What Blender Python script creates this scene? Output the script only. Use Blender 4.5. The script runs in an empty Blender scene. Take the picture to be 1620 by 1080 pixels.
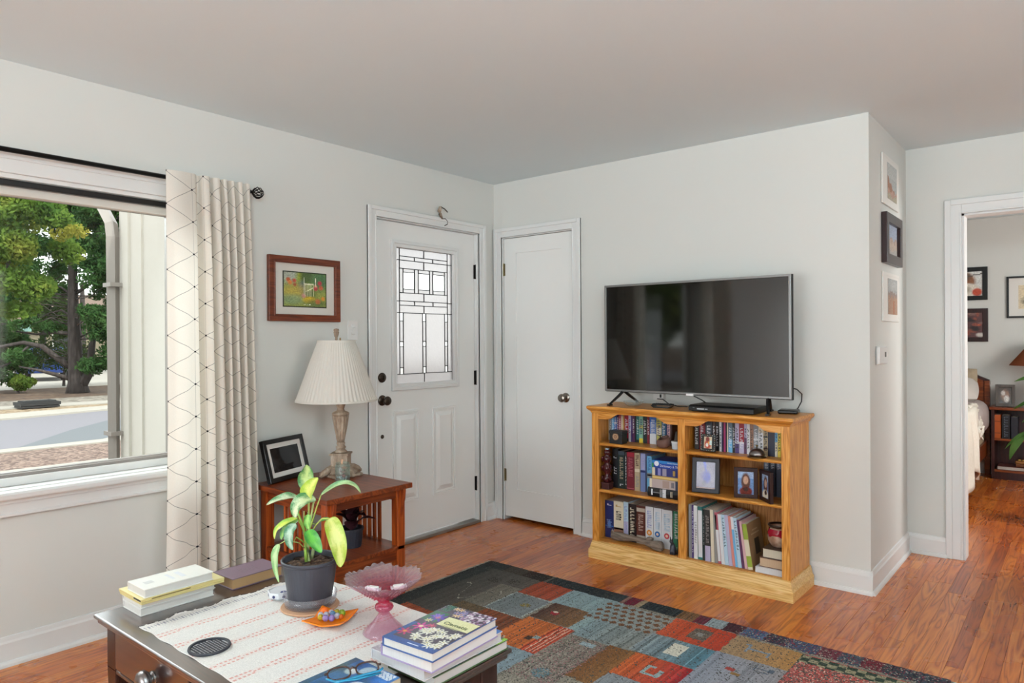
import bpy, bmesh, math, random
import numpy as np
from mathutils import Vector, Matrix
random.seed(7)
RNG = np.random.default_rng(11)
PI = math.pi
C = bpy.context.scene.collection
SC = bpy.context.scene

def lin(h):
    if not isinstance(h, str): return tuple(h)
    h = h.lstrip('#')
    o = []
    for i in (0, 2, 4):
        s = int(h[i:i+2], 16)/255
        o.append(s/12.92 if s <= .04045 else ((s+.055)/1.055)**2.4)
    return tuple(o)

# ---------------------------------------------------------------- camera, sky, sun, lights, exposure
yaw, pit, rol = 0.69015, -0.00116, -0.00594
fw = Vector((-math.sin(yaw)*math.cos(pit), math.cos(yaw)*math.cos(pit), math.sin(pit)))
rr = Vector((math.cos(yaw), math.sin(yaw), 0)); uu = rr.cross(fw)
R2 = math.cos(rol)*rr+math.sin(rol)*uu; U2 = -math.sin(rol)*rr+math.cos(rol)*uu
cd = bpy.data.cameras.new('camera'); cam = bpy.data.objects.new('camera', cd); C.objects.link(cam)
cd.sensor_width = 36; cd.lens = 1104.32/1620*36; cd.clip_start = .05; cd.clip_end = 300
cam.matrix_world = Matrix((( R2.x, U2.x, -fw.x, 3.36661), (R2.y, U2.y, -fw.y, -3.87411), (R2.z, U2.z, -fw.z, 1.29594), (0, 0, 0, 1)))
SC.camera = cam

SC.view_settings.view_transform = 'Standard'; SC.view_settings.look = 'None'
SC.view_settings.gamma = 1; SC.view_settings.use_curve_mapping = False
SC.view_settings.exposure = 0.58

wd = bpy.data.worlds.new('sky'); SC.world = wd; wd.use_nodes = True
wn = wd.node_tree; wn.nodes.clear()
wo = wn.nodes.new('ShaderNodeOutputWorld'); wb = wn.nodes.new('ShaderNodeBackground')
st = wn.nodes.new('ShaderNodeTexSky'); st.sky_type = 'NISHITA'; st.sun_disc = False
st.sun_elevation = math.radians(42); st.sun_rotation = math.radians(90); st.air_density = 1.0; st.dust_density = 2.5; st.ozone_density = 1.0
mixn = wn.nodes.new('ShaderNodeMixRGB'); mixn.inputs[0].default_value = .78; mixn.inputs[2].default_value = (1.02, 1.0, .985, 1)
sc_ = wn.nodes.new('ShaderNodeMixRGB'); sc_.blend_type = 'MULTIPLY'; sc_.inputs[0].default_value = 1; sc_.inputs[2].default_value = (.12, .12, .12, 1)
wn.links.new(st.outputs[0], sc_.inputs[1]); wn.links.new(sc_.outputs[0], mixn.inputs[1])
wn.links.new(mixn.outputs[0], wb.inputs[0]); wb.inputs[1].default_value = 2.5
wn.links.new(wb.outputs[0], wo.inputs[0])

def sun(name, d, strength, ang, col):
    l = bpy.data.lights.new(name, 'SUN'); l.energy = strength; l.angle = math.radians(ang); l.color = col
    o = bpy.data.objects.new(name, l); C.objects.link(o)
    o.rotation_euler = Vector(d).to_track_quat('-Z', 'Y').to_euler(); return o
sun('sun', (-.72, -.10, -.68), 2.4, 1.5, (1, .95, .87))

def area(name, loc, d, sx, sy, power, col=(1, 1, 1)):
    l = bpy.data.lights.new(name, 'AREA'); l.shape = 'RECTANGLE'; l.size = sx; l.size_y = sy; l.energy = power; l.color = col
    o = bpy.data.objects.new(name, l); C.objects.link(o); o.location = loc
    o.rotation_euler = Vector(d).to_track_quat('-Z', 'Z').to_euler(); return o
area('fill_back_opening', (1.6, -8.02, .95), (.0, 1, -.03), 2.8, 1.75, 82, (.87, .955, 1))  # added fill light at an invented opening in the unseen back wall
area('fill_right_opening', (5.55, -2.6, 1.5), (-1, .1, .0), 2.2, 1.3, 9, (.86, .95, 1))  # added fill light at an invented opening in the unseen right wall
for nm_, lc_, d_, sx_, sy_ in (('portal_front_window', (-.21, -3.08, 1.34), (1, 0, 0), 1.7, 1.3), ('portal_back_opening', (1.6, -8.21, 1.05), (0, 1, 0), 2.84, 2.1), ('portal_right_opening', (5.73, -2.6, 1.5), (-1, 0, 0), 2.24, 1.2)):  # back and right openings are invented to let light in
    area(nm_, lc_, d_, sx_, sy_, 1).data.cycles.is_portal = True
area('added_uplight', (4.3, -4.8, 1.72), (-.1, .4, 1), .5, .5, 165, (.74, .93, 1))  # added fill behind the viewer, brightens the ceiling
w_ = area('fill_under_eave', (-1.35, -3.05, 2.75), (1, .12, -.95), 1.7, .7, 42, (.92, .97, 1)); w_.data.spread = math.radians(140)  # added lamp outdoors, boosts the light entering the front window
area('daylight_bedroom_window', (4.57, 1.8, 1.5), (-1, .35, -.1), .95, 1.05, 30, (1, .99, .97))

# ---------------------------------------------------------------- node helpers
NT = None
def _in(x, sock):
    if hasattr(x, 'is_linked') or isinstance(x, bpy.types.NodeSocket): NT.links.new(x, sock)
    elif isinstance(x, (tuple, list)): sock.default_value = tuple(x)+((1,) if len(x) == 3 and len(sock.default_value) == 4 else ())
    else: sock.default_value = x
def M(op, a, b=0.0, c=0.0):
    n = NT.nodes.new('ShaderNodeMath'); n.operation = op
    _in(a, n.inputs[0]); _in(b, n.inputs[1]); _in(c, n.inputs[2]); return n.outputs[0]
def mixc(f, a, b, bt='MIX'):
    n = NT.nodes.new('ShaderNodeMixRGB'); n.blend_type = bt
    _in(f, n.inputs[0]); _in(a, n.inputs[1]); _in(b, n.inputs[2]); return n.outputs[0]
def coord(kind='Object'):
    return NT.nodes.new('ShaderNodeTexCoord').outputs[kind]
def sep(v):
    n = NT.nodes.new('ShaderNodeSeparateXYZ'); _in(v, n.inputs[0]); return n.outputs[0], n.outputs[1], n.outputs[2]
def comb(x, y, z):
    n = NT.nodes.new('ShaderNodeCombineXYZ'); _in(x, n.inputs[0]); _in(y, n.inputs[1]); _in(z, n.inputs[2]); return n.outputs[0]
def vmul(v, s):
    n = NT.nodes.new('ShaderNodeVectorMath'); n.operation = 'MULTIPLY'; _in(v, n.inputs[0]); n.inputs[1].default_value = s; return n.outputs[0]
def vadd(v, w):
    n = NT.nodes.new('ShaderNodeVectorMath'); n.operation = 'ADD'; _in(v, n.inputs[0]); _in(w, n.inputs[1]); return n.outputs[0]
def noise(v, scale, detail=3, rough=.55, dist=0):
    n = NT.nodes.new('ShaderNodeTexNoise'); _in(v, n.inputs['Vector']); n.inputs['Scale'].default_value = scale
    n.inputs['Detail'].default_value = detail; n.inputs['Roughness'].default_value = rough; n.inputs['Distortion'].default_value = dist
    return n.outputs[0]
def ramp(f, stops):
    n = NT.nodes.new('ShaderNodeValToRGB'); _in(f, n.inputs[0]); e = n.color_ramp.elements
    while len(e) < len(stops): e.new(.5)
    for k, (p, c) in enumerate(stops): e[k].position = p; e[k].color = tuple(lin(c))+(1,)
    return n.outputs[0]
def bump(h, strength=.2, dist=.002):
    n = NT.nodes.new('ShaderNodeBump'); n.inputs['Strength'].default_value = strength; n.inputs['Distance'].default_value = dist
    _in(h, n.inputs['Height']); return n.outputs[0]
def attr(name, out='Color'):
    n = NT.nodes.new('ShaderNodeAttribute'); n.attribute_name = name; return n.outputs[out]

MATS = {}
def mat(name, color='#888888', rough=.5, metal=0, fn=None, spec=.5, **kw):
    global NT
    m = bpy.data.materials.new(name); m.use_nodes = True; NT = m.node_tree
    b = NT.nodes['Principled BSDF']
    b.inputs['Base Color'].default_value = tuple(lin(color))+(1,)
    b.inputs['Roughness'].default_value = rough; b.inputs['Metallic'].default_value = metal
    b.inputs['Specular IOR Level'].default_value = spec
    for k, v in kw.items(): b.inputs[k.replace('_', ' ')].default_value = v
    if fn: fn(b)
    MATS[name] = m; return m
def setc(b, s): _in(s, b.inputs['Base Color'])

# ---------------------------------------------------------------- mesh builder
class MB:
    def __init__(s): s.v = []; s.f = []; s.c = []; s.m = []; s.u = None
    def add(s, vs, fs, col=(.5, .5, .5), m=0, X=None):
        k = len(s.v)
        if X is not None: vs = [X @ Vector(p) for p in vs]
        s.v += [tuple(p) for p in vs]
        col = lin(col)
        for f in fs: s.f.append(tuple(i+k for i in f)); s.c.append(col); s.m.append(m)
        return s
    def box(s, x0, x1, y0, y1, z0, z1, col=(.5, .5, .5), m=0, X=None):
        vs = [(x0, y0, z0), (x1, y0, z0), (x1, y1, z0), (x0, y1, z0), (x0, y0, z1), (x1, y0, z1), (x1, y1, z1), (x0, y1, z1)]
        return s.add(vs, [(3, 2, 1, 0), (4, 5, 6, 7), (0, 1, 5, 4), (1, 2, 6, 5), (2, 3, 7, 6), (3, 0, 4, 7)], col, m, X)
    def lathe(s, prof, n=24, o=(0, 0, 0), col=(.5, .5, .5), m=0, mod=None, X=None, caps=True):
        vs = []
        for (r, z) in prof:
            for i in range(n):
                a = 2*PI*i/n; q = mod(a, r, z) if mod else (r, z)
                vs.append((o[0]+q[0]*math.cos(a), o[1]+q[0]*math.sin(a), o[2]+q[1]))
        fs = []
        for j in range(len(prof)-1):
            for i in range(n):
                fs.append((j*n+i, j*n+(i+1) % n, (j+1)*n+(i+1) % n, (j+1)*n+i))
        if caps:
            fs.append(tuple(range(n))[::-1]); fs.append(tuple((len(prof)-1)*n+i for i in range(n)))
        return s.add(vs, fs, col, m, X)
    def tube(s, pts, r, n=8, col=(.5, .5, .5), m=0, X=None, flat=1.0):
        pts = [Vector(p) for p in pts]; vs = []; k = len(pts)
        rs = r if isinstance(r, (list, tuple)) else [r]*k
        up = Vector((0, 0, 1))
        for i, p in enumerate(pts):
            t = (pts[min(i+1, k-1)]-pts[max(i-1, 0)]).normalized()
            a = t.cross(up)
            if a.length < 1e-3: a = t.cross(Vector((0, 1, 0)))
            a.normalize(); b = a.cross(t).normalized()
            for j in range(n):
                q = 2*PI*j/n; vs.append(p+(a*math.cos(q)+b*math.sin(q)*flat)*rs[i])
        fs = [(i*n+j, i*n+(j+1) % n, (i+1)*n+(j+1) % n, (i+1)*n+j) for i in range(k-1) for j in range(n)]
        fs += [tuple(range(n))[::-1], tuple((k-1)*n+j for j in range(n))]
        return s.add(vs, fs, col, m, X)
    def prism(s, poly, ax, a0, a1, col=(.5, .5, .5), m=0, X=None):
        # poly in the two other axes, in cyclic order: ax 'x' -> (y,z), 'y' -> (x,z), 'z' -> (x,y)
        n = len(poly); P = {'x': lambda q, a: (a, q[0], q[1]), 'y': lambda q, a: (q[0], a, q[1]), 'z': lambda q, a: (q[0], q[1], a)}[ax]
        vs = [P(q, a0) for q in poly]+[P(q, a1) for q in poly]
        fs = [tuple(range(n))[::-1], tuple(range(n, 2*n))]+[(i, (i+1) % n, n+(i+1) % n, n+i) for i in range(n)]
        return s.add(vs, fs, col, m, X)
    def frame(s, x0, x1, z0, z1, w, y0, y1, col=(.5, .5, .5), m=0, X=None):
        # picture-frame ring in the xz plane, mitred, between y0 and y1
        o = [(x0, z0), (x1, z0), (x1, z1), (x0, z1)]; i_ = [(x0+w, z0+w), (x1-w, z0+w), (x1-w, z1-w), (x0+w, z1-w)]
        vs = [(p[0], y, p[1]) for y in (y0, y1) for p in o+i_]
        fs = []
        for k in range(4):
            j = (k+1) % 4
            fs += [(k, j, 4+j, 4+k), (8+k, 12+k, 12+j, 8+j), (k, 8+k, 8+j, j), (4+k, 4+j, 12+j, 12+k)]
        return s.add(vs, fs, col, m, X)
    def build(s, name, mats, parent=None, bevel=0, smooth=False, seg=2, recalc=True, sub=0, uv=None):
        me = bpy.data.meshes.new(name); me.from_pydata(s.v, [], s.f)
        if not isinstance(mats, (list, tuple)): mats = [mats]
        for q in mats: me.materials.append(MATS[q] if isinstance(q, str) else q)
        me.polygons.foreach_set('material_index', s.m)
        at = me.color_attributes.new('Col', 'FLOAT_COLOR', 'CORNER')
        tot = np.array([len(f) for f in s.f]); cc = np.ones((tot.sum(), 4), np.float32)
        cc[:, :3] = np.repeat(np.array(s.c, np.float32).reshape(-1, 3), tot, axis=0)
        at.data.foreach_set('color', cc.ravel())
        if uv is not None:
            ul = me.uv_layers.new(name='UVMap')
            idx = np.zeros(len(me.loops), np.int32); me.loops.foreach_get('vertex_index', idx)
            ul.data.foreach_set('uv', np.array(uv, np.float32)[idx].ravel())
        if recalc:
            bm = bmesh.new(); bm.from_mesh(me); bmesh.ops.recalc_face_normals(bm, faces=bm.faces); bm.to_mesh(me); bm.free()
        if smooth: me.polygons.foreach_set('use_smooth', [True]*len(me.polygons))
        me.update()
        o = bpy.data.objects.new(name, me); C.objects.link(o)
        if parent is not None: o.parent = parent
        if bevel:
            b = o.modifiers.new('bevel', 'BEVEL'); b.width = bevel; b.segments = seg; b.limit_method = 'ANGLE'; b.angle_limit = math.radians(40)
        if sub:
            b = o.modifiers.new('sub', 'SUBSURF'); b.levels = sub; b.render_levels = sub
        return o

def thing(name, label=None, cat=None, loc=(0, 0, 0), rz=0, group=None, kind=None):
    o = bpy.data.objects.new(name, None); C.objects.link(o); o.location = loc; o.rotation_euler = (0, 0, rz); o.empty_display_size = .05
    return tag(o, label, cat, group, kind)
def tag(o, label=None, cat=None, group=None, kind=None):
    if label: o['label'] = label
    if cat: o['category'] = cat
    if group: o['group'] = group
    if kind: o['kind'] = kind
    return o
def struct(o, label=None, cat=None):
    return tag(o, label, cat, None, 'structure')
def T(x=0, y=0, z=0): return Matrix.Translation((x, y, z))
def Rz(a): return Matrix.Rotation(a, 4, 'Z')
def Rx(a): return Matrix.Rotation(a, 4, 'X')
def Ry(a): return Matrix.Rotation(a, 4, 'Y')

def painted(name, w, h, nx, ny, fn, mtl, parent=None, thick=.002, X=None):
    """flat printed panel in local xz (facing -y): fn(u, v) arrays in 0..1 -> rgb"""
    us = (np.arange(nx)+.5)/nx; vs_ = (np.arange(ny)+.5)/ny
    U, V = np.meshgrid(us, vs_); col = np.clip(fn(U, V), 0, 1)
    mb = MB()
    gx = np.linspace(-w/2, w/2, nx+1); gz = np.linspace(0, h, ny+1)
    vv = [(float(x), 0, float(z)) for z in gz for x in gx]
    if X is not None: vv = [tuple(X @ Vector(p)) for p in vv]
    mb.v = vv; n1 = nx+1
    for j in range(ny):
        for i in range(nx):
            mb.f.append((j*n1+i, j*n1+i+1, (j+1)*n1+i+1, (j+1)*n1+i)); mb.c.append(tuple(col[j, i])); mb.m.append(0)
    mb.box(-w/2, w/2, .0002, thick, 0, h, (.5, .48, .45), 0, X)
    return mb.build(name, mtl, parent, recalc=False)
def blank(U, c): return np.ones(U.shape+(3,))*np.array(lin(c))
def put(img, mask, c):
    m = np.clip(mask, 0, 1)[..., None]; img[:] = img*(1-m)+np.array(lin(c))*m; return img
def disc(U, V, x, y, rx, ry, soft=.25):
    d = np.sqrt(((U-x)/rx)**2+((V-y)/ry)**2); return np.clip((1+soft-d)/(2*soft), 0, 1)
def rect(U, V, x0, x1, y0, y1): return ((U >= x0) & (U < x1) & (V >= y0) & (V < y1)).astype(float)
def jitter(img, s=.12): return img*(1+RNG.normal(0, s, img.shape[:2])[..., None])

def text(name, s, size, mtl, parent, X, depth=.0004, align='LEFT'):
    cu = bpy.data.curves.new('t', 'FONT'); cu.body = s; cu.size = size; cu.extrude = depth; cu.align_x = align; cu.resolution_u = 3
    o = bpy.data.objects.new('t', cu); C.objects.link(o)
    dg = bpy.context.evaluated_depsgraph_get(); me = bpy.data.meshes.new_from_object(o.evaluated_get(dg)); me.name = name
    bpy.data.objects.remove(o); bpy.data.curves.remove(cu)
    me.transform(X); me.materials.clear(); me.materials.append(MATS[mtl])
    q = bpy.data.objects.new(name, me); C.objects.link(q); q.parent = parent; return q
# ---------------------------------------------------------------- materials
def f_paint(c1, c2, sc=1.3, b=.05):
    def fn(bs):
        v = coord(); n = noise(v, sc, 2)
        setc(bs, mixc(n, lin(c1), lin(c2))); _in(bump(noise(v, 160, 2), b, .0015), bs.inputs['Normal'])
    return fn
mat('wall_paint', rough=.62, fn=f_paint('#d4d4cf', '#d1d1cc'), spec=.3)
mat('ceiling_paint', rough=.75, fn=f_paint('#dde9ec', '#d9e5e8', 1, .12), spec=.25)
mat('trim_paint', rough=.38, fn=f_paint('#dddddb', '#d9d9d7', 2, .02))
mat('door_paint', rough=.4, fn=f_paint('#e6e6e3', '#e3e3e0', 2, .02))
mat('exterior_stucco', rough=.8, fn=f_paint('#cdc8c0', '#c6c1b9', 6, .2))

def f_wood(cs, axis, scale=1.0, stretch=14, rings=3.2, rough=None, extra=None):
    def fn(bs):
        v = coord(); s = [1.0]*3; s = [stretch if k != axis else 1.0 for k in range(3)]
        if extra is not None: v = vadd(v, extra())
        sv = vmul(v, tuple(q*scale for q in s))
        n1 = noise(sv, 1.1, 2, .5, .35)
        w = M('FRACT', M('MULTIPLY', n1, rings*2))
        w = M('ABSOLUTE', M('SUBTRACT', M('MULTIPLY', w, 2), 1))
        fine = noise(vmul(v, tuple((240 if k != axis else 9)*scale for k in range(3))), 1, 2)
        f = M('ADD', M('MULTIPLY', w, .62), M('MULTIPLY', fine, .42))
        setc(bs, ramp(f, [(.05, cs[0]), (.5, cs[1]), (.95, cs[2])]))
        _in(bump(fine, .12, .0006), bs.inputs['Normal'])
    return fn
OAK = ('#a35f1c', '#cf8833', '#e3a85a')
mat('oak_x', rough=.36, fn=f_wood(OAK, 0, 2.0))
mat('oak_z', rough=.36, fn=f_wood(OAK, 2, 2.0))
mat('oak_lit', rough=.4, fn=f_wood(('#b9853f', '#dcb069', '#edcb92'), 0, 2.0))  # oak made paler: strong light on the base put into its colour
mat('oak_back', rough=.5, fn=f_wood(('#8f561f', '#ba7c3c', '#d09a58'), 2, 2.2))
CH = ('#501c08', '#7c3414', '#94481c')
mat('cherry_x', rough=.3, fn=f_wood(CH, 0, 1.1))
mat('cherry_y', rough=.3, fn=f_wood(CH, 1, 1.1))
mat('cherry_z', rough=.3, fn=f_wood(('#64240a', '#983f14', '#b4561e'), 2, 1.1))
ES = ('#1c0d0a', '#2c1510', '#3a1e16')
mat('espresso_x', rough=.3, spec=1.0, Coat_Weight=1.0, Coat_Roughness=.12, Coat_IOR=1.7, fn=f_wood(ES, 0, 1.0))
mat('espresso_z', rough=.25, fn=f_wood(ES, 2, 1.0))
mat('picture_wood', rough=.3, fn=f_wood(('#4a1e0e', '#6c3018', '#7e3d20'), 0, 1.5))
mat('dark_frame_wood', rough=.32, fn=f_wood(('#1c0c0c', '#2a1212', '#351818'), 2, 1.5))
mat('bed_wood', rough=.3, fn=f_wood(('#5a250d', '#7c3a16', '#8f4a20'), 0, 1.0))
mat('mahogany', rough=.35, fn=f_wood(('#241010', '#341716', '#42201c'), 2, 1.0))
mat('driftwood', rough=.85, fn=f_wood(('#54463c', '#75675b', '#958577'), 0, 2.2, 8))
mat('grey_wood', rough=.5, fn=f_wood(('#3b342f', '#504841', '#5d544c'), 2, 1.0))

def f_plank(bs):
    rnd = attr('rnd', 'Fac'); v = vadd(coord(), comb(M('MULTIPLY', rnd, 37.0), M('MULTIPLY', rnd, 91.0), 0.0))
    n1 = noise(vmul(v, (11, .9, 1)), 1.5, 2, .5, .5)
    w = M('FRACT', M('MULTIPLY', n1, 8.0)); w = M('ABSOLUTE', M('SUBTRACT', M('MULTIPLY', w, 2), 1))
    fine = noise(vmul(v, (330, 7, 1)), 1, 2)
    f = M('ADD', M('MULTIPLY', w, .66), M('MULTIPLY', fine, .36))
    base = ramp(f, [(.06, '#7c3a12'), (.34, '#c2702c'), (.9, '#df9448')])
    tone = ramp(rnd, [(0, '#c99a84'), (.3, '#ecc9b2'), (.62, '#f4d8bc'), (1, '#fff2d6')])
    setc(bs, mixc(1, base, tone, 'MULTIPLY'))
    _in(M('ADD', .22, M('MULTIPLY', noise(coord(), 3, 3), .12)), bs.inputs['Roughness'])
    _in(bump(M('ADD', fine, noise(coord(), 9, 1)), .06, .0008), bs.inputs['Normal'])
mat('floor_oak', rough=.25, fn=f_plank, Coat_Weight=.35, Coat_Roughness=.2)
mat('floor_base', '#2a160c', .8)

def f_col(bs): setc(bs, attr('Col'))
mat('paint_matte', rough=.7, fn=f_col); mat('paint_satin', rough=.42, fn=f_col); mat('paint_gloss', rough=.18, fn=f_col)
def f_colfab(bs):
    setc(bs, attr('Col')); _in(bump(noise(coord(), 420, 2), .5, .002), bs.inputs['Normal'])
mat('rug_pile', rough=.95, fn=f_colfab, spec=.1); mat('cloth', rough=.9, fn=f_colfab, spec=.15)
def f_pages(bs):
    v = coord(); x, y, z = sep(v)
    n = noise(vmul(v, (900, 1, 1)), 1, 1); setc(bs, mixc(n, attr('Col'), mixc(1, attr('Col'), lin('#d6d2cc'), 'MULTIPLY')))
mat('pages', rough=.8, fn=f_pages)

mat('black_plastic', '#0d0d0e', .3); mat('black_matte', '#121212', .6); mat('black_metal', '#171413', .4, .6)
mat('bronze', '#4a4038', .32, .85); mat('nickel', '#8d857c', .25, 1); mat('pewter', '#8b8685', .3, 1); mat('brass_old', '#7d6440', .35, 1)
mat('hinge_brass', '#8d8263', .35, .9); mat('silver', '#868685', .38, .7); mat('white_plastic', '#dcdbd8', .35)
mat('threshold', '#8d8780', .4, .6)
mat('screen', '#060606', .055, spec=.75)
mat('white_print', '#e8e8ea', .5); mat('ink', '#3f4a2c', .6); mat('mat_board', '#d3cfc6', .8); mat('mat_white', '#dedbd5', .8)
mat('dark_glass', '#16161a', .08)
mat('terracotta', '#b98e6e', .8); mat('pot_plastic', '#3c3c44', .38)
def f_soil(bs):
    v = coord(); setc(bs, ramp(noise(v, 90, 3), [(.3, '#231510'), (.55, '#503525'), (.75, '#8a6a50')])); _in(bump(noise(v, 90, 3), 1, .01), bs.inputs['Normal'])
mat('soil', rough=.95, fn=f_soil)
def f_lampbase(bs):
    v = coord(); n = noise(vmul(v, (1, 1, .3)), 42, 4, .7); setc(bs, ramp(n, [(.3, '#6f5a4a'), (.5, '#98836f'), (.7, '#b5a593')]))
mat('carved_resin', rough=.7, fn=f_lampbase)
mat('lamp_shade', '#e9e5dc', .85, Subsurface_Weight=0.0)
mat('orange_glaze', '#f07f10', .22); mat('orange_bead', '#ee6a12', .12)
mat('charcoal_rubber', '#23252f', .5)
mat('leaf_dark', rough=.4, fn=f_col); mat('burgundy_leaf', '#35171d', .4)
mat('chrome_dark', '#5b5048', .3, .9)
mat('raku_red', rough=.3, fn=lambda b: setc(b, ramp(noise(coord(), 22, 3), [(.3, '#7d5a44'), (.5, '#b08a72'), (.7, '#d2b7a2')])))
mat('red_glaze', '#a0182c', .25)

def glassy(name, tint, gloss=.12, rough=.03, diff=0.0, fn=None):
    """thin clear glass: see-through, tinted, with a fresnel reflection"""
    global NT
    m = bpy.data.materials.new(name); m.use_nodes = True; NT = m.node_tree; NT.nodes.clear()
    out = NT.nodes.new('ShaderNodeOutputMaterial'); tr = NT.nodes.new('ShaderNodeBsdfTransparent'); gl = NT.nodes.new('ShaderNodeBsdfGlossy')
    t = fn() if fn else tuple(lin(tint))+(1,)
    _in(t, tr.inputs[0]); gl.inputs['Roughness'].default_value = rough
    lw = NT.nodes.new('ShaderNodeFresnel'); lw.inputs[0].default_value = 1.3+gloss
    mx = NT.nodes.new('ShaderNodeMixShader'); ge = NT.nodes.new('ShaderNodeNewGeometry')   # reflect on the outer faces only: the pane is thin
    _in(M('MULTIPLY', lw.outputs[0], M('SUBTRACT', 1.0, ge.outputs['Backfacing'])), mx.inputs[0])
    last = tr.outputs[0]
    if diff:
        df = NT.nodes.new('ShaderNodeBsdfDiffuse'); _in(t, df.inputs[0])
        m2 = NT.nodes.new('ShaderNodeMixShader'); m2.inputs[0].default_value = diff
        NT.links.new(tr.outputs[0], m2.inputs[1]); NT.links.new(df.outputs[0], m2.inputs[2]); last = m2.outputs[0]
    NT.links.new(last, mx.inputs[1]); NT.links.new(gl.outputs[0], mx.inputs[2]); NT.links.new(mx.outputs[0], out.inputs[0])
    MATS[name] = m; return m
glassy('window_glass', '#f6faf8', .1)
glassy('clear_glass', '#f3f6f5', .25, .04, .08); glassy('jar_glass', '#e9f1ee', .22, .05, .08); glassy('lens', '#ecf4f8', .2, .02)
glassy('saucer_plastic', '#f0f0f4', .15, .15, .10)
def pinkf():
    x, y, z = sep(coord()); n = noise(coord(), 95, 1)
    z2 = M('ADD', M('DIVIDE', z, .2), M('MULTIPLY', M('SUBTRACT', n, .5), .18))
    return ramp(z2, [(.0, '#f6e6ee'), (.26, '#eec4d4'), (.40, '#dc6f90'), (.53, '#dd5c80'), (.66, '#ecc3d2'), (.80, '#f6f0f5')])
glassy('pink_glass', '#cc7799', .3, .06, .1, pinkf)
BEADC = {'bead_clear': '#dfe6ee', 'bead_yellow': '#d8c840', 'bead_blue': '#7fb0d8', 'bead_lilac': '#b9a4dc', 'bead_green': '#a6c84a', 'bead_orange': '#f08030'}
for k_, c_ in BEADC.items(): glassy(k_, c_, .2, .03, .45)

def frosted(name, c, trans):
    global NT
    m = bpy.data.materials.new(name); m.use_nodes = True; NT = m.node_tree; NT.nodes.clear()
    out = NT.nodes.new('ShaderNodeOutputMaterial'); a = NT.nodes.new('ShaderNodeBsdfTranslucent'); g = NT.nodes.new('ShaderNodeBsdfGlossy')
    d = NT.nodes.new('ShaderNodeBsdfRefraction'); d.inputs['IOR'].default_value = 1.06; d.inputs['Roughness'].default_value = .42
    n = noise(coord(), 55, 2); col = mixc(n, lin(c), mixc(1, lin(c), (.86, .87, .9), 'MULTIPLY'))
    _in(col, a.inputs[0]); d.inputs[0].default_value = tuple(lin(c))+(1,); g.inputs['Roughness'].default_value = .25
    nb = bump(n, .6, .004); NT.links.new(nb, a.inputs['Normal']); NT.links.new(nb, g.inputs['Normal'])
    m1 = NT.nodes.new('ShaderNodeMixShader'); m1.inputs[0].default_value = trans
    m2 = NT.nodes.new('ShaderNodeMixShader'); m2.inputs[0].default_value = .08
    NT.links.new(a.outputs[0], m1.inputs[1]); NT.links.new(d.outputs[0], m1.inputs[2]); NT.links.new(m1.outputs[0], m2.inputs[1]); NT.links.new(g.outputs[0], m2.inputs[2])
    NT.links.new(m2.outputs[0], out.inputs[0]); MATS[name] = m
frosted('frosted_glass', '#e2dfe0', .6); frosted('bevel_glass', '#ffffff', .8)
mat('leading', '#4a4a50', .4, .7)

def fabric_mix(name, colfn, transl=.4, rough=.9):
    global NT
    m = bpy.data.materials.new(name); m.use_nodes = True; NT = m.node_tree; NT.nodes.clear()
    out = NT.nodes.new('ShaderNodeOutputMaterial'); a = NT.nodes.new('ShaderNodeBsdfDiffuse'); t = NT.nodes.new('ShaderNodeBsdfTranslucent')
    c = colfn(); _in(c, a.inputs[0]); _in(c, t.inputs[0])
    nb = bump(noise(coord(), 700, 1), .3, .001); NT.links.new(nb, a.inputs['Normal'])
    mx = NT.nodes.new('ShaderNodeMixShader'); mx.inputs[0].default_value = transl
    NT.links.new(a.outputs[0], mx.inputs[1]); NT.links.new(t.outputs[0], mx.inputs[2]); NT.links.new(mx.outputs[0], out.inputs[0]); MATS[name] = m
def curtain_col():
    u, v, _ = sep(coord('UV')); E = .151; c3 = .866*E
    def line(d, w):   # distance to the nearest line of a family with spacing c3
        q = M('ABSOLUTE', M('SUBTRACT', M('FRACT', M('ADD', M('DIVIDE', d, c3), .5)), .5)); return M('LESS_THAN', M('MULTIPLY', q, c3), w)
    l1 = line(u, .0009)
    d2 = M('ADD', M('MULTIPLY', u, .5), M('MULTIPLY', v, .866)); d3 = M('SUBTRACT', M('MULTIPLY', u, .5), M('MULTIPLY', v, .866))
    l2 = line(d2, .0013); l3 = line(d3, .0013)
    # dots on the lattice nodes: columns c3 apart, nodes E apart, odd columns shifted by half
    col = M('ROUND', M('DIVIDE', u, c3)); du = M('SUBTRACT', u, M('MULTIPLY', col, c3))
    vs_ = M('ADD', v, M('MULTIPLY', M('PINGPONG', col, 1.0), E/2))
    dv = M('SUBTRACT', vs_, M('MULTIPLY', M('ROUND', M('DIVIDE', vs_, E)), E))
    dot = M('LESS_THAN', M('ADD', M('MULTIPLY', du, du), M('MULTIPLY', dv, dv)), .0046**2)
    ln = M('MULTIPLY', M('MAXIMUM', l2, l3), .75); ln = M('MAXIMUM', ln, M('MULTIPLY', l1, .45))
    base = mixc(noise(coord(), 260, 1), lin('#efeae1'), lin('#e8e1d6'))
    return mixc(dot, mixc(ln, base, lin('#77736f')), lin('#222228'))
fabric_mix('curtain_fabric', curtain_col, .36)
fabric_mix('shade_fabric', lambda: mixc(noise(coord(), 300, 2), lin('#cfcbc6'), lin('#b4b0ab')), .15)
fabric_mix('pleat_fabric', lambda: lin('#ece8df')+(1,), .35)
fabric_mix('bedding', lambda: mixc(noise(coord(), 4, 2), lin('#d9d2cb'), lin('#cbc2ba')), .05)
fabric_mix('sheet_fabric', lambda: mixc(noise(coord(), 5, 2), lin('#c4b7b2'), lin('#b3a5a1')), .05)
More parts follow.
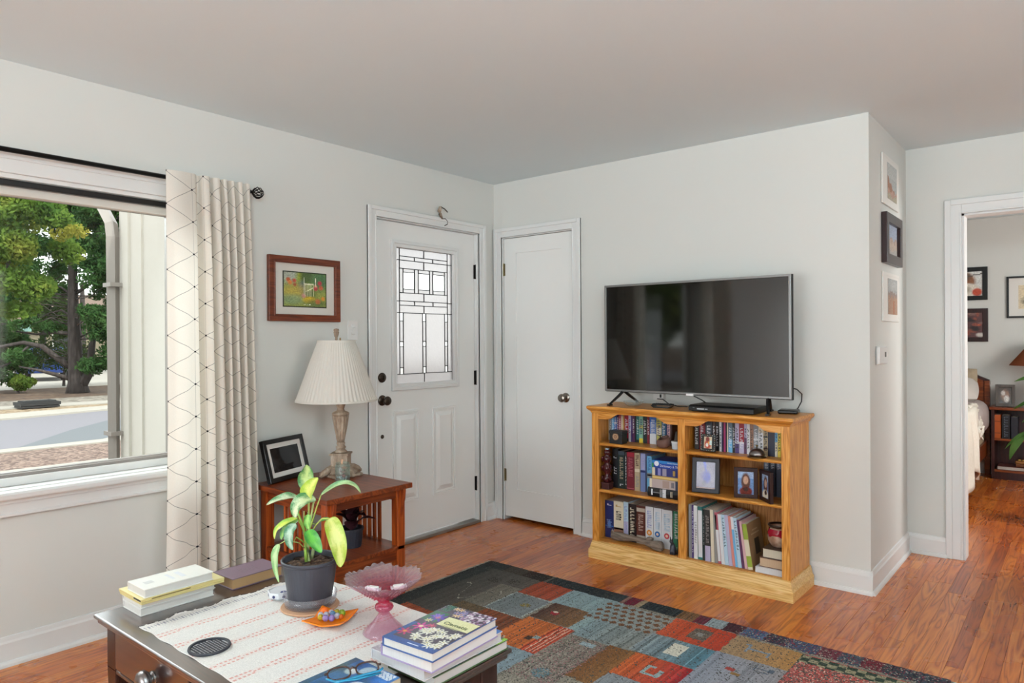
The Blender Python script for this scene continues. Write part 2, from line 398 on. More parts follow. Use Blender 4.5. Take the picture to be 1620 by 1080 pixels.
fabric_mix('quilt_fabric', lambda: mixc(noise(coord(), 60, 2), lin('#e9e4d8'), lin('#d6cdbd')), .05)
fabric_mix('tan_fabric', lambda: mixc(noise(coord(), 30, 2), lin('#b6a68f'), lin('#a08f78')), .05)
fabric_mix('brown_shade', lambda: lin('#8a5138')+(1,), .25)
def leafmat(name, cs, sc, transl=.35):
    fabric_mix(name, lambda: ramp(noise(coord(), sc, 2), [(.25, cs[0]), (.5, cs[1]), (.75, cs[2])]), transl)
leafmat('pine_needles', ('#2c4628', '#426338', '#597b48'), 1.1); leafmat('maple_leaves', ('#46642e', '#667f38', '#948f46'), .9, .45)
leafmat('yellow_leaves', ('#767a30', '#8c8a3c', '#a09a50'), 1.2, .45); leafmat('shrub_leaves', ('#222e1e', '#364428', '#4e583a'), .8)
leafmat('house_leaf', ('#35552a', '#4d7438', '#6a9050'), 6, .2)
mat('bark', rough=.95, fn=lambda b: setc(b, ramp(noise(vmul(coord(), (6, 6, 1)), 2.2, 3), [(.3, '#2c2725'), (.55, '#443d3c'), (.75, '#5c5553')])))
def f_stones(c, sc=60):
    def fn(b):
        v = coord(); n = NT.nodes.new('ShaderNodeTexVoronoi'); _in(v, n.inputs['Vector']); n.inputs['Scale'].default_value = sc
        r, g, bb = sep(n.outputs['Color']); setc(b, ramp(r, [(0, c[0]), (.5, c[1]), (1, c[2])])); _in(bump(n.outputs['Distance'], 1, .02), b.inputs['Normal'])
    return fn
mat('wood_chips', rough=.95, fn=f_stones(('#4a3a34', '#6d5a52', '#8b776c'), 22)); mat('gravel', rough=.95, fn=f_stones(('#655440', '#82705a', '#988872'), 14))
mat('needle_litter', rough=.95, fn=f_stones(('#3c2c22', '#523d2f', '#62503f'), 9)); mat('pale_rock', rough=.95, fn=f_stones(('#5a554f', '#777067', '#8f887f'), 12))
mat('asphalt', rough=.9, fn=lambda b: setc(b, mixc(noise(coord(), 40, 3), lin('#66646a'), lin('#74727a')))); mat('asphalt_patch', rough=.9, fn=lambda b: setc(b, mixc(noise(coord(), 40, 3), lin('#565a5f'), lin('#61656a'))))
mat('concrete', rough=.9, fn=lambda b: setc(b, mixc(noise(coord(), 3, 4), lin('#9a968f'), lin('#8c877f')))); mat('iron', '#2a2b2d', .6, .5)
mat('downspout_metal', '#8f8883', .5); mat('far_wall', '#8f8672', .9); mat('far_roof', '#6b5a50', .9); mat('car_blue', '#20366e', .3); mat('car_glass', '#11151a', .1)
mat('tyre', '#111111', .8); mat('mint_panel', '#7fa89f', .6)
# ---------------------------------------------------------------- room shell
H = 2.44; W = 2.512; D = .938
def wall(name, boxes, m='wall_paint'):
    mb = MB()
    for b in boxes: mb.box(*b)
    return struct(mb.build(name, m))
WY0, WY1, WZ0, WZ1 = -3.92, -2.24, .70, 1.985      # front window opening
DY0, DY1, DZ = -1.108, -.170, 2.062                 # front door opening
wall('wall_left', [(-.2, 0, -8.2, WY0, -.1, H), (-.2, 0, WY0, WY1, -.1, WZ0), (-.2, 0, WY0, WY1, WZ1, H), (-.2, 0, WY1, DY0, -.1, H),
                   (-.2, 0, DY0, DY1, DZ, H), (-.2, 0, DY0, DY1, -.1, -.002), (-.2, 0, DY1, 1.06, -.1, H)])
wall('wall_back', [(0, .078, 0, .12, -.02, H), (.703, W, 0, .12, -.02, H), (.078, .703, 0, .12, 2.043, H)])
wall('wall_hall', [(W-.12, W, .12, D+.12, -.02, H)])
wall('wall_far', [(0, W-.12, D, D+.12, -.02, H), (W, 2.80, D, D+.12, -.02, H), (3.58, 5.72, D, D+.12, -.02, H), (2.80, 3.58, D, D+.12, 2.02, H)])
wall('wall_bedroom', [(.38, 4.72, 4.18, 4.3, -.02, H), (.38, .5, 1.06, 4.18, -.02, H),
                      (4.6, 4.72, 1.06, 1.28, -.02, H), (4.6, 4.72, 2.32, 4.18, -.02, H), (4.6, 4.72, 1.28, 2.32, -.02, .95), (4.6, 4.72, 1.28, 2.32, 2.05, H)])
wall('wall_right', [(5.6, 5.72, -8.2, -3.72, -.02, H), (5.6, 5.72, -1.48, .94, -.02, H), (5.6, 5.72, -3.72, -1.48, -.02, .9), (5.6, 5.72, -3.72, -1.48, 2.1, H)])
wall('wall_front', [(-.0, .18, -8.2, -8.08, -.02, H), (3.02, 5.6, -8.2, -8.08, -.02, H), (.18, 3.02, -8.2, -8.08, 2.12, H)])
wall('ceiling', [(-.2, 5.72, -8.2, 4.3, H, H+.14)], 'ceiling_paint')

# floor: oak strips, every board that shows well is a part of its own
fl = struct(thing('floor'))
MB().box(-.0, 5.72, -8.2, 4.3, -.12, -.021).build('subfloor', 'floor_base', fl)
BW = .0585; g = .00025
boards = []
rowrng = random.Random(5)
for r in range(98):
    x0 = r*BW; y = -8.1-rowrng.random()*.8
    while y < 4.2:
        L = rowrng.choice((.7, .95, 1.2, 1.5, 1.8, 2.1, 2.4))*rowrng.uniform(.9, 1.1); y2 = y+L
        a, b = max(y, -8.08), min(y2, 4.18)
        # closet and wall footprints keep their boards; outside of the flat none
        if b-a > .05: boards.append((x0, a, b, rowrng.random()))
        y = y2
def board_verts(x0, a, b):
    x1 = x0+BW-g; x0 = x0+g; a += g; b -= g; c = .0007
    return [(x0, a, -.02), (x1, a, -.02), (x1, b, -.02), (x0, b, -.02), (x0, a, -c), (x1, a, -c), (x1, b, -c), (x0, b, -c),
            (x0+c, a+c, 0), (x1-c, a+c, 0), (x1-c, b-c, 0), (x0+c, b-c, 0)]
BF = [(0, 1, 5, 4), (1, 2, 6, 5), (2, 3, 7, 6), (3, 0, 4, 7), (4, 5, 9, 8), (5, 6, 10, 9), (6, 7, 11, 10), (7, 4, 8, 11), (8, 9, 10, 11)]
def board_obj(name, bl):
    vs, fs, rn = [], [], []
    for (x0, a, b, q) in bl:
        k = len(vs); vs += board_verts(x0, a, b); fs += [tuple(i+k for i in f) for f in BF]; rn += [q]*len(BF)
    me = bpy.data.meshes.new(name); me.from_pydata(vs, [], fs); me.materials.append(MATS['floor_oak'])
    at = me.attributes.new('rnd', 'FLOAT', 'FACE'); at.data.foreach_set('value', rn)
    o = bpy.data.objects.new(name, me); C.objects.link(o); o.parent = fl; return o
def score(b):   # apparent size from where the room is seen; hidden boards score 0
    x0, a, bb, _ = b; xm = x0+BW/2; best = 0
    for t in (.15, .5, .85):
        p = Vector((xm, a+(bb-a)*t, 0)); d = p-cam.location; w = d.dot(fw)
        if w < .5: continue
        px = 810+1104*d.dot(R2)/w; py = 540-1104*d.dot(U2)/w
        vis = -10 < px < 1630 and 540 < py < 1090
        if p.x < W and -.0 < p.y < D+.12: vis = False
        if .72 < p.x < 2.82 and -2.33 < p.y < -.88: vis = False
        if 1.1 < p.x < 2.2 and p.y > -.36 and p.y < 0: vis = False
        if p.y > D and not (2.55 < p.x < 3.5): vis = False
        if vis: best += 1/(w*w*w)
    return best*(bb-a)
boards.sort(key=score, reverse=True)
for b in boards[:290]: board_obj('plank', [b])
o = board_obj('plank_field', boards[290:]); o['kind'] = 'stuff'

# baseboards: flat board with an eased top and a shoe at the foot
BP = [(0, .118), (.006, .116), (.009, .1), (.013, .092), (.014, .022), (.020, .02), (.025, .01), (.026, 0), (0, 0)]
def baseboard(name, a, b, side):
    mb = MB()
    if side == 'left': mb.prism([(p, z) for p, z in BP], 'y', a, b)
    elif side == 'back': mb.prism([(-p, z) for p, z in BP], 'x', a, b)
    return mb
for nm, mb in (('baseboard_left', baseboard('', -8.08, -1.175, 'left').prism(BP, 'y', -.11, 0)),
               ('baseboard_back', baseboard('', .772, W+.014, 'back')),
               ('baseboard_hall', MB().prism([(W+p, z) for p, z in BP], 'y', -.014, D)),
               ('baseboard_far', MB().prism([(D-p, z) for p, z in BP], 'x', W, 2.722)),
               ('baseboard_bedroom', MB().prism([(4.18-p, z) for p, z in BP], 'x', .5, 4.6))):
    struct(mb.build(nm, 'trim_paint'))

# plaster edge bead of the outside corner
struct(MB().box(W-.022, W+.003, -.003, .022, .1, H).build('trim_1', 'wall_paint'))

def casing(name, x0, x1, z1, w, t, X, parent=None, feet=0):
    """three-sided moulded door casing in local xz, front -y; x0..x1 is the opening"""
    mb = MB()
    for a0, a1, tt in ((0, w, t*.62), (w*.62, w, t), (0, w*.12, t*.8)):
        mb.box(x0-a1, x0-a0, -tt, 0, feet, z1+a1, X=X); mb.box(x1+a0, x1+a1, -tt, 0, feet, z1+a1, X=X); mb.box(x0-a0, x1+a0, -tt, 0, z1+a0, z1+a1, X=X)
    return mb.build(name, 'trim_paint', parent, bevel=.003)

# ---------------------------------------------------------------- front door (door_1)
d1 = struct(thing('door_1', loc=(0, 0, 0), rz=PI/2))     # local x = world y, front = +x world
casing('door_casing', DY0, DY1, DZ, .064, .021, T(), d1)
mb = MB().box(DY0-.001, DY0+.012, .0, .2, 0, DZ).box(DY1-.012, DY1+.001, .0, .2, 0, DZ).box(DY0, DY1, 0, .2, DZ-.006, DZ+.001)
mb.build('door_jamb', 'trim_paint', d1, bevel=.002)
MB().box(DY0+.012, DY1-.012, -.012, .16, 0, .02).build('threshold', 'threshold', d1, bevel=.004)
a, b = -1.093, -.184; y0, y1 = .03, .072
GL = (-.925, -.388, 1.008, 1.908)      # lite opening
mb = MB(); mb.box(a, GL[0], y0, y1, .03, 2.053); mb.box(GL[1], b, y0, y1, .03, 2.053); mb.box(GL[0], GL[1], y0, y1, .03, GL[2]); mb.box(GL[0], GL[1], y0, y1, GL[3], 2.053)
mb.build('door_slab', 'door_paint', d1)
for (x0, x1, z0, z1) in ((-.952, -.728, .258, .852), (-.604, -.386, .262, .85)):
    mb = MB().frame(x0, x1, z0, z1, .014, y0-.010, y0+.002).frame(x0+.014, x1-.014, z0+.014, z1-.014, .012, y0-.004, y0+.002)
    # sloping field of the raised panel
    q = .03; e = .058
    vs = [(x0+q, y0-.0005, z0+q), (x1-q, y0-.0005, z0+q), (x1-q, y0-.0005, z1-q), (x0+q, y0-.0005, z1-q), (x0+e, y0-.013, z0+e), (x1-e, y0-.013, z0+e), (x1-e, y0-.013, z1-e), (x0+e, y0-.013, z1-e)]
    mb.add(vs, [(0, 1, 5, 4), (1, 2, 6, 5), (2, 3, 7, 6), (3, 0, 4, 7), (4, 5, 6, 7)])
    mb.build('door_panel', 'door_paint', d1, bevel=.002)
MB().frame(-.962, -.352, .982, 1.941, .022, y0-.016, y0+.004).frame(-.943, -.371, 1.0, 1.922, .026, y0-.010, y0+.022).build('lite_frame', 'trim_paint', d1, bevel=.004)
yv = dict(a=-.918, b=-.873, d=-.842, e=-.743, f=-.708, g=-.672, h=-.659, i=-.643, j=-.607, k=-.576, l=-.466, m=-.439, n=-.396)
lite = MB().box(GL[0], GL[1], .052, .054, GL[2], GL[3]).build('outer_pane', 'window_glass', d1)
panes = []
def P_(x0, x1, z0, z1, k=0): panes.append((yv[x0], yv[x1], z0, z1, k))
TOP, BOT = 1.897, 1.014
for z0, z1 in ((1.82, TOP), (1.555, 1.82), (1.48, 1.555), (1.084, 1.48)): P_('a', 'b', z0, z1); P_('m', 'n', z0, z1)
for z0, z1 in ((1.846, TOP), (1.767, 1.82), (1.557, 1.61), (1.48, 1.529)): P_('b', 'h', z0, z1); P_('h', 'm', z0, z1)
for z0, z1 in ((1.82, 1.846), (1.529, 1.557)): P_('b', 'e', z0, z1); P_('e', 'k', z0, z1); P_('k', 'm', z0, z1)
for p, q in (('b', 'd'), ('e', 'f'), ('j', 'k'), ('l', 'm')): P_(p, q, 1.61, 1.767)
for p, q in (('d', 'e'), ('f', 'j'), ('k', 'l')): P_(p, q, 1.744, 1.767); P_(p, q, 1.635, 1.744, 1); P_(p, q, 1.61, 1.635)
for p, q in (('b', 'd'), ('g', 'i'), ('l', 'm')):
    for z0, z1, k in ((1.427, 1.48, 1), (1.295, 1.427, 0), (1.262, 1.295, 1), (1.127, 1.262, 0), (1.084, 1.127, 1)): P_(p, q, z0, z1, k)
P_('d', 'g', 1.084, 1.48); P_('i', 'l', 1.084, 1.48); P_('a', 'h', BOT, 1.084); P_('h', 'n', BOT, 1.084)
lead = MB()
for (x0, x1, z0, z1, k) in panes:
    w = .0017
    if k:   # bevelled piece
        c = .009 if (x1-x0) > .05 else .006
        vs = [(x0+w, .049, z0+w), (x1-w, .049, z0+w), (x1-w, .049, z1-w), (x0+w, .049, z1-w), (x0+c, .045, z0+c), (x1-c, .045, z0+c), (x1-c, .045, z1-c), (x0+c, .045, z1-c)]
        MB().add(vs, [(0, 1, 5, 4), (1, 2, 6, 5), (2, 3, 7, 6), (3, 0, 4, 7), (4, 5, 6, 7)]).build('glass_pane', 'bevel_glass', d1)
    else:
        MB().box(x0+w, x1-w, .046, .049, z0+w, z1-w).build('glass_pane', 'frosted_glass', d1)
    lead.frame(x0-.0022, x1+.0022, z0-.0022, z1+.0022, .0044, .044, .0505)
lead.build('leading', 'leading', d1)
def knob_set(parent, x, z, y, mtl, style):
    if style == 'knob':
        prof = [(.0, 0), (.033, 0), (.033, .004), (.026, .009), (.012, .011), (.011, .03), (.018, .036), (.027, .044), (.029, .052), (.025, .060), (.012, .064), (0, .065)]
        nm = 'door_knob'
    else:
        prof = [(0, 0), (.031, 0), (.031, .006), (.026, .012), (.019, .013), (.018, .018), (0, .019)]; nm = 'deadbolt'
    o = MB().lathe([(max(r, .0005), zz) for r, zz in prof], 24, X=T(x, y, z) @ Rx(PI/2)).build(nm, mtl, parent, smooth=True, bevel=.001)
    if style != 'knob': MB().box(x-.004, x+.004, y-.03, y-.018, z-.014, z+.014).build('thumb_turn', mtl, o, bevel=.002)
    return o
knob_set(d1, -1.035, .928, y0, 'bronze', 'knob'); knob_set(d1, -1.037, 1.070, y0, 'bronze', 'bolt')
MB().lathe([(.0005, 0), (.013, 0), (.012, .004), (.006, .006), (.0005, .006)], 16, X=T(-1.036, y0, .702) @ Rx(PI/2)).build('peg_knob', 'bronze', d1, smooth=True)
for z in (1.79, 1.033, .277):
    o = MB().tube([(-.177, .018, z-.052), (-.177, .018, z+.052)], .0075, 10).box(-.19, -.172, .022, .032, z-.05, z+.05).build('hinge', 'black_metal', d1)

# ---------------------------------------------------------------- closet door (door_2)
d2 = struct(thing('door_2'))
casing('door_casing', .078, .703, 2.043, .066, .02, T(), d2)
MB().box(.077, .084, 0, .12, 0, 2.043).box(.697, .704, 0, .12, 0, 2.043).box(.078, .703, 0, .12, 2.037, 2.044).build('door_jamb', 'trim_paint', d2)
x0, x1, y0, y1 = .0865, .6945, .015, .05
P2 = ((.195, .598, 1.425, 1.925), (.195, .598, .225, 1.325))
mb = MB().box(x0, .195, y0, y1, .026, 2.034).box(.598, x1, y0, y1, .026, 2.034)
for z0, z1 in ((1.925, 2.034), (1.325, 1.425), (.026, .225)): mb.box(.195, .598, y0, y1, z0, z1)
mb.build('door_slab', 'door_paint', d2)
for p in P2: MB().box(p[0]-.004, p[1]+.004, y0+.009, y0+.02, p[2]-.004, p[3]+.004).build('door_panel', 'door_paint', d2)
knob_set(d2, .628, .907, y0, 'nickel', 'knob')
for z in (1.812, .322): MB().tube([(.081, .008, z-.046), (.081, .008, z+.046)], .006, 10).box(.0835, .097, .0135, .0155, z-.044, z+.044).build('hinge', 'hinge_brass', d2)
MB().box(.7, .7035, .006, .016, .875, .94).build('strike_plate', 'bronze', d2)

# ---------------------------------------------------------------- bedroom doorway casing (trim_2)
struct(casing('trim_2', 2.80, 3.58, 2.02, .085, .02, T(0, D, 0)))
struct(MB().box(2.795, 2.812, D-.002, D+.12, 0, 2.02).box(3.568, 3.585, D-.002, D+.12, 0, 2.02).box(2.8, 3.58, D-.002, D+.12, 2.008, 2.025).build('trim_3', 'trim_paint'))

# ---------------------------------------------------------------- front window (window_1)
w1 = struct(thing('window_1', rz=PI/2))
mb = MB()
for a0, a1, t in ((0, .085, .016), (.055, .085, .024)):
    mb.box(WY0-a1, WY0-a0, -t, 0, WZ0-.02, WZ1+a1); mb.box(WY1+a0, WY1+a1, -t, 0, WZ0-.02, WZ1+a1); mb.box(WY0-a0, WY1+a0, -t, 0, WZ1+a0, WZ1+a1)
mb.build('window_casing', 'trim_paint', w1, bevel=.004)
MB().prism([(.10, .668), (-.046, .668), (-.054, .676), (-.054, .692), (-.046, .702), (.10, .702)], 'x', WY0-.11, WY1+.11).build('window_stool', 'trim_paint', w1, bevel=.003)
MB().box(WY0-.085, WY1+.085, -.018, 0, .600, .668).box(WY0-.085, WY1+.085, -.03, 0, .652, .668).box(WY0-.085, WY1+.085, -.024, 0, .600, .612).build('window_apron', 'trim_paint', w1, bevel=.003)
MB().box(WY0-.001, WY0+.018, 0, .2, WZ0, WZ1).box(WY1-.018, WY1+.001, 0, .2, WZ0, WZ1).box(WY0, WY1, 0, .2, WZ1-.018, WZ1+.001).box(WY0, WY1, .0, .2, WZ0-.002, WZ0+.006).build('window_jamb', 'trim_paint', w1)
MB().frame(WY0+.018, WY1-.018, WZ0+.004, WZ1-.018, .05, .09, .15).frame(WY0+.06, WY1-.06, WZ0+.046, WZ1-.06, .012, .105, .14).build('window_frame', 'downspout_metal', w1, bevel=.003)
MB().frame(WY0+.02, WY1-.02, WZ0+.006, WZ1-.02, .034, .075, .1).build('window_sash', 'trim_paint', w1, bevel=.003)
MB().box(WY0+.06, WY1-.06, .12, .124, WZ0+.05, WZ1-.06).build('window_pane', 'window_glass', w1)
# ---------------------------------------------------------------- roller shade, rod, curtains
t = thing('roller_shade', 'white roller shade rolled up at the top of the front window', 'window shade', (0, 0, 0), PI/2)
MB().prism([(.012, 1.905+.06), (.04, 1.958), (.052, 1.975), (.05, 1.99), (.03, 1.992), (.012, 1.985)], 'x', WY0+.02, WY1-.02).build('shade_roll', 'shade_fabric', t)
MB().box(WY0+.02, WY1-.02, .004, .03, 1.937, 1.962).build('black_strip', 'black_plastic', t, bevel=.003)  # plain black strip below the roll
MB().box(WY0+.02, WY1-.02, .036, .072, 1.905, 1.965).build('head_rail', 'mat_board', t, bevel=.003)

t = thing('curtain_rod', 'thin black curtain rod above the front window', 'curtain rod')
MB().tube([(.09, -4.62, 2.06), (.09, -1.985, 2.06)], .0105, 12).build('pole', 'black_metal', t, smooth=True)
fin = MB().tube([(.09, -1.99, 2.06), (.09, -1.975, 2.06)], .008, 10)
for k in range(9):
    a = 2*PI*k/9; pts = []
    for q in range(7):
        s = q/6; ra = .026*math.sin(PI*s*.92)+.003
        pts.append((.09+ra*math.cos(a+s*1.6), -1.975+.06*s, 2.06+ra*math.sin(a+s*1.6)))
    fin.tube(pts, .0028, 5)
fin.build('finial', 'black_metal', t)
for y in (-2.03, -4.1): MB().tube([(0.001, y, 2.045), (.09, y, 2.045), (.09, y, 2.052)], .006, 8).lathe([(.0005, 0), (.02, 0), (.02, .005), (.0005, .006)], 12, X=T(.0005, y, 2.045) @ Ry(PI/2)).build('bracket', 'black_metal', t)

def curtain(name, label, prof, widths, ztop, zbot, x0, grp):
    """prof: fold shape as (fraction along the rod, depth) control points; widths(s) gives the y range at height fraction s"""
    o = thing(name, label, 'curtain', (x0, 0, 0), 0, grp)
    nu, nv = 300, 60
    fr = np.array([p[0] for p in prof]); dp = np.array([p[1] for p in prof])
    tt = np.linspace(0, 1, len(prof)); ts = np.linspace(0, 1, nu)
    def smooth(yv):    # Catmull-Rom through the control points
        out = []
        n = len(yv)
        for q in ts*(n-1):
            i = min(int(q), n-2); f = q-i
            p0, p1, p2, p3 = yv[max(i-1, 0)], yv[i], yv[i+1], yv[min(i+2, n-1)]
            out.append(.5*((2*p1)+(-p0+p2)*f+(2*p0-5*p1+4*p2-p3)*f*f+(-p0+3*p1-3*p2+p3)*f**3))
        return np.array(out)
    F, Dp = smooth(fr), smooth(dp)
    vs, uv = [], []
    y0m, y1m = widths(.5)
    L = np.concatenate([[0], np.cumsum(np.hypot(np.diff(F*(y1m-y0m)), np.diff(Dp)))])
    for j in range(nv+1):
        s = j/nv; z = ztop+(zbot-ztop)*s; ya, yb = widths(s)
        amp = .55+.45*min(1, s*5)+.25*s
        if s < .05: amp = .42+s*4
        for i in range(nu):
            w = .004*math.sin(9*s+F[i]*23)*s
            vs.append((Dp[i]*amp+w, ya+(yb-ya)*F[i]+.006*math.sin(F[i]*40+3*s)*s, z)); uv.append((L[i], z+.03))
    mb = MB(); mb.add(vs, [(j*nu+i, j*nu+i+1, (j+1)*nu+i+1, (j+1)*nu+i) for j in range(nv) for i in range(nu-1)])
    c = mb.build('curtain_panel', 'curtain_fabric', o, smooth=True, recalc=False, uv=uv)
    return o
prof = [(0, .0), (.06, .03), (.13, .042), (.22, .04), (.31, .028), (.335, -.012), (.37, -.02), (.40, .02), (.44, .038), (.475, .03), (.485, -.015), (.51, -.025), (.53, .02), (.57, .04), (.60, .03),
        (.61, -.02), (.635, -.025), (.65, .03), (.685, .036), (.70, -.01), (.72, -.028), (.745, .025), (.775, .034), (.79, -.012), (.815, -.025), (.84, .025), (.875, .036), (.895, .0), (.92, -.02), (.945, .022), (.98, .02), (1, -.03)]
def wid(s):
    return (-2.418-.02*max(0, (s-.55)/.45), -2.0+.016*s+.035*s*s)
curtain('curtain', 'white curtain with black dotted triangle lines, right side of the front window', prof, wid, 2.088, .02, .119, 'curtains of the front window')
prof2 = [(1-a, b) for a, b in reversed(prof)]
curtain('curtain', 'white patterned curtain hanging left of the window beyond the frame', prof2, lambda s: (-4.5, -3.72+.02*s), 2.088, .02, .119, 'curtains of the front window')

# ---------------------------------------------------------------- things on the left wall
t = thing('garden_picture', 'reddish wood framed garden painting with cream mat between curtain and front door', 'picture', (0, -1.614, 1.409), PI/2)
w, h = .458, .354
MB().frame(-w/2, w/2, 0, h, .036, -.026, -.002).frame(-w/2+.028, w/2-.028, .028, h-.028, .010, -.029, -.01).build('frame', 'picture_wood', t, bevel=.003)
MB().box(-w/2+.03, w/2-.03, -.012, -.002, .03, h-.03).build('mat', 'mat_board', t)
def garden(U, V):
    im = blank(U, '#8f9a4a'); n = RNG.random(U.shape)
    put(im, (V > .55)*.8, '#7b9650'); put(im, disc(U, V, .12, .95, .3, .25, .5), '#a9b0a0'); put(im, disc(U, V, .42, .85, .14, .3, .4), '#8f9c35')
    put(im, disc(U, V, .55, .9, .16, .22, .3), '#4c6132'); put(im, disc(U, V, .42, .55, .1, .2, .4), '#4a6470'); put(im, disc(U, V, .85, .8, .2, .3, .4), '#4e7148')
    put(im, disc(U, V, .25, .45, .3, .2, .5)*.8, '#b9a54a'); put(im, disc(U, V, .2, .2, .25, .14, .4)*.7, '#7f9a78'); put(im, disc(U, V, .6, .35, .14, .2, .4)*.8, '#3f5a34')
    put(im, disc(U, V, .6, .2, .16, .1, .3), '#c6a92a'); put(im, disc(U, V, .75, .1, .25, .12, .4)*.7, '#4b5f35')
    for (x, y, r, c) in ((.1, .78, .05, '#b5562f'), (.14, .7, .05, '#d08040'), (.24, .76, .045, '#b8503c'), (.25, .64, .04, '#a85a3a'), (.75, .55, .05, '#b83a48'), (.75, .62, .035, '#d98a70'), (.85, .72, .05, '#b23a4a'), (.88, .58, .05, '#c46040'), (.93, .25, .045, '#d08a30'), (.8, .16, .06, '#b5683c'), (.46, .32, .05, '#c08a80')):
        put(im, disc(U, V, x, y, r, r*1.3, .35), c)
    for x in (.5, .54, .59, .64, .69): put(im, rect(U, V, x-.008, x+.008, .3, .68)*.8, '#dfe0b8')
    put(im, rect(U, V, .485, .7, .66, .69)*.85, '#e4e3c4'); put(im, rect(U, V, .462, .485, .35, .88)*.9, '#d9d8c0'); put(im, rect(U, V, .735, .76, .6, .86)*.9, '#d9d8c0')
    put(im, (np.abs(V-(.44+(U-.5)*.7)) < .015)*rect(U, V, .5, .7, 0, 1)*.8, '#dfe0b8'); put(im, rect(U, V, .47, .62, .045, .065)*(n > .4), '#e8e8d8')
    return jitter(im, .16)
MB().box(-.14, .14, -.0135, -.011, .078, .274, '#2c3020').build('inner_border', 'paint_matte', t)
painted('painting', .268, .184, 67, 46, garden, 'paint_satin', t, X=T(0, -.015, .084))
o = t

t = thing('light_switch', 'white double rocker switch plate beside the front door', 'light switch', (0, -1.283, 1.306), PI/2)
MB().box(-.036, .036, -.006, 0, 0, .115).build('plate', 'white_plastic', t, bevel=.002)
for z in (.032, .068): MB().prism([(-.006, z), (-.012, z+.005), (-.008, z+.022), (-.006, z+.024)], 'x', -.012, .012).build('rocker', 'white_plastic', t)

t = thing('wall_ornament', 'small brown hook shaped ornament of bent wire above the front door', 'ornament', (0, -.55, 2.118), PI/2)
MB().tube([(.0, -.02, .0), (-.03, -.03, .028), (-.036, -.03, .045), (-.026, -.028, .07), (-.008, -.02, .078)], [.006, .012, .014, .012, .006], 8).build('carved_body', 'carved_resin', t, smooth=True)
MB().tube([(-.01, -.02, .077), (.02, -.022, .07), (.055, -.018, .052)], .0035, 6).tube([(0, -.02, .0), (.03, -.02, .004), (.05, -.02, -.012), (.05, -.02, -.03), (.025, -.018, -.043)], .003, 6).tube([(-.02, -.001, .05), (-.02, -.03, .05)], .003, 6).build('bent_wire', 'bronze', t)['kind'] = 'stuff'

# ---------------------------------------------------------------- hall wall: three frames and a thermostat
def land(kind):
    def fn(U, V):
        if kind == 0:
            im = blank(U, '#a9adab'); put(im, V > .62, '#b5b8b5'); put(im, (V < .62-.5*U+.05*np.sin(U*20)), '#9a7460'); put(im, V < .25+.05*np.sin(U*14), '#b09080'); put(im, (V < .12+.05*np.sin(U*9)), '#a8a08c')
        elif kind == 1:
            im = blank(U, '#94a0b4'); put(im, V < .55+.07*np.sin(U*15+1), '#a38d80'); put(im, (V < .45+.1*np.sin(U*23)), '#b2a294'); put(im, V < .2+.05*np.sin(U*9), '#a7a09a')
        else:
            im = blank(U, '#9a9d9c'); put(im, disc(U, V, .5, .85, .5, .18, .5)*.6, '#b9bbb9'); put(im, V < .66-.15*np.abs(U-.35)+.03*np.sin(U*30), '#8e7f76'); put(im, V < .5+.05*np.sin(U*20), '#a5836c'); put(im, (V < .4)*(np.abs(U-.6) < .05), '#a9643f')
        return jitter(im, .1)
    return fn
for k, (lab, z0, h, mtl) in enumerate((('white framed picture of a red rock slope, topmost of three on the hall wall', 2.024, .272, 'mat_white'),
                                       ('dark brown framed canyon picture between two white frames on the hall wall', 1.704, .272, 'dark_frame_wood'),
                                       ('white framed picture of rocks under clouds above the thermostat, lowest of three', 1.389, .268, 'mat_white'))):
    t = thing('landscape_picture', lab, 'picture', (W, .475, z0), PI/2, 'landscape pictures on the hall wall')
    dp = .030 if k == 1 else .011; fwid = .052 if k == 1 else .018
    MB().frame(-.2, .2, 0, h, fwid, -dp, -.001).build('frame', mtl, t, bevel=.0025)
    MB().box(-.19, .19, -.010, -.002, .01, h-.01).build('mat', 'mat_white', t)
    painted('print', .235 if k != 1 else .27, .196 if k != 1 else .17, 40, 33, land(k), 'paint_matte', t, X=T(.02 if k != 1 else 0, -.0125, .04 if k != 1 else .05))
t = thing('thermostat', 'small white thermostat on the hall wall under the pictures', 'thermostat', (W, .235, 1.164), PI/2)
MB().box(-.10, .115, -.007, 0, -.006, .092).build('back_plate', 'white_plastic', t, bevel=.002)
MB().box(-.112, .075, -.022, -.006, -.002, .088).build('cover', 'white_plastic', t, bevel=.004)
MB().box(.005, .04, -.0228, -.02, .034, .060).build('display', 'dark_glass', t)
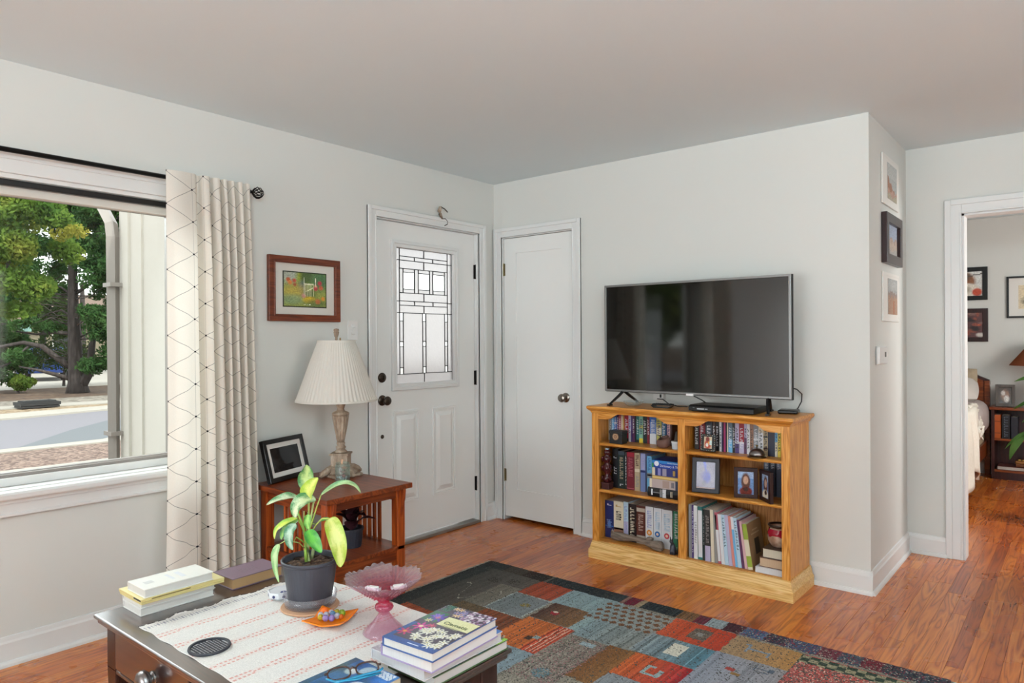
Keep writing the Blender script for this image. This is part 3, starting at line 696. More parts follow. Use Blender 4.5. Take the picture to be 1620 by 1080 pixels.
# ---------------------------------------------------------------- oak bookcase
bc = thing('bookcase', 'golden oak open bookcase with two columns of shelves against the white wall', 'bookcase', (1.652, -.03, 0))
def bx(x0, x1, y0, y1, z0, z1): return (x0-1.652, x1-1.652, y0+.03, y1+.03, z0, z1)
FY = -.352
MB().box(*bx(1.085, 2.22, -.05, -.04, .06, .886)).build('back_panel', 'oak_back', bc)
for x0, x1 in ((1.077, 1.097), (2.205, 2.225)): MB().box(*bx(x0, x1, -.335, -.03, .055, .886)).build('side_panel', 'oak_z', bc, bevel=.001)
MB().box(*bx(1.640, 1.664, -.333, -.05, .09, .886)).build('divider', 'oak_z', bc)
for x0, x1 in ((1.074, 1.118), (1.630, 1.674), (2.188, 2.230)): MB().box(*bx(x0, x1, FY, -.333, .10, .868)).build('stile', 'oak_z', bc, bevel=.002)
for x0, x1, z, nm in ((1.097, 1.640, .409, ''), (1.097, 1.640, .687, ''), (1.664, 2.205, .467, ''), (1.664, 2.205, .690, '')):
    MB().prism([(-.05+.03, z-.018), (-.335+.03, z-.018), (-.343+.03, z-.014), (-.346+.03, z-.008), (-.343+.03, z-.003), (-.335+.03, z), (-.05+.03, z)], 'x', x0-1.652, x1-1.652).build('shelf', 'oak_x', bc)
MB().box(*bx(1.097, 2.205, FY+.012, -.05, .085, .104)).build('bottom_deck', 'oak_x', bc)
# arched top rail, one scallop over each column
def arch(xa, xb):
    pts = []; w = xb-xa
    for q in range(25):
        f = q/24; x = xa+w*f
        def ss(t): t = min(1, max(0, t)); return t*t*(3-2*t)
        z = .829+.033*ss((f-.13)/.13)*ss((.87-f)/.13)
        pts.append((x-1.652, z))
    return pts
poly = [(1.118-1.652, .87)]+arch(1.118, 1.630)+arch(1.674, 2.188)+[(2.188-1.652, .87)]
for seg_ in (arch(1.118, 1.630), arch(1.674, 2.188)):
    mb = MB()
    for (xa, za), (xb, zb) in zip(seg_[:-1], seg_[1:]):
        mb.add([(xa, FY+.031, za), (xb, FY+.031, zb), (xb, FY+.031, .87), (xa, FY+.031, .87), (xa, FY+.049, za), (xb, FY+.049, zb), (xb, FY+.049, .87), (xa, FY+.049, .87)],
               [(0, 1, 2, 3), (7, 6, 5, 4), (0, 4, 5, 1)])
    mb.build('top_rail', 'oak_x', bc, recalc=False)
def around(prof, name, mtl='oak_x', zb=0):
    """profile (outset, z) run along front and both ends"""
    mb = MB(); n = len(prof)
    L, R_, F, B = 1.074-1.652, 2.230-1.652, FY+.03, 0.0
    for (px_, z) in prof: mb.v += [(L-px_, B, z), (L-px_, F-px_, z), (R_+px_, F-px_, z), (R_+px_, B, z)]
    fs = []
    for j in range(n-1):
        for k in range(3): fs.append((j*4+k, j*4+k+1, (j+1)*4+k+1, (j+1)*4+k))
    fs += [(0, 3, 2, 1), ((n-1)*4, (n-1)*4+1, (n-1)*4+2, (n-1)*4+3), tuple(j*4 for j in range(n)), tuple(j*4+3 for j in range(n))[::-1]]
    for f in fs: mb.f.append(f); mb.c.append((.5, .5, .5)); mb.m.append(0)
    return mb.build(name, mtl, bc)
around([(0, .862), (.004, .866), (.006, .874), (.012, .878), (.020, .886), (.024, .892), (.024, .899), (.021, .905)], 'crown_top')
around([(.018, 0), (.018, .05), (.010, .062), (.006, .085), (.002, .092), (.002, .1015)], 'base_moulding', 'oak_lit')

PAL = dict(cream='#d9cfb8', taupe='#8d8a86', sky='#6fb0da', blue='#2f62b0', plum='#5a2f55', rose='#b05a68', gold='#b5924e', crimson='#96182e', lilac='#b6b0cc', purple='#4a3a72', black='#17171b',
           teal='#2f6f6c', seafoam='#7fb09a', darkgreen='#1c2d2b', darkred='#7a1f2c', cornflower='#7288bc', olive='#b3ac5a', petrol='#2c6284', navy='#1e2a66', pink='#cfa6a8', brown='#4a2a22', charcoal='#33302f',
           slate='#3c4752', darkbrown='#45302a', white='#d9dade', magenta='#9c2a62', steel='#5d7280', rust='#96705c', grey='#87898c', tan='#b3a183', navyblack='#1c2036', yellow='#e0c63a', burgundy='#6e1a2a',
           periwinkle='#9aa2cf', paleblue='#b4cfe0', darkbrown2='#2c1c1c', green='#2f7a58', mint='#dfe8e0')
NICE = dict(cream='cream', taupe='taupe grey', sky='sky blue', rose='rose pink', lilac='lilac', seafoam='pale sea green', darkgreen='dark green', darkred='dark red', cornflower='cornflower blue', navyblack='blue black', paleblue='pale blue', darkbrown='dark brown', periwinkle='periwinkle blue', petrol='petrol blue', steel='steel blue', burgundy='burgundy', green='green')
ORD = ['first', 'second', 'third', 'fourth', 'fifth', 'sixth', 'seventh', 'eighth', 'ninth', 'tenth', 'eleventh', 'twelfth', 'thirteenth', 'fourteenth', 'fifteenth', 'sixteenth', 'seventeenth', 'eighteenth', 'nineteenth', 'twentieth', 'twenty-first', 'twenty-second', 'twenty-third', 'twenty-fourth', 'twenty-fifth']
def strokes(mb, x0, x1, z0, z1, y, col, n, rnd, vert=True):
    """rows of letter-like strokes too small to read"""
    col = PAL.get(col, col)
    for k in range(n):
        f = (k+.5)/n; zz = z0+(z1-z0)*f; hh = (z1-z0)/n*.34
        a = x0+(x1-x0)*rnd.uniform(0, .12); b = x1-(x1-x0)*rnd.uniform(0, .12)
        t = rnd.choice((0, 1, 2))
        w = (b-a)*.3
        if t != 1: mb.box(a, b, y-.0006, y, zz-hh, zz-hh*.3, col)
        if t != 0: mb.box(a, b, y-.0006, y, zz+hh*.3, zz+hh, col)
        mb.box(a if t != 2 else b-w, a+w if t != 2 else b, y-.0006, y, zz-hh, zz+hh, col)
def book(name, label, grp, x, y, z, t, h, d, col, pages='#cfc8ba', bands=(), txt=None, soft=False, lean=0, cat='book', round_=0, rz=0):
    """upright book, spine facing -y at local y=0, standing on z, x = left edge"""
    o = thing(name, label, cat, (x, y, z), 0, grp); o.rotation_euler = (0, -math.radians(lean), rz)
    c = lin(PAL.get(col, col)); ct = .0012 if soft else .0026; ov = 0 if soft else .003
    ct = min(ct, t*.2)
    mb = MB()
    mb.box(0, ct, 0, d, 0, h, c).box(t-ct, t, 0, d, 0, h, c)
    if round_:
        pts = [(ct*0, .002)]+[(t*f, -round_*math.sin(PI*f)) for f in (.0, .15, .35, .5, .65, .85, 1)]+[(t, .002)]
        mb.prism(pts, 'z', 0, h, c)
    else: mb.box(0, t, -.0012, .0022, 0, h, c)
    mb.build('cover', 'paint_satin', o)
    MB().box(ct, t-ct, .003, d-ov, ov, h-ov, pages).build('pages', 'paint_matte', o)
    sp = MB(); rnd = random.Random(name+label); yy = -.0014-(round_ if round_ else 0)
    for (f0, f1, bc_) in bands:
        sp.box(.0006, t-.0006, yy-.0003, -.0008, h*f0, h*f1, PAL.get(bc_, bc_))
    if txt:
        for (f0, f1, tc, n) in txt: strokes(sp, t*.2, t*.8, h*f0, h*f1, yy-.0002, tc, n, rnd)
    if sp.v: sp.build('spine_print', 'paint_satin', o)['kind'] = 'stuff'
    return o

UL = [(1.097,0.009,'cream'),(1.106,0.016,'taupe'),(1.122,0.018,'sky'),(1.140,0.019,'blue'),(1.159,0.013,'plum'),(1.172,0.017,'rose'),(1.189,0.012,'cream'),(1.201,0.011,'gold'),(1.212,0.028,'crimson'),(1.240,0.016,'lilac'),(1.256,0.010,'purple'),(1.266,0.016,'plum'),(1.282,0.010,'black'),(1.292,0.019,'teal'),(1.311,0.026,'seafoam'),(1.337,0.027,'darkgreen'),(1.364,0.016,'darkred'),(1.381,0.043,'cornflower'),(1.425,0.033,'olive'),(1.459,0.027,'petrol'),(1.487,0.006,'navy'),(1.493,0.020,'pink'),(1.513,0.012,'brown')]
rnd = random.Random(3)
for k, (x, t, c) in enumerate(UL):
    x = max(x, 1.1) if k == 0 else x
    bands = {8: [(0, .12, 'darkgreen'), (.12, .3, 'crimson')], 9: [(.0, .45, 'white')], 14: [(.0, .16, 'yellow'), (.5, .62, 'olive')], 17: [(.0, .35, 'white'), (.75, 1, 'blue')], 18: [(.35, .6, 'cream')], 13: [(.0, .1, 'black')], 5: [(.4, .44, 'gold')], 3: [(.6, .66, 'white')]}.get(k, [])
    wc = 'white' if c not in ('cream', 'lilac', 'pink', 'olive', 'seafoam') else 'navy'
    book('paperback', '%s paperback, %s from the left on the upper left shelf' % (NICE.get(c, c), ORD[k]), 'books on the upper left shelf', x+.0004, -.205, .6872, t-.0009, rnd.uniform(.158, .172), .105, c, bands=bands, txt=[(.3, .85, wc, 7)] if t > .012 else None, soft=True)
UR = [(1.680,0.026,'charcoal'),(1.709,0.033,'darkred'),(1.745,0.037,'slate'),(1.785,0.016,'darkbrown'),(1.803,0.017,'black'),(1.823,0.013,'white'),(1.836,0.005,'purple'),(1.8415,0.0055,'black'),(1.8475,0.0115,'magenta'),(1.8595,0.0065,'black'),(1.8665,0.006,'cream'),(1.873,0.024,'steel'),(1.897,0.014,'black'),(1.911,0.022,'lilac'),(1.933,0.027,'crimson'),(1.960,0.015,'lilac'),(1.975,0.016,'white'),(1.991,0.019,'rust'),(2.010,0.026,'grey'),(2.036,0.026,'cream'),(2.062,0.023,'tan'),(2.085,0.036,'navyblack'),(2.121,0.014,'sky'),(2.135,0.017,'yellow')]
for k, (x, t, c) in enumerate(UR):
    bands = {13: [(.3, .36, 'white'), (.0, .3, 'purple')], 14: [(.3, .36, 'white'), (.0, .3, 'lilac')], 15: [(0, .5, 'plum')], 11: [(0, .4, 'sky')], 20: [(.55, .6, 'black'), (.2, .25, 'brown')], 22: [(0, .45, 'cream')], 18: [(.45, .5, 'white')], 19: [(.2, .7, 'white')]}.get(k, [])
    wc = 'white' if c in ('charcoal', 'darkred', 'slate', 'black', 'darkbrown', 'purple', 'steel', 'crimson', 'magenta', 'navyblack', 'grey') else 'charcoal'
    book('disc_case', '%s disc case, %s from the left on the upper right shelf' % (NICE.get(c, c), ORD[k]), 'disc cases on the upper right shelf', x+.0004, -.245, .6902, t-.0009, .171, .135, c, pages='#222226', bands=bands, txt=[(.15, .8, wc, 8)] if t > .012 and c != 'navyblack' else None, soft=True, cat='disc case')
ML = [(1.151,0.039,0.233,'black','black hardback with white lettering beside the carved totem', [(.75,.82,'white',1),(.35,.55,'white',3)], 0, []),
      (1.190,0.046,0.223,'darkgreen','thick dark green hardback with pale ornamental spine lettering', [(.06,.14,'white',1),(.25,.85,'tan',9)], 0, [(.9,1,'slate')]),
      (1.238,0.012,0.220,'charcoal','thin charcoal book squeezed between green and burgundy hardbacks', [(.1,.9,'white',9)], 0, []),
      (1.250,0.051,0.223,'burgundy','thick burgundy hardback with large rose lettering on its spine', [(.35,.86,'rose',11)], 0, [(.03,.05,'rose'),(.88,1,'crimson')]),
      (1.302,0.036,0.223,'tan','tan hardback with two dark dots on its spine', [(.65,.95,'brown',6),(.1,.4,'grey',7)], 0, [(.5,.58,'cream')]),
      (1.341,0.033,0.224,'periwinkle','periwinkle paperback with a dark blue mark on its spine', [(.6,.95,'lilac',8)], 0, [(.5,.56,'navy'),(.0,.5,'cornflower')]),
      (1.384,0.031,0.212,'sky','sky blue book beside the lying dictionary', [(.6,.95,'blue',7)], 0, [(.40,.54,'grey'),(.46,.5,'brown')])]
for (x, t, h, c, lab, tx, rd, bd) in ML:
    book('hardback_book', lab+', middle left shelf' if len(lab.split()) < 12 else lab, 'books standing on the middle left shelf', x+.0004, -.245, .4092, t-.0009, h, .17, c, bands=bd, txt=tx)
BLL = [(1.1003,.060,.222,'navy','dark blue paperback with an oval swirl emblem',[(.30,.33,'blue'),],[(.86,.93,'white',1),(.25,.5,'cornflower',5)]),
       (1.161,.067,.226,'cream','cream paperback with a brown landscape band on its spine',[(.12,.3,'#8a6654'),(.26,.31,'#a58a74'),(.0,.12,'#b9b3a0')],[(.84,.92,'gold',1),(.5,.75,'charcoal',4)]),
       (1.229,.032,.230,'paleblue','slim pale blue and lilac paperback, spine without picture',[(.0,.5,'lilac')],[(.2,.9,'periwinkle',9)]),
       (1.262,.052,.223,'#241818','dark brown book with tall white hand drawn lettering',[],[(.04,.92,'cream',10)]),
       (1.315,.059,.222,'#55261c','brown hardback with three pale label bars on its spine',[(.84,.94,'#b5aa9c'),(.13,.22,'#b5aa9c'),(.0,.09,'#b5aa9c')],[(.34,.78,'#c2a79a',8)]),
       (1.375,.050,.225,'white','white paperback with an orange round emblem',[],[(.45,.9,'periwinkle',9)]),
       (1.427,.051,.224,'white','white paperback with a blue round emblem',[],[(.45,.9,'paleblue',9)]),
       (1.4785,.066,.222,'white','white paperback with a red round emblem',[],[(.45,.9,'paleblue',9)]),
       (1.5505,.036,.222,'green','green paperback with white spine lettering at right end',[(.0,.1,'seafoam')],[(.3,.95,'white',10)])]
for k, (x, t, h, c, lab, bd, tx) in enumerate(BLL):
    o = book('thick_paperback', lab+', bottom left shelf', 'books on the bottom left shelf', x+.0004, -.25, .1042, t-.0009, h, .17, c, pages='#b9b6ba' if c == 'white' else '#cfc8ba', bands=bd, txt=tx, soft=True)
    if c == 'white':
        cc = ('#d98a2a', '#2268b0', '#c6424a')[k-5]; xx = t*.48
        MB().lathe([(.0005, 0), (.0165, 0), (.0165, .0006), (.0005, .0006)], 20, X=T(xx, -.0016, h*.33) @ Rx(PI/2), col=cc).lathe([(.0005, .0006), (.008, .0006), (.008, .001), (.0005, .001)], 16, X=T(xx, -.0016, h*.33) @ Rx(PI/2), col='#e8c8b0').build('round_emblem', 'paint_satin', o)
    if k == 0:
        MB().lathe([(.0005, 0), (.0095, 0), (.0095, .0005), (.0005, .0005)], 16, X=T(t*.5, -.0017, h*.37) @ Rx(PI/2) @ Matrix.Diagonal((1, 2.6, 1, 1)), col='#5f84c4').build('oval_emblem', 'paint_satin', o)
# bottom right: tall thin books, leaning more to the right
BR = [(1.6755,0.018,0.292,0,'grey',0),(1.694,0.011,0.290,0,'purple',0),(1.706,0.022,0.288,.4,'mint',1),(1.731,0.025,0.287,.5,'teal',1),(1.758,0.011,0.276,.6,'darkgreen',0),(1.770,0.032,0.276,.8,'charcoal',2),(1.805,0.018,0.280,1.6,'cream',0),(1.8245,0.017,0.280,1.9,'taupe',0),(1.844,0.017,0.270,4.6,'rose',3),
      (1.862,0.019,0.263,4.9,'white',0),(1.882,0.020,0.263,5.2,'paleblue',0),(1.903,0.019,0.265,5.5,'lilac',0),(1.923,0.014,0.263,5.8,'#d58a80',0),(1.938,0.014,0.260,6.1,'white',4),(1.953,0.019,0.257,6.4,'paleblue',5),(1.973,0.014,0.249,6.8,'plum',0),(1.988,0.015,0.245,7.2,'pink',0),(2.0045,0.026,0.232,8.6,'#8fa33a',6)]
NM = {'#d58a80': 'salmon pink', '#8fa33a': 'lime green'}
for k, (x, t, h, ln, c, st_) in enumerate(BR):
    bd = {1: [(.04, .97, 'white')], 2: [(0, .3, 'lilac')], 3: [(.05, .66, 'white'), (.95, 1, 'rose')], 4: [(.0, .75, 'sky')], 5: [(.6, .62, 'white')], 6: [(.30, .66, 'cream'), (.0, .06, 'cream')]}.get(st_, [])
    if st_ == 1 and c == 'teal': bd = [(.05, .93, 'white')]
    tx = {'mint': [(.3, .7, 'grey', 9)], 'charcoal': [(.35, .9, 'taupe', 10), (.05, .28, 'lilac', 3)], 'paleblue': [(.35, .95, 'steel', 10)], 'purple': [(.1, .9, 'lilac', 9)], 'darkgreen': [(.3, .9, 'grey', 8)]}.get(c)
    side = '#8f6e4e' if k == len(BR)-1 else None
    n0 = NM.get(c, NICE.get(c, c))
    o = book('slim_book', '%s slim book, %s from the left on the bottom right shelf' % (n0, ORD[k]) if k < len(BR)-1 else 'leaning lime green book with a brown front cover, last of the bottom right row', 'books on the bottom right shelf', x+.0003, -.315, .1043, t-.0007, h, .20 if k < 17 else .19, c, bands=bd, txt=tx, soft=True, lean=ln)
    if side:
        MB().box(t-.0006, t+.0006, .0, .19, 0, h, side).build('front_cover', 'paint_satin', o)
        MB().box(t+.0006, t+.0010, .07, .135, h*.27, h*.62, '#2d2a22').box(t+.0006, t+.0010, .04, .15, h*.72, h*.75, '#b59a78').box(t+.0006, t+.0010, .06, .13, h*.80, h*.83, '#b59a78').build('cover_print', 'paint_satin', o)['kind'] = 'stuff'
# lying stack right of the leaning book
def lying(name, lab, grp, x0, x1, y0, y1, z0, z1, cov, pg, rz=0, spine='-x', cat='book', soft=False, ct=None, lens=None):
    w, d, h = x1-x0, y1-y0, z1-z0; o = thing(name, lab, cat, ((x0+x1)/2, (y0+y1)/2, z0), rz, grp)
    ct = ct or (.0012 if soft else .0028); ov = 0 if soft else .003
    a, b, e, f = -w/2, w/2, -d/2, d/2
    mb = MB().box(a, b, e, f, 0, ct, cov).box(a, b, e, f, h-ct, h, cov)
    pa, pb, pe, pf = a+ov, b-ov, e+ov, f-ov
    if spine == '-x': mb.box(a-.001, a+ct, e, f, 0, h, cov); pa = a+ct
    if spine == '+x': mb.box(b-ct, b+.001, e, f, 0, h, cov); pb = b-ct
    if spine == '-y': mb.box(a, b, e-.001, e+ct, 0, h, cov); pe = e+ct
    if spine == '+y': mb.box(a, b, f-ct, f+.001, 0, h, cov); pf = f-ct
    mb.build('cover', 'paint_satin', o, bevel=.0006, seg=1)
    MB().box(pa, pb, pe, pf, ct, h-ct, pg).build('pages', 'pages', o)
    return o
lying('hardback_book', 'white lidded flat book at the bottom of the stack under the pot', 'stack under the little pot', 2.046, 2.186, -.325, -.13, .1043, .134, '#d5d3d6', '#e2e2e6', spine='-x')
lying('hardback_book', 'tan book with buff pages, middle of the stack under the pot', 'stack under the little pot', 2.062, 2.187, -.315, -.13, .1345, .182, '#6a4636', '#d3b596', spine='+y')
lying('hardback_book', 'brown topped book with cream pages, topmost under the little pot', 'stack under the little pot', 2.077, 2.187, -.312, -.14, .1825, .230, '#4e3a30', '#d9cfba', spine='+y')
t = thing('glazed_pot', 'small round brown glazed pot with red drips on the book stack', 'pot', (2.135, -.235, .2305))
MB().lathe([(.001, 0), (.030, 0), (.038, .006), (.052, .030), (.055, .052), (.048, .078), (.041, .092), (.044, .103), (.052, .112), (.049, .112), (.040, .102), (.036, .092), (.044, .072), (.048, .05), (.03, .012), (.001, .01)], 32, caps=False).build('body', 'raku_red', t, smooth=True)
MB().lathe([(.051, .079-.018), (.0535, .07), (.050, .079), (.0455, .088), (.044, .092)], 40, mod=lambda a, r, z: (r+.0018, z-.014*max(0, math.sin(a*5))*(z < .08)), caps=False).build('red_drips', 'red_glaze', t, smooth=True)
MB().lathe([(.046, .100), (.0535, .108), (.0545, .113), (.049, .1145), (.042, .104)], 32, caps=False).build('dark_rim', 'chrome_dark', t, smooth=True)

# middle left: lying books beside the row
def lyspine(lab, x0, z0, z1, col, pg, bands, d=.165, round_=0, x1=1.635, y=-.32):
    h = z1-z0; w = x1-x0; o = thing('lying_book', lab, 'book', (x0, y, z0), 0, 'books lying on the middle left shelf')
    c = lin(PAL.get(col, col)); ct = .0022
    mb = MB().box(0, w, 0, d, 0, ct, c).box(0, w, 0, d, h-ct, h, c)
    if round_:
        mb.prism([(.002, 0)]+[(-round_*math.sin(PI*f), h*f) for f in (0, .12, .3, .5, .7, .88, 1)]+[(.002, h)], 'x', 0, w, c)
    else: mb.box(0, w, -.001, .002, 0, h, c)
    mb.build('cover', 'paint_satin', o); MB().box(.003, w-.003, .003, d-.003, ct, h-ct, pg).build('pages', 'pages', o)
    sp = MB(); y_ = -.0016-round_
    for (f0, f1, g0, g1, cc) in bands: sp.box(w*f0, w*f1, y_, -.0005, h*g0, h*g1, PAL.get(cc, cc))
    if sp.v: sp.build('spine_print', 'paint_satin', o)['kind'] = 'stuff'
    return o
lyspine('black rounded spine book with white ornament, lowest of the lying pile', 1.4295, .4093, .4605, 'black', '#d8d5d2', [(.12, .16, .2, .85, 'white'), (.16, .5, .48, .55, 'grey'), (.38, .44, .1, .9, 'grey'), (.46, .56, .05, .95, 'white'), (.70, .72, .2, .8, 'cream'), (.74, .75, .2, .8, 'cream'), (.93, 1, .0, 1, 'white')], round_=.006)
lyspine('pinkish grey book lying on the black one, blue at its right end', 1.441, .461, .511, '#b7a5a3', '#e0dcd8', [(.0, .08, 0, 1, 'cream'), (.42, .62, .1, .9, '#a89084'), (.70, .735, .2, .8, '#4a5060'), (.755, .78, .2, .8, '#4a5060'), (.82, 1, 0, 1, '#34405a')])
lyspine('thin gold edged book lying below the blue patterned one', 1.458, .5115, .531, 'gold', '#d8c080', [(0, 1, .25, .75, '#d8bc78')])
o = lyspine('dark blue patterned book with a gold figure, under the dictionary', 1.458, .5315, .5755, '#2e3474', '#e0d8c8', [(0, .1, 0, 1, 'cream'), (.2, .3, .05, .95, '#8a8ac0'), (.36, .5, .05, .95, '#9a94a8'), (.72, .80, .15, .8, 'gold'), (.95, 1, 0, 1, 'cream')])
o = lyspine('blue dictionary with white spine title lying on top of the pile', 1.456, .576, .617, '#17409c', '#e0d8c8', [(0, 1, .62, 1, '#2c7cc0'), (0, .06, .0, .6, '#2f8a5a')])
MB().lathe([(.0005, 0), (.0145, 0), (.0145, .0006), (.0005, .0006)], 20, X=T(.03, -.0018, .023) @ Rx(PI/2), col='#e8e8f0').build('round_emblem', 'paint_satin', o)
Xr = lambda x, z: T(x, -.0018, z) @ Rx(PI/2)
text('spine_title', 'Dictionary & Thesaurus', .0185, 'white_print', o, Xr(.05, .007) @ Matrix.Diagonal((.92, 1, 1, 1)))
text('spine_title', 'Merriam-Webster\u2019s', .0085, 'white_print', o, Xr(.096, .0285))
for k, (x, c, lab) in enumerate(((1.53, '#a8562f', 'orange brown paperback standing behind the lying dictionary'), (1.566, '#7c4a34', 'dark russet paperback standing behind the dictionary, right of the orange one'), (1.602, '#6a6a3c', 'olive paperback at the far right behind the dictionary'))):
    book('paperback', lab, 'books behind the lying pile', x, -.15, .4092, .034, .212-.004*k, .095, c, txt=[(.75, .98, 'cream', 3)], soft=True)

# ---------------------------------------------------------------- ornaments on the shelves
t = thing('sun_box', 'small black box with a copper sun disc on the upper left shelf', 'box', (1.2245, -.30, .6872))
MB().box(-.043, .043, -.03, .03, 0, .058, '#1c1d1f').build('body', 'paint_satin', t, bevel=.002); MB().box(-.0455, .0455, -.032, .032, .058, .076, '#232426').build('lid', 'paint_satin', t, bevel=.003)
q = MB().lathe([(.0005, 0), (.021, 0), (.021, .001), (.0005, .0015)], 28, X=T(0, -.0305, .042) @ Rx(PI/2), col='#8a6a52').lathe([(.012, .001), (.016, .0022), (.012, .0022)], 24, X=T(0, -.0305, .042) @ Rx(PI/2), col='#c09a78', caps=False).lathe([(.0005, .001), (.006, .001), (.004, .003), (.0005, .003)], 16, X=T(0, -.0305, .042) @ Rx(PI/2), col='#b08060')
q.build('sun_disc', 'paint_satin', t)
t = thing('bark_bowl', 'small rough brown shell shaped bowl on the upper left shelf', 'bowl', (1.517, -.30, .6872))
MB().lathe([(.001, .0), (.02, 0), (.034, .012), (.039, .03), (.036, .048), (.028, .058), (.024, .054), (.031, .044), (.033, .03), (.02, .008), (.001, .006)], 26, col='#6a4a40', mod=lambda a, r, z: (r*(1+.06*math.sin(7*a+z*120)), z*(1+.2*math.sin(a+.6))), caps=False).build('body', 'paint_matte', t, smooth=True)
MB().tube([(-.012, -.006, .05), (-.018, -.004, .068), (-.006, -.002, .072)], [.004, .005, .002], 7, col='#2c211e').build('stub', 'paint_matte', t, smooth=True)
t = thing('white_tub', 'little white tub at the right end of the upper left shelf', 'tub', (1.593, -.29, .6872))
MB().lathe([(.001, 0), (.024, 0), (.027, .034), (.001, .034)], 20, col='#c9d0d6').build('body', 'paint_satin', t); MB().lathe([(.001, .034), (.0295, .034), (.0295, .042), (.001, .043)], 20, col='#dfe4e8').build('lid', 'paint_satin', t)
MB().lathe([(.001, .043), (.014, .043), (.010, .07), (.004, .096), (.001, .098)], 12, col='#4a4038').build('cone_top', 'paint_matte', t)
t = thing('carved_totem', 'dark red carved totem of stacked figures on the middle left shelf', 'figurine', (1.148, -.30, .4092))
MB().box(-.026, .026, -.026, .026, 0, .034, '#3a181a').box(-.029, .029, -.029, .029, .034, .040, '#4a2524').build('plinth', 'paint_satin', t, bevel=.002)
def totm(a, r, z): return (r*(1+.13*math.sin(3*a+z*60)*math.sin(z*90)), z)
MB().lathe([(.001, .040), (.022, .042), (.026, .06), (.022, .078), (.014, .088), (.022, .1), (.028, .12), (.026, .14), (.014, .152), (.02, .162), (.026, .176), (.023, .192), (.012, .2), (.016, .207), (.020, .217), (.016, .23), (.001, .236)], 24, col='#451a1e', mod=totm, caps=False).build('stacked_heads', 'paint_gloss', t, smooth=True)
for z, s in ((.068, 1), (.128, 1), (.182, .9)):
    MB().tube([(-.02*s, -.012, z-.018), (-.026*s, -.02, z), (-.016*s, -.026, z+.008)], .006, 6, col='#552428').tube([(.02*s, -.012, z-.018), (.026*s, -.02, z), (.016*s, -.026, z+.008)], .006, 6, col='#552428').build('arms', 'paint_gloss', t, smooth=True)
MB().lathe([(.001, .234), (.012, .234), (.013, .242), (.001, .243)], 14, col='#9fb4c4').build('pale_cap', 'paint_satin', t)
MB().lathe([(.0005, 0), (.003, .001), (.0005, .003)], 8, X=T(-.024, -.02, .21), col='#d8c8a0').build('bead', 'paint_gloss', t)
# driftwood log
t = thing('driftwood_log', 'weathered grey driftwood log lying in front of the bottom left books', 'driftwood', (1.345, -.300, .1042))
pts, rs = [], []
for k in range(15):
    f = k/14; pts.append((-.175+.35*f, .012*math.sin(f*5), .030-.004*math.sin(f*9)+.004*(1-f))); rs.append(.020+.006*math.sin(f*7+1)+(.006 if k > 11 else 0)-(.004 if k < 1 else 0))
lg = MB(); lg.tube(pts, rs, 14); rr_ = random.Random(4)
lg.v = [(x+rr_.uniform(-.002, .002), y+rr_.uniform(-.002, .002), max(.0005, z+rr_.uniform(-.0025, .0025))) for x, y, z in lg.v]
lg.build('trunk', 'driftwood', t, smooth=True, sub=1)
st_ = MB().tube([(-.15, 0, .03), (-.168, -.002, .055), (-.163, 0, .075)], [.018, .013, .006], 9).tube([(.06, 0, .04), (.085, -.004, .060), (.11, -.003, .056)], [.014, .016, .008], 9)
st_.build('branch_stubs', 'driftwood', t, smooth=True, sub=1)
# small dark figure beside the log
t = thing('dark_figurine', 'small dark grey animal figurine at the right end of the bottom left shelf', 'figurine', (1.583, -.315, .1042))
MB().tube([(0, 0, 0), (0, .0, .02), (-.004, 0, .045), (-.006, -.002, .062)], [.017, .019, .015, .008], 10, col='#3b3d46').build('body', 'paint_satin', t, smooth=True)
MB().tube([(-.006, -.004, .06), (-.008, -.012, .074), (-.006, -.02, .07)], [.009, .010, .004], 9, col='#44464f').tube([(-.012, -.008, .078), (-.015, -.006, .096)], [.004, .001], 6, col='#3b3d46').tube([(-.002, -.008, .078), (0, -.006, .094)], [.004, .001], 6, col='#3b3d46').build('head', 'paint_satin', t, smooth=True)
MB().tube([(-.010, -.014, .0), (-.009, -.014, .03)], .005, 7, col='#3b3d46').tube([(.010, -.014, .0), (.009, -.014, .03)], .005, 7, col='#3b3d46').build('legs', 'paint_satin', t, smooth=True)
MB().tube([(.018, .01, .0), (.026, .012, .04), (.022, .01, .085)], [.007, .006, .002], 7, col='#1f2026').build('tail', 'paint_satin', t, smooth=True)
# icon tile clock on the upper right shelf
t = thing('icon_plaque', 'square black plaque with a red and white figure on the upper right shelf', 'plaque', (1.79, -.322, .696)); t.rotation_euler = (math.radians(-6), 0, 0)
MB().box(-.042, .042, 0, .012, 0, .092, '#141414').build('body', 'paint_satin', t, bevel=.002); MB().box(-.03, .03, .012, .04, 0, .004, '#141414').build('foot', 'paint_satin', t)
dots = MB()
for k in range(8):
    f = (k+.5)/8
    for (x, z) in ((-.037+.074*f, .006), (-.037+.074*f, .086), (-.037, .006+.08*f), (.037, .006+.08*f)): dots.box(x-.0016, x+.0016, -.001, 0, z-.0016, z+.0016, ['#c8c8b8', '#8a9a9a', '#b56a3a'][k % 3])
dots.build('border_dots', 'paint_satin', t)
def icon(U, V):
    im = blank(U, '#c9b79a'); put(im, disc(U, V, .5, .35, .42, .4, .2), '#b4452c'); put(im, disc(U, V, .45, .8, .25, .2, .2), '#7a2c22'); put(im, disc(U, V, .4, .3, .16, .16, .2), '#e8e6dc'); put(im, disc(U, V, .6, .5, .12, .1, .2), '#d9a04a'); put(im, rect(U, V, .75, 1, .3, .7), '#c8dcd8'); return jitter(im, .1)
painted('picture', .044, .062, 14, 20, icon, 'paint_satin', t, X=T(0, -.0012, .016))
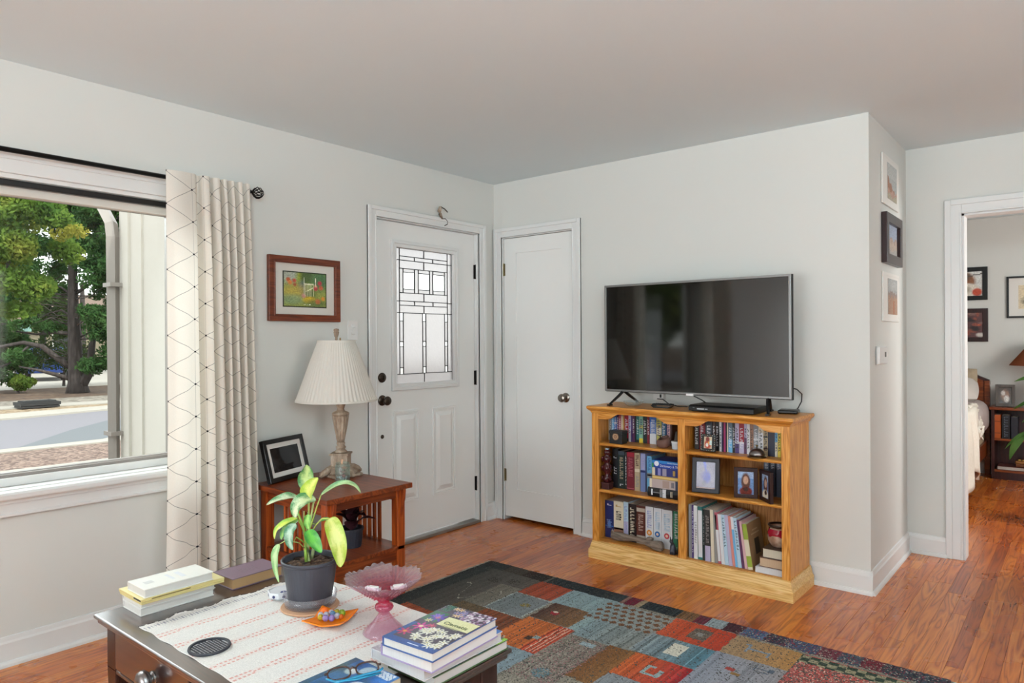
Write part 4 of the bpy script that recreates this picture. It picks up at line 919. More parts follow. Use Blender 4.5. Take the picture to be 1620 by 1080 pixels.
# desk bell
t = thing('desk_bell', 'tarnished brass desk bell with a push knob on the upper right shelf', 'bell', (2.053, -.315, .6902))
MB().lathe([(.001, 0), (.046, 0), (.047, .004), (.043, .007), (.001, .008)], 32).build('base', 'brass_old', t, smooth=True)
MB().lathe([(.036, .009), (.040, .012), (.038, .022), (.031, .034), (.020, .043), (.007, .047), (.001, .0475)], 32, caps=False).build('dome', 'pewter', t, smooth=True)
MB().lathe([(.001, .047), (.003, .047), (.003, .056), (.007, .058), (.007, .062), (.001, .064)], 14).build('push_knob', 'brass_old', t, smooth=True)
# photo frames on the middle right shelf
def bird(U, V):
    im = blank(U, '#6a647e'); put(im, disc(U, V, .3, .3, .5, .4, .6)*.5, '#857d90'); put(im, disc(U, V, .75, .2, .3, .4, .5)*.5, '#8d8a9c'); put(im, disc(U, V, .55, .45, .2, .22, .3), '#20309c'); put(im, (np.abs(U-.45-(.9-V)*.25) < .05+.08*(V-.7))*(V > .6), '#3b45a8')
    put(im, disc(U, V, .35, .5, .12, .12, .4)*.6, '#5a5490'); put(im, disc(U, V, .42, .22, .1, .1, .4)*.6, '#5a5c66'); put(im, V < .06, '#7a5a54'); return jitter(im, .1)
t = thing('photo_frame', 'grey photo frame with a blue bird picture on the middle right shelf', 'photo frame', (1.773, -.318, .4705)); t.rotation_euler = (math.radians(-7), 0, math.radians(14))
MB().frame(-.072, .072, 0, .186, .022, 0, .03).box(-.07, .07, .012, .03, .003, .183).build('frame', 'charcoal_rubber', t, bevel=.003)
painted('photo', .102, .144, 34, 48, bird, 'paint_gloss', t, X=T(0, .008, .021))
def people(s):
    def fn(U, V):
        im = blank(U, '#6f93c4'); put(im, V > .7, '#9db6d8')
        put(im, disc(U, V, .5, .55, .28, .38, .15), '#5a3c34'); put(im, disc(U, V, .5, .62, .16, .18, .15), '#c09a84'); put(im, disc(U, V, .45 if s else .5, .12, .4, .22, .15), '#dccfb8' if s else '#6a2a26'); put(im, disc(U, V, .5, .22, .16, .1, .2), '#3a2a2a'); return jitter(im, .12)
    return fn
t = thing('double_photo_frame', 'hinged double mahogany frame with two portraits on the middle right shelf', 'photo frame', (2.045, -.272, .4672))
X1 = T(0, 0, 0) @ Rz(math.radians(20))
l = MB().frame(-.122, -.004, 0, .158, .02, 0, .02, X=X1).box(-.118, -.008, .01, .02, .004, .154, X=X1).build('left_frame', 'dark_frame_wood', t, bevel=.002)
painted('portrait', .08, .118, 20, 30, people(0), 'paint_gloss', t, X=X1 @ T(-.063, .006, .02))
X2 = T(.002, 0, 0) @ Rz(math.radians(-44))
MB().frame(.004, .118, 0, .158, .02, 0, .02, X=X2).box(.008, .114, .01, .02, .004, .154, X=X2).build('right_frame', 'dark_frame_wood', t, bevel=.002)
painted('portrait', .076, .118, 20, 30, people(1), 'paint_gloss', t, X=X2 @ T(.061, .006, .02))
MB().tube([(.001, .004, .02), (.001, .004, .14)], .004, 8).build('hinge', 'brass_old', t)
for k, (x, c) in enumerate(((2.035, '#5a6478'), (2.068, '#39404e'), (2.101, '#70788e'), (2.134, '#3b4254'), (2.165, '#56607a'))):
    book('disc_case', '%s disc case behind the double frame, %s from the left' % (['blue grey', 'dark slate', 'lavender grey', 'midnight blue', 'dusty blue'][k], ORD[k]), 'disc cases behind the double frame', x, -.165, .4672, .028, .190, .11, c, pages='#222226', txt=[(.75, .95, 'white', 3)], soft=True, cat='disc case')

# ---------------------------------------------------------------- television and what stands on the bookcase top
ZT = .9052
tv = thing('television', 'large flat screen television with thin silver bezel on the oak bookcase', 'television', (1.634, -.2, ZT))
z0, z1, hw = .080, .725, .5585
MB().frame(-hw, hw, z0, z1, .0125, -.006, .012).box(-hw, hw, .004, .012, z0, z1).build('bezel', 'silver', tv, bevel=.0015)
MB().box(-hw-.001, hw+.001, .0121, .030, z0-.004, z1+.001).prism([(.03, z0+.03), (.075, z0+.05), (.075, z0+.30), (.05, z1-.12), (.03, z1-.05)], 'x', -.42, .42).build('housing', 'black_matte', tv)
MB().box(-hw+.0125, hw-.0125, -.0015, .004, z0+.0125, z1-.0125).build('screen', 'screen', tv)
MB().box(-.022, .022, -.008, .01, z0-.006, z0+.006).build('logo_tab', 'white_print', tv, bevel=.001)
for s in (-1, 1):
    xc = s*.435
    for (ya, sx) in ((-.105, .035), (.12, -.03)):
        MB().tube([(xc, .012, z0+.006), (xc+s*sx*.3, .012+ya*.35, z0-.022), (xc+s*sx, .012+ya, .009)], [.011, .010, .0075], 4).box(xc+s*sx-.009, xc+s*sx+.009, .012+ya-.018, .012+ya+.018, 0, .009).build('foot', 'black_plastic', tv)
t = thing('disc_player', 'black disc player lying under the television on the bookcase', 'disc player', (1.86, -.215, ZT))
MB().prism([(-.105, .004), (.09, .004), (.09, .036), (-.085, .036), (-.105, .028)], 'x', -.18, .18).box(-.17, .17, -.09, .08, 0, .005).build('body', 'black_plastic', t, bevel=.002)
MB().box(-.13, -.09, -.107, -.104, .013, .020, '#b8bcc0').box(-.085, -.07, -.107, -.104, .014, .019, '#9aa0a6').box(.0, .07, -.1065, -.104, .012, .014, '#4a4a50').box(-.155, -.145, -.1065, -.104, .020, .023, '#6a6a70').build('front_print', 'paint_satin', t)
t = thing('streaming_box', 'small flat black box with a cable right of the television foot', 'set-top box', (2.150, -.115, ZT), math.radians(10))
MB().box(-.05, .05, -.05, .05, 0, .020).build('body', 'black_plastic', t, bevel=.008, seg=3)
MB().tube([(.02, .045, .012), (.035, .062, .02), (.055, .058, .06), (.058, .05, .1), (.035, .035, .125), (-.03, .01, .145)], .0032, 7).build('cable', 'black_plastic', t, smooth=True)
t = thing('glass_dish', 'clear cut glass dish on the bookcase under the television', 'dish', (1.29, -.235, ZT))
MB().lathe([(.001, 0), (.030, 0), (.042, .006), (.056, .020), (.061, .031), (.057, .031), (.052, .021), (.038, .010), (.001, .007)], 32, mod=lambda a, r, z: (r*(1+.035*math.cos(16*a)*(z > .012)), z), caps=False).build('bowl', 'clear_glass', t)
t = thing('remote_tray', 'black tray holding two remote controls under the television', 'tray', (1.475, -.225, ZT), math.radians(6))
MB().prism([(-.045, .0), (.045, 0), (.062, .014), (.058, .014), (.043, .004), (-.043, .004), (-.058, .014), (-.062, .014)], 'y', -.03, .03).build('tray_shell', 'black_plastic', t)
for k, (y, lab) in enumerate(((-.014, 'black remote control at the front of the tray under the television'), (.012, 'black remote control at the back of the tray under the television'))):
    r_ = thing('remote_control', lab, 'remote', (1.475+.004*k, -.225+y, ZT+.0145), math.radians(4+5*k))
    MB().box(-.055, .055, -.010, .010, 0, .009).build('body', 'black_matte', r_, bevel=.003)
    b_ = MB()
    for q in range(8): b_.box(-.048+q*.012, -.042+q*.012, -.006, .006, .009, .0105, '#2c2c30')
    b_.build('buttons', 'paint_matte', r_)
t = thing('power_cable', 'black cable dropping from the television to the disc player', 'cable', (0, 0, 0))
MB().tube([(1.60, -.165, ZT+.09), (1.64, -.17, ZT+.072), (1.685, -.16, ZT+.05), (1.70, -.14, ZT+.034)], .0032, 7).build('wire', 'black_plastic', t, smooth=True)
t = thing('power_cable', 'black cable lying behind the remote tray on the bookcase', 'cable', (0, 0, 0))
MB().tube([(1.36, -.07, ZT+.035), (1.40, -.075, ZT+.034), (1.45, -.10, ZT+.012), (1.52, -.13, ZT+.004), (1.58, -.12, ZT+.004)], .0032, 7).build('wire', 'black_plastic', t, smooth=True)
t = thing('wall_adapter', 'white plastic wall box with a cable behind the television', 'outlet box', (1.345, 0, .925))
MB().box(-.035, .035, -.03, 0, 0, .07).build('body', 'white_plastic', t, bevel=.004)
MB().box(.012, .022, -.034, -.03, .02, .04).build('socket', 'black_plastic', t)
# ---------------------------------------------------------------- end table (mission style) with its things
EX0, EX1, EY0, EY1, EZ = .062, .69, -1.965, -1.44, .572
et = thing('end_table', 'reddish mission style end table with slatted sides beside the front door', 'end table', (0, 0, 0))
MB().box(EX0, EX1, EY0, EY1, EZ-.026, EZ).build('tabletop', 'cherry_x', et, bevel=.003)
LX = (EX0+.055, EX1-.055); LY = (EY0+.05, EY1-.05); lw = .024
for x in LX:
    for y in LY: MB().box(x-lw, x+lw, y-lw, y+lw, 0, EZ-.026).build('leg', 'cherry_z', et, bevel=.002)
for y in LY: MB().box(LX[0]+lw, LX[1]-lw, y-.011, y+.011, EZ-.09, EZ-.026).build('apron', 'cherry_x', et)
for x in LX: MB().box(x-.011, x+.011, LY[0]+lw, LY[1]-lw, EZ-.072, EZ-.026).build('apron', 'cherry_y', et)
for y in LY: MB().box(LX[0]+lw, LX[1]-lw, y-.011, y+.011, .18, .236).build('lower_rail', 'cherry_x', et)
for x in LX: MB().box(x-.011, x+.011, LY[0]+lw, LY[1]-lw, .18, .236).build('lower_rail', 'cherry_y', et)
MB().box(LX[0]-lw, LX[1]+lw, LY[0]-lw+.004, LY[1]+lw-.004, .236, .256).build('lower_shelf', 'cherry_x', et, bevel=.002)
for y in LY:
    for k in range(6):
        xc = .385+(k-2.5)*.041
        MB().box(xc-.009, xc+.009, y-.006, y+.006, .236, EZ-.09).build('slat', 'cherry_z', et)
for x in LX:
    sx = 1 if x > .4 else -1
    for y in LY:
        sy = 1 if y > -1.7 else -1
        cb = [(sx*lw, EZ-.026), (sx*(lw+.026), EZ-.026), (sx*(lw+.026), EZ-.04), (sx*(lw+.022), EZ-.075), (sx*(lw+.009), EZ-.12), (sx*(lw+.005), EZ-.16), (sx*lw, EZ-.175)]
        MB().prism([(x+a, b) for a, b in cb], 'y', y-.009, y+.009).build('corbel', 'cherry_z', et, bevel=.001)

lamp = thing('table_lamp', 'table lamp with pleated ivory shade and carved fluted base on the end table', 'lamp', (.238, -1.548, EZ), math.radians(39.5))
bs = MB()
for k in range(4):
    a = PI/4+k*PI/2; c, s = math.cos(a), math.sin(a)
    bs.tube([(.04*c, .04*s, .045), (.075*c, .075*s, .036), (.105*c, .105*s, .022), (.122*c, .122*s, .0135), (.128*c, .128*s, .016)], [.018, .02, .018, .012, .007], 9)
bs.box(-.085, .085, -.085, .085, .0, .014, X=Rz(PI/4)).prism([(-.08, .014), (.08, .014), (.045, .05), (-.045, .05)], 'y', -.062, .062).build('scroll_foot', 'carved_resin', lamp, smooth=False, bevel=.003)
MB().box(-.045, .045, -.045, .045, .05, .115).box(-.052, .052, -.052, .052, .113, .123).build('plinth', 'carved_resin', lamp, bevel=.003)
MB().lathe([(.03, .123), (.036, .127), (.03, .135), (.022, .142), (.027, .15), (.027, .156), (.02, .162), (.0225, .17), (.0225, .178), (.018, .182)], 28).build('turned_neck', 'carved_resin', lamp, smooth=True)
MB().lathe([(.018, .182), (.022, .2), (.033, .26), (.041, .315), (.0415, .325)], 56, mod=lambda a, r, z: (r*(1+.075*math.cos(13*a)), z)).build('fluted_vase', 'carved_resin', lamp, smooth=True)
MB().lathe([(.0415, .325), (.046, .330), (.0455, .338), (.038, .344), (.022, .35), (.018, .36), (.022, .375), (.029, .388), (.03, .4), (.02, .404)], 28).build('capital', 'carved_resin', lamp, smooth=True)
MB().lathe([(.004, .40), (.004, .745)], 10).build('stem', 'brass_old', lamp)
npl = 60
sh = MB().lathe([(.215, .408), (.206, .43), (.100, .724), (.098, .728)], npl*4, mod=lambda a, r, z: (r*(1+.014*math.cos(npl*a)), z), caps=False)
up_ = [sh.build('lamp_shade', 'pleat_fabric', lamp, smooth=True)]
up_.append(MB().lathe([(.2125, .403), (.219, .403), (.2175, .413), (.2115, .413), (.2125, .403)], 60, caps=False).build('bottom_trim', 'pleat_fabric', lamp)); up_.append(MB().lathe([(.0965, .720), (.103, .720), (.1015, .731), (.0965, .731), (.0965, .720)], 48, caps=False).build('top_trim', 'pleat_fabric', lamp))
up_.append(MB().tube([(-.097, 0, .724), (.097, 0, .724)], .002, 6).tube([(0, -.097, .724), (0, .097, .724)], .002, 6).build('spider', 'brass_old', lamp))
up_.append(MB().lathe([(.001, .73), (.008, .735), (.006, .745), (.011, .755), (.015, .775), (.011, .782), (.016, .786), (.012, .794), (.001, .796)], 18).build('finial', 'carved_resin', lamp, smooth=True))
for q in up_: q.location.x = -.021     # the shade sits a little off the stem

t = thing('photo_frame', 'black photo frame with white mat and dark picture leaning on the end table', 'photo frame', (.1215, -1.785, EZ+.004)); t.rotation_euler = (math.radians(-15), 0, math.radians(90+18))
w, h = .315, .222
MB().frame(-w/2, w/2, 0, h, .024, -.012, .012).box(-w/2+.004, w/2-.004, .004, .012, .004, h-.004).build('frame', 'black_plastic', t, bevel=.002)
MB().frame(-w/2+.022, w/2-.022, .022, h-.022, .026, -.004, .002).build('mat', 'mat_white', t)
MB().box(-w/2+.04, w/2-.04, -.0025, .003, .04, h-.04).build('picture', 'dark_glass', t)
MB().prism([(.012, .15), (.012, .02), (.075, .012), (.078, .02)], 'x', -.02, .02).build('easel_back', 'black_matte', t)

t = thing('glass_jar', 'small pressed glass jar with reddish dried flowers beside the lamp', 'jar', (.395, -1.655, EZ))
MB().lathe([(.001, 0), (.036, 0), (.0385, .006), (.0385, .085), (.034, .092), (.0355, .1), (.033, .1), (.031, .092), (.0355, .084), (.0355, .008), (.001, .006)], 16, caps=False).build('jar_body', 'jar_glass', t, smooth=False)
rj = random.Random(2); mb = MB()
for k in range(15):
    a = rj.uniform(0, 2*PI); r = rj.uniform(.0, .02); z = rj.uniform(.03, .088)
    mb.lathe([(.001, -.009), (.009, -.004), (.011, .004), (.001, .009)], 7, o=(r*math.cos(a), r*math.sin(a), z), col=rj.choice(('#a85a50', '#8a4238', '#c08872', '#b9a090')))
mb.build('dried_flowers', 'paint_matte', t)
MB().tube([(.0, .0, .08), (.008, -.01, .1), (.014, -.012, .118)], .005, 7, col='#d8a888').build('cork_twig', 'paint_matte', t)
mb = MB()
for k in range(24):
    a = rj.uniform(0, 2*PI); r = rj.uniform(.0, .028); mb.lathe([(.001, -.005), (.006, 0), (.001, .005)], 6, o=(r*math.cos(a), r*math.sin(a), rj.uniform(.012, .03)), col=rj.choice(('#a4b0b2', '#c4cccb', '#8a9696')))
o = mb.build('pebbles', 'paint_satin', t); o['kind'] = 'stuff'

# dark leaved plant on the lower shelf
t = thing('dark_leaf_plant', 'burgundy leaved plant in a grey pot on the lower shelf of the end table', 'plant', (.47, -1.66, .256))
MB().lathe([(.001, 0), (.05, 0), (.06, .085), (.064, .085), (.064, .096), (.056, .096), (.054, .08), (.001, .078)], 24).build('pot', 'charcoal_rubber', t, smooth=False)
rp = random.Random(8)
def leaf_mesh(mb, base, tip, up, width, col, cup=.15, nseg=8, fold=.12, edge=None, droop=0):
    base, tip, up = Vector(base), Vector(tip), Vector(up).normalized(); ax = tip-base; L = ax.length; side = ax.cross(up).normalized(); nrm = side.cross(ax).normalized()
    vs, fs = [], []
    for i in range(nseg+1):
        f = i/nseg; wd_ = width*.5*(math.sin(PI*min(1, f**.8*.96+.03)))**.85
        c = base+ax*f+nrm*(cup*L*math.sin(PI*f))+Vector((0, 0, -droop*L*f*f))
        for q in (-1, -.55, 0, .55, 1): vs.append(c+side*(wd_*q)+nrm*(abs(q)*fold*wd_*2))
    k = len(mb.v); mb.v += [tuple(v) for v in vs]
    for i in range(nseg):
        for q in range(4):
            mb.f.append((k+i*5+q, k+i*5+q+1, k+i*5+q+6, k+i*5+q+5)); mb.m.append(0)
            cc = col if (q in (1, 2)) else (edge or col); mb.c.append(lin(cc))
    return mb
for k in range(13):
    a = rp.uniform(0, 2*PI); el = rp.uniform(.15, 1.2); L = rp.uniform(.08, .13)
    b0 = (.012*math.cos(a), .012*math.sin(a), .08+rp.uniform(0, .05)); tp = (b0[0]+L*math.cos(a)*math.cos(el), b0[1]+L*math.sin(a)*math.cos(el), b0[2]+L*math.sin(el))
    leaf_mesh(MB(), b0, tp, (0, 0, 1), .07, '#35171d', .2).build('leaf', 'burgundy_leaf', t, smooth=True, recalc=False)
MB().tube([(0, 0, .07), (.004, 0, .16)], .005, 7).build('stem', 'burgundy_leaf', t)

# made-up torchiere, unseen behind the viewer's place, added to carry the uplight
t = thing('added_torchiere', 'made-up metal torchiere unseen behind the viewer, holding the added uplight', 'lamp', (4.3, -4.8, 0))
MB().lathe([(.001, 0), (.15, 0), (.15, .015), (.03, .03), (.001, .03)], 28).build('base', 'bronze', t, smooth=False); MB().lathe([(.013, .02), (.013, 1.58)], 14).build('pole', 'bronze', t, smooth=True)
MB().lathe([(.013, 1.56), (.10, 1.58), (.25, 1.63), (.37, 1.685), (.365, 1.69), (.24, 1.64), (.09, 1.59), (.013, 1.575)], 40, caps=False).build('lamp_shade', 'bronze', t, smooth=True)

# ---------------------------------------------------------------- rug
RX, RY, RL, RW = .664, -.80, 2.30, 1.56
rug = thing('area_rug', 'patchwork wool area rug in charcoal, rust, orange and grey blue with fringed ends', 'rug', (RX, RY, 0))
nx, ny = 440, 300
A, B = np.meshgrid((np.arange(nx)+.5)/nx*RL, (np.arange(ny)+.5)/ny*RW)
def stripes(f, amt):     # thin weft stripes running across the rug
    s = RNG.normal(0, 1, int(RL*f)+4); base = s[(A*f).astype(int)]; return base*amt
wob = .0022*np.sin(A*37+B*11)+.0018*np.sin(B*71+A*5)
Aw, Bw = A+wob*.8, B+.7*wob
img = blank(A, '#857f74')
def patch(a0, a1, b0, b1, c, c2=None, n=.10, st=.10, f=130):
    m = (Aw >= a0) & (Aw < a1) & (Bw >= b0) & (Bw < b1); c = np.array(lin(c))*np.ones(A.shape+(3,))
    if c2: t_ = np.clip((A-a0)/(a1-a0), 0, 1)[..., None]; c = c*(1-t_)+np.array(lin(c2))*t_
    c = c*(1+stripes(f, st)+RNG.normal(0, n, A.shape))[..., None]; img[m] = c[m]
def ppx(mask, c, n=.1):
    cc = np.array(lin(c))*(1+RNG.normal(0, n, A.shape))[..., None]; img[mask] = cc[mask]
patch(0, RL, 0, RW, '#857f74', n=.22)
patch(.09, .45, .09, .78, '#4d4a46', '#5f5a54', .12, .08); patch(.30, .50, .26, .56, '#6d665c', '#7a756c', .12, .1)
patch(.44, .65, .10, .30, '#9c4e3a', '#ab5540', .08, .14); patch(.44, .66, .31, .555, '#777f80', '#84898b', .07, .08)
patch(.65, .95, .10, .31, '#8a9ea2', '#90a4a6', .07, .08); patch(.88, .97, .3, .52, '#8a9ea0', None, .1, .1)
patch(.68, .90, .30, .51, '#5a433d', '#85664a', .16, .14); patch(.68, .94, .515, .81, '#bf6c3e', '#c26c40', .08, .16)
patch(.86, .94, .515, .81, '#b3503c', None, .08, .3, 200); patch(.45, .68, .56, .82, '#8c5138', '#7a4c3a', .1, .16); patch(.30, .46, .56, .78, '#6b5a46', None, .18, .1)
patch(.88, 1.23, .12, .36, '#8b9c9e', '#92928c', .08, .06); patch(.95, 1.23, .34, .55, '#7f9094', '#8b8d88', .1, .16)
patch(1.23, 1.52, .105, .315, '#c25a3c', '#ab4232', .08, .12); patch(1.22, 1.51, .32, .525, '#868f92', '#5a808e', .1, .18)
patch(1.255, 1.51, .53, .75, '#bd6439', '#a23238', .09, .16); patch(.94, 1.15, .55, 1.0, '#857f74', '#7f756c', .3, .1)
patch(1.14, 1.26, .54, .88, '#7a5538', '#85603e', .16, .06); patch(1.52, 1.80, .115, .31, '#9c8468', '#aa7f4e', .1, .06)
patch(1.51, 1.80, .31, .70, '#8b8e98', '#8e8b8e', .07, .08); patch(1.80, 2.19, .12, .62, '#a85450', '#b0584e', .12, .05)
patch(.10, .32, .75, .97, '#a4553a', '#9a5038', .08, .14); patch(.80, .94, .81, 1.05, '#82929a', None, .08, .1); patch(1.26, 1.52, .75, .98, '#83878c', None, .1, .08)
patch(1.52, 1.80, .7, 1.0, '#9a6a48', None, .1, .1); patch(1.8, 2.19, .62, 1.0, '#7b848a', None, .1, .1)
# borders
patch(0, .10, 0, RW, '#343736', '#3a3c3a', .1, .06); patch(2.2, RL, 0, RW, '#33363a', None, .14, .06); patch(0, RL, RW-.10, RW, '#343736', None, .1, .08)
m = (Bw < .10)
bcol = [(0, .16, '#353735'), (.16, .30, '#47403a'), (.30, .36, '#3a302c'), (.36, .45, '#35312e'), (.45, .47, '#5a5a52'), (.47, .86, '#33393b'), (.86, .92, '#3c4245'), (.92, .94, '#8a6a60'), (.94, 1.0, '#6a2c3a'), (1.0, 1.03, '#9c8a70'), (1.03, 1.22, '#33393c'), (1.22, 1.30, '#7a5c42'), (1.30, 1.36, '#6b3440'), (1.36, 1.44, '#8a9496'), (1.44, 1.52, '#4a2f34'), (1.52, 1.62, '#4a5f7c'), (1.62, 1.72, '#40404e'), (1.72, 1.84, '#47526a'), (1.84, 1.92, '#6a3a44'), (1.92, 2.0, '#47525e'), (2.0, 2.08, '#6a3038'), (2.08, 2.3, '#3a4048')]
for a0, a1, c in bcol:
    mm = m & (Aw >= a0) & (Aw < a1); cc = np.array(lin(c))*(1+stripes(160, .18 if a0 > 1 else .1)+RNG.normal(0, .14, A.shape))[..., None]; img[mm] = cc[mm]
mm = m & (A > 1.5) & (RNG.random(A.shape) < .18); ppx(mm, '#7a3a44', .3); mm = m & (A > 1.5) & (RNG.random(A.shape) < .1); ppx(mm, '#9a9488', .3)
# motifs
ppx((np.hypot(A-.585, (B-.42)*1.2) < .028) & (RNG.random(A.shape) < .75), '#8a7a4a', .2)
ppx((np.hypot(A-.755, B-.41) < .022), '#9c3a40', .2); ppx((np.hypot(A-.75, B-.395) < .012), '#d8c8b4', .1)
ppx((A > .81) & (A < .84) & (B > .68) & (B < .72), '#4a3a34', .2); ppx((A > .835) & (A < .87) & (B > .66) & (B < .69), '#8fa0a0', .15)
for s_ in (.885, .905, .922): ppx((np.abs(Aw-s_) < .003) & (B > .52) & (B < .80), '#d8a890', .1)
for i in range(8):
    for j in range(5):
        ca, cb_ = .895+i*.043+(j % 2)*.021, .145+j*.046
        if (cb_ < .36): ppx((np.abs(A-ca)+np.abs(B-cb_) < .019), '#76543e', .2)
ppx((A > .20) & (A < .27) & (np.abs(B-.24) < .035) & (RNG.random(A.shape) < .35), '#35302e', .2); ppx((A > .30) & (A < .37) & (np.abs(B-.2) < .03) & (RNG.random(A.shape) < .35), '#38322f', .2)
ppx((A > .14) & (A < .40) & (np.abs(B-.45-.1*np.sin(A*30)) < .005) & (RNG.random(A.shape) < .5), '#aaa596', .2)
ppx((A > 1.35) & (A < 1.43) & (B > .15) & (B < .265), '#6d6258', .25); ppx((A > 1.375) & (A < 1.405) & (B > .185) & (B < .23), '#82807c', .2)
ppx((A > 1.345) & (A < 1.412) & (B > .355) & (B < .468), '#cdc9ba', .1)
for (a0, a1, b0, b1) in ((1.355, 1.43, .665, .68), (1.355, 1.368, .6, .68), (1.355, 1.39, .6, .612), (1.41, 1.43, .62, .68)): ppx((A > a0) & (A < a1) & (B > b0) & (B < b1), '#8fa3a4', .12)
for (a0, a1, b0, b1) in ((1.60, 1.70, .205, .22), (1.60, 1.612, .17, .25), (1.69, 1.70, .20, .25), (1.585, 1.61, .165, .18)): ppx((A > a0) & (A < a1) & (B > b0) & (B < b1), '#7f8a96', .2)
ppx((A > 1.60) & (A < 1.635) & (B > .42) & (B < .445), '#a04a44', .1); ppx((A > 1.63) & (A < 1.67) & (B > .455) & (B < .475), '#8a6a42', .1)
for (a0, a1, b0, b1) in ((1.69, 1.75, .36, .365), (1.69, 1.695, .34, .385), (1.74, 1.76, .345, .375), (1.70, 1.75, .385, .39)): ppx((A > a0) & (A < a1) & (B > b0) & (B < b1), '#55606e', .1)
ppx((A > 1.80) & (A < 2.19) & (B > .2) & (B < .62) & (RNG.random(A.shape) < .33), '#4f5450', .3); ppx((A > 1.80) & (A < 2.19) & (B > .2) & (B < .62) & (RNG.random(A.shape) < .16), '#c4a090', .2)
ck = ((np.floor(A/.034)+np.floor(B/.03)) % 2 == 0); ppx((A > 1.80) & (A < 2.19) & (B > .125) & (B < .2) & ck, '#38463c', .2); ppx((A > 1.80) & (A < 2.19) & (B > .125) & (B < .2) & ~ck, '#8f8a70', .2)
ppx((A > .94) & (A < 1.15) & (B > .55) & (B < 1) & (RNG.random(A.shape) < .15), '#8f6a6a', .2); ppx((A > 1.03) & (A < 1.10) & (B > .58) & (B < .62), '#94a4aa', .2); ppx((np.hypot(A-1.06, B-.92) < .04) & (RNG.random(A.shape) < .6), '#5f7880', .2)
ed = lambda a0, a1, b0, b1, w_: ((A > a0-w_) & (A < a1+w_) & (B > b0-w_) & (B < b1+w_)) & ~((A > a0+.004) & (A < a1-.004) & (B > b0+.004) & (B < b1-.004))
ppx(ed(.44, .66, .31, .555, .006) & (RNG.random(A.shape) < .6), '#a9b3b0', .12)
ppx((np.abs(A-.735+.0*B) < .008) & (B > .75) & (RNG.random(A.shape) < .3), '#c7c0ae', .1)
gx = np.linspace(0, RL, nx+1); gy = np.linspace(0, -RW, ny+1)
GX, GY = np.meshgrid(gx, gy); GZ = .0085+RNG.normal(0, .0007, GX.shape)
vv = np.stack([GX, GY, GZ], -1).reshape(-1, 3)
ii, jj = np.meshgrid(np.arange(nx), np.arange(ny)); k0 = (jj*(nx+1)+ii).ravel()
faces = np.stack([k0, k0+nx+1, k0+nx+2, k0+1], -1)
me = bpy.data.meshes.new('pile'); me.vertices.add(len(vv)); me.vertices.foreach_set('co', vv.ravel().astype(np.float32))
me.loops.add(faces.size); me.loops.foreach_set('vertex_index', faces.ravel().astype(np.int32)); me.polygons.add(len(faces)); me.polygons.foreach_set('loop_start', np.arange(0, faces.size, 4, dtype=np.int32)); me.polygons.foreach_set('loop_total', np.full(len(faces), 4, np.int32))
me.update(calc_edges=True); at = me.color_attributes.new('Col', 'FLOAT_COLOR', 'CORNER')
cc = np.ones((len(faces), 4), np.float32); cc[:, :3] = np.clip(img.reshape(-1, 3), 0, 1); at.data.foreach_set('color', np.repeat(cc, 4, axis=0).ravel())
me.materials.append(MATS['rug_pile']); o = bpy.data.objects.new('pile', me); C.objects.link(o); o.parent = rug; o['kind'] = 'stuff'
MB().box(0.001, RL-.001, -RW+.001, -.001, .0004, .0078, '#35352f').build('backing', 'paint_matte', rug)
fr = MB(); rf = random.Random(6)
for xs, sgn in ((0, -1), (RL, 1)):
    y = -.004
    while y > -RW:
        L = rf.uniform(.018, .034); dy = rf.uniform(-.008, .008)
        fr.add([(xs, y, .002), (xs, y-.004, .002), (xs+sgn*L, y-.003+dy, .0015), (xs+sgn*L, y+dy, .0015), (xs, y-.002, .007), (xs+sgn*L*.6, y-.002+dy*.6, .006)], [(0, 1, 5, 4)[:3]+(4,), (0, 4, 5), (1, 4, 5), (0, 5, 3), (1, 2, 5), (2, 3, 5)], rf.choice(('#a9a294', '#bdb6a6', '#8f897c')))
        y -= .0055
o = fr.build('fringe', 'paint_matte', rug, recalc=False); o['kind'] = 'stuff'
# ---------------------------------------------------------------- coffee table
TX0, TX1, TY0, TY1, TZ = .995, 2.155, -3.04, -2.412, .46
ct = thing('coffee_table', 'dark espresso wood coffee table with a drawer and cup pulls on the rug', 'coffee table', (0, 0, 0))
MB().box(TX0, TX1, TY0, TY1, TZ-.013, TZ).build('tabletop', 'espresso_x', ct, bevel=.005, seg=3)
MB().box(TX0+.008, TX1-.008, TY0+.008, TY1-.008, TZ-.028, TZ-.013).build('top_moulding', 'espresso_x', ct, bevel=.006, seg=3)
for x in (TX0+.062, TX1-.062):
    for y in (TY0+.06, TY1-.06):
        mb = MB().box(x-.032, x+.032, y-.032, y+.032, .30, TZ-.028); s = .024
        mb.add([(x-s, y-s, 0), (x+s, y-s, 0), (x+s, y+s, 0), (x-s, y+s, 0), (x-.032, y-.032, .30), (x+.032, y-.032, .30), (x+.032, y+.032, .30), (x-.032, y+.032, .30)], [(3, 2, 1, 0), (0, 1, 5, 4), (1, 2, 6, 5), (2, 3, 7, 6), (3, 0, 4, 7)])
        mb.build('leg', 'espresso_z', ct, bevel=.003)
xa, xb, ya, yb = TX0+.094, TX1-.094, TY0+.092, TY1-.092
for y in (TY0+.042, TY1-.042): MB().box(xa, xb, y-.008, y+.008, .300, TZ-.028).build('apron', 'espresso_x', ct); MB().box(xa, xb, y-.014, y+.014, .292, .306).build('apron_bead', 'espresso_x', ct, bevel=.004)
for x in (TX0+.042, TX1-.042): MB().box(x-.008, x+.008, ya, yb, .300, TZ-.028).build('apron', 'espresso_z', ct); MB().box(x-.014, x+.014, ya, yb, .292, .306).build('apron_bead', 'espresso_x', ct, bevel=.004)
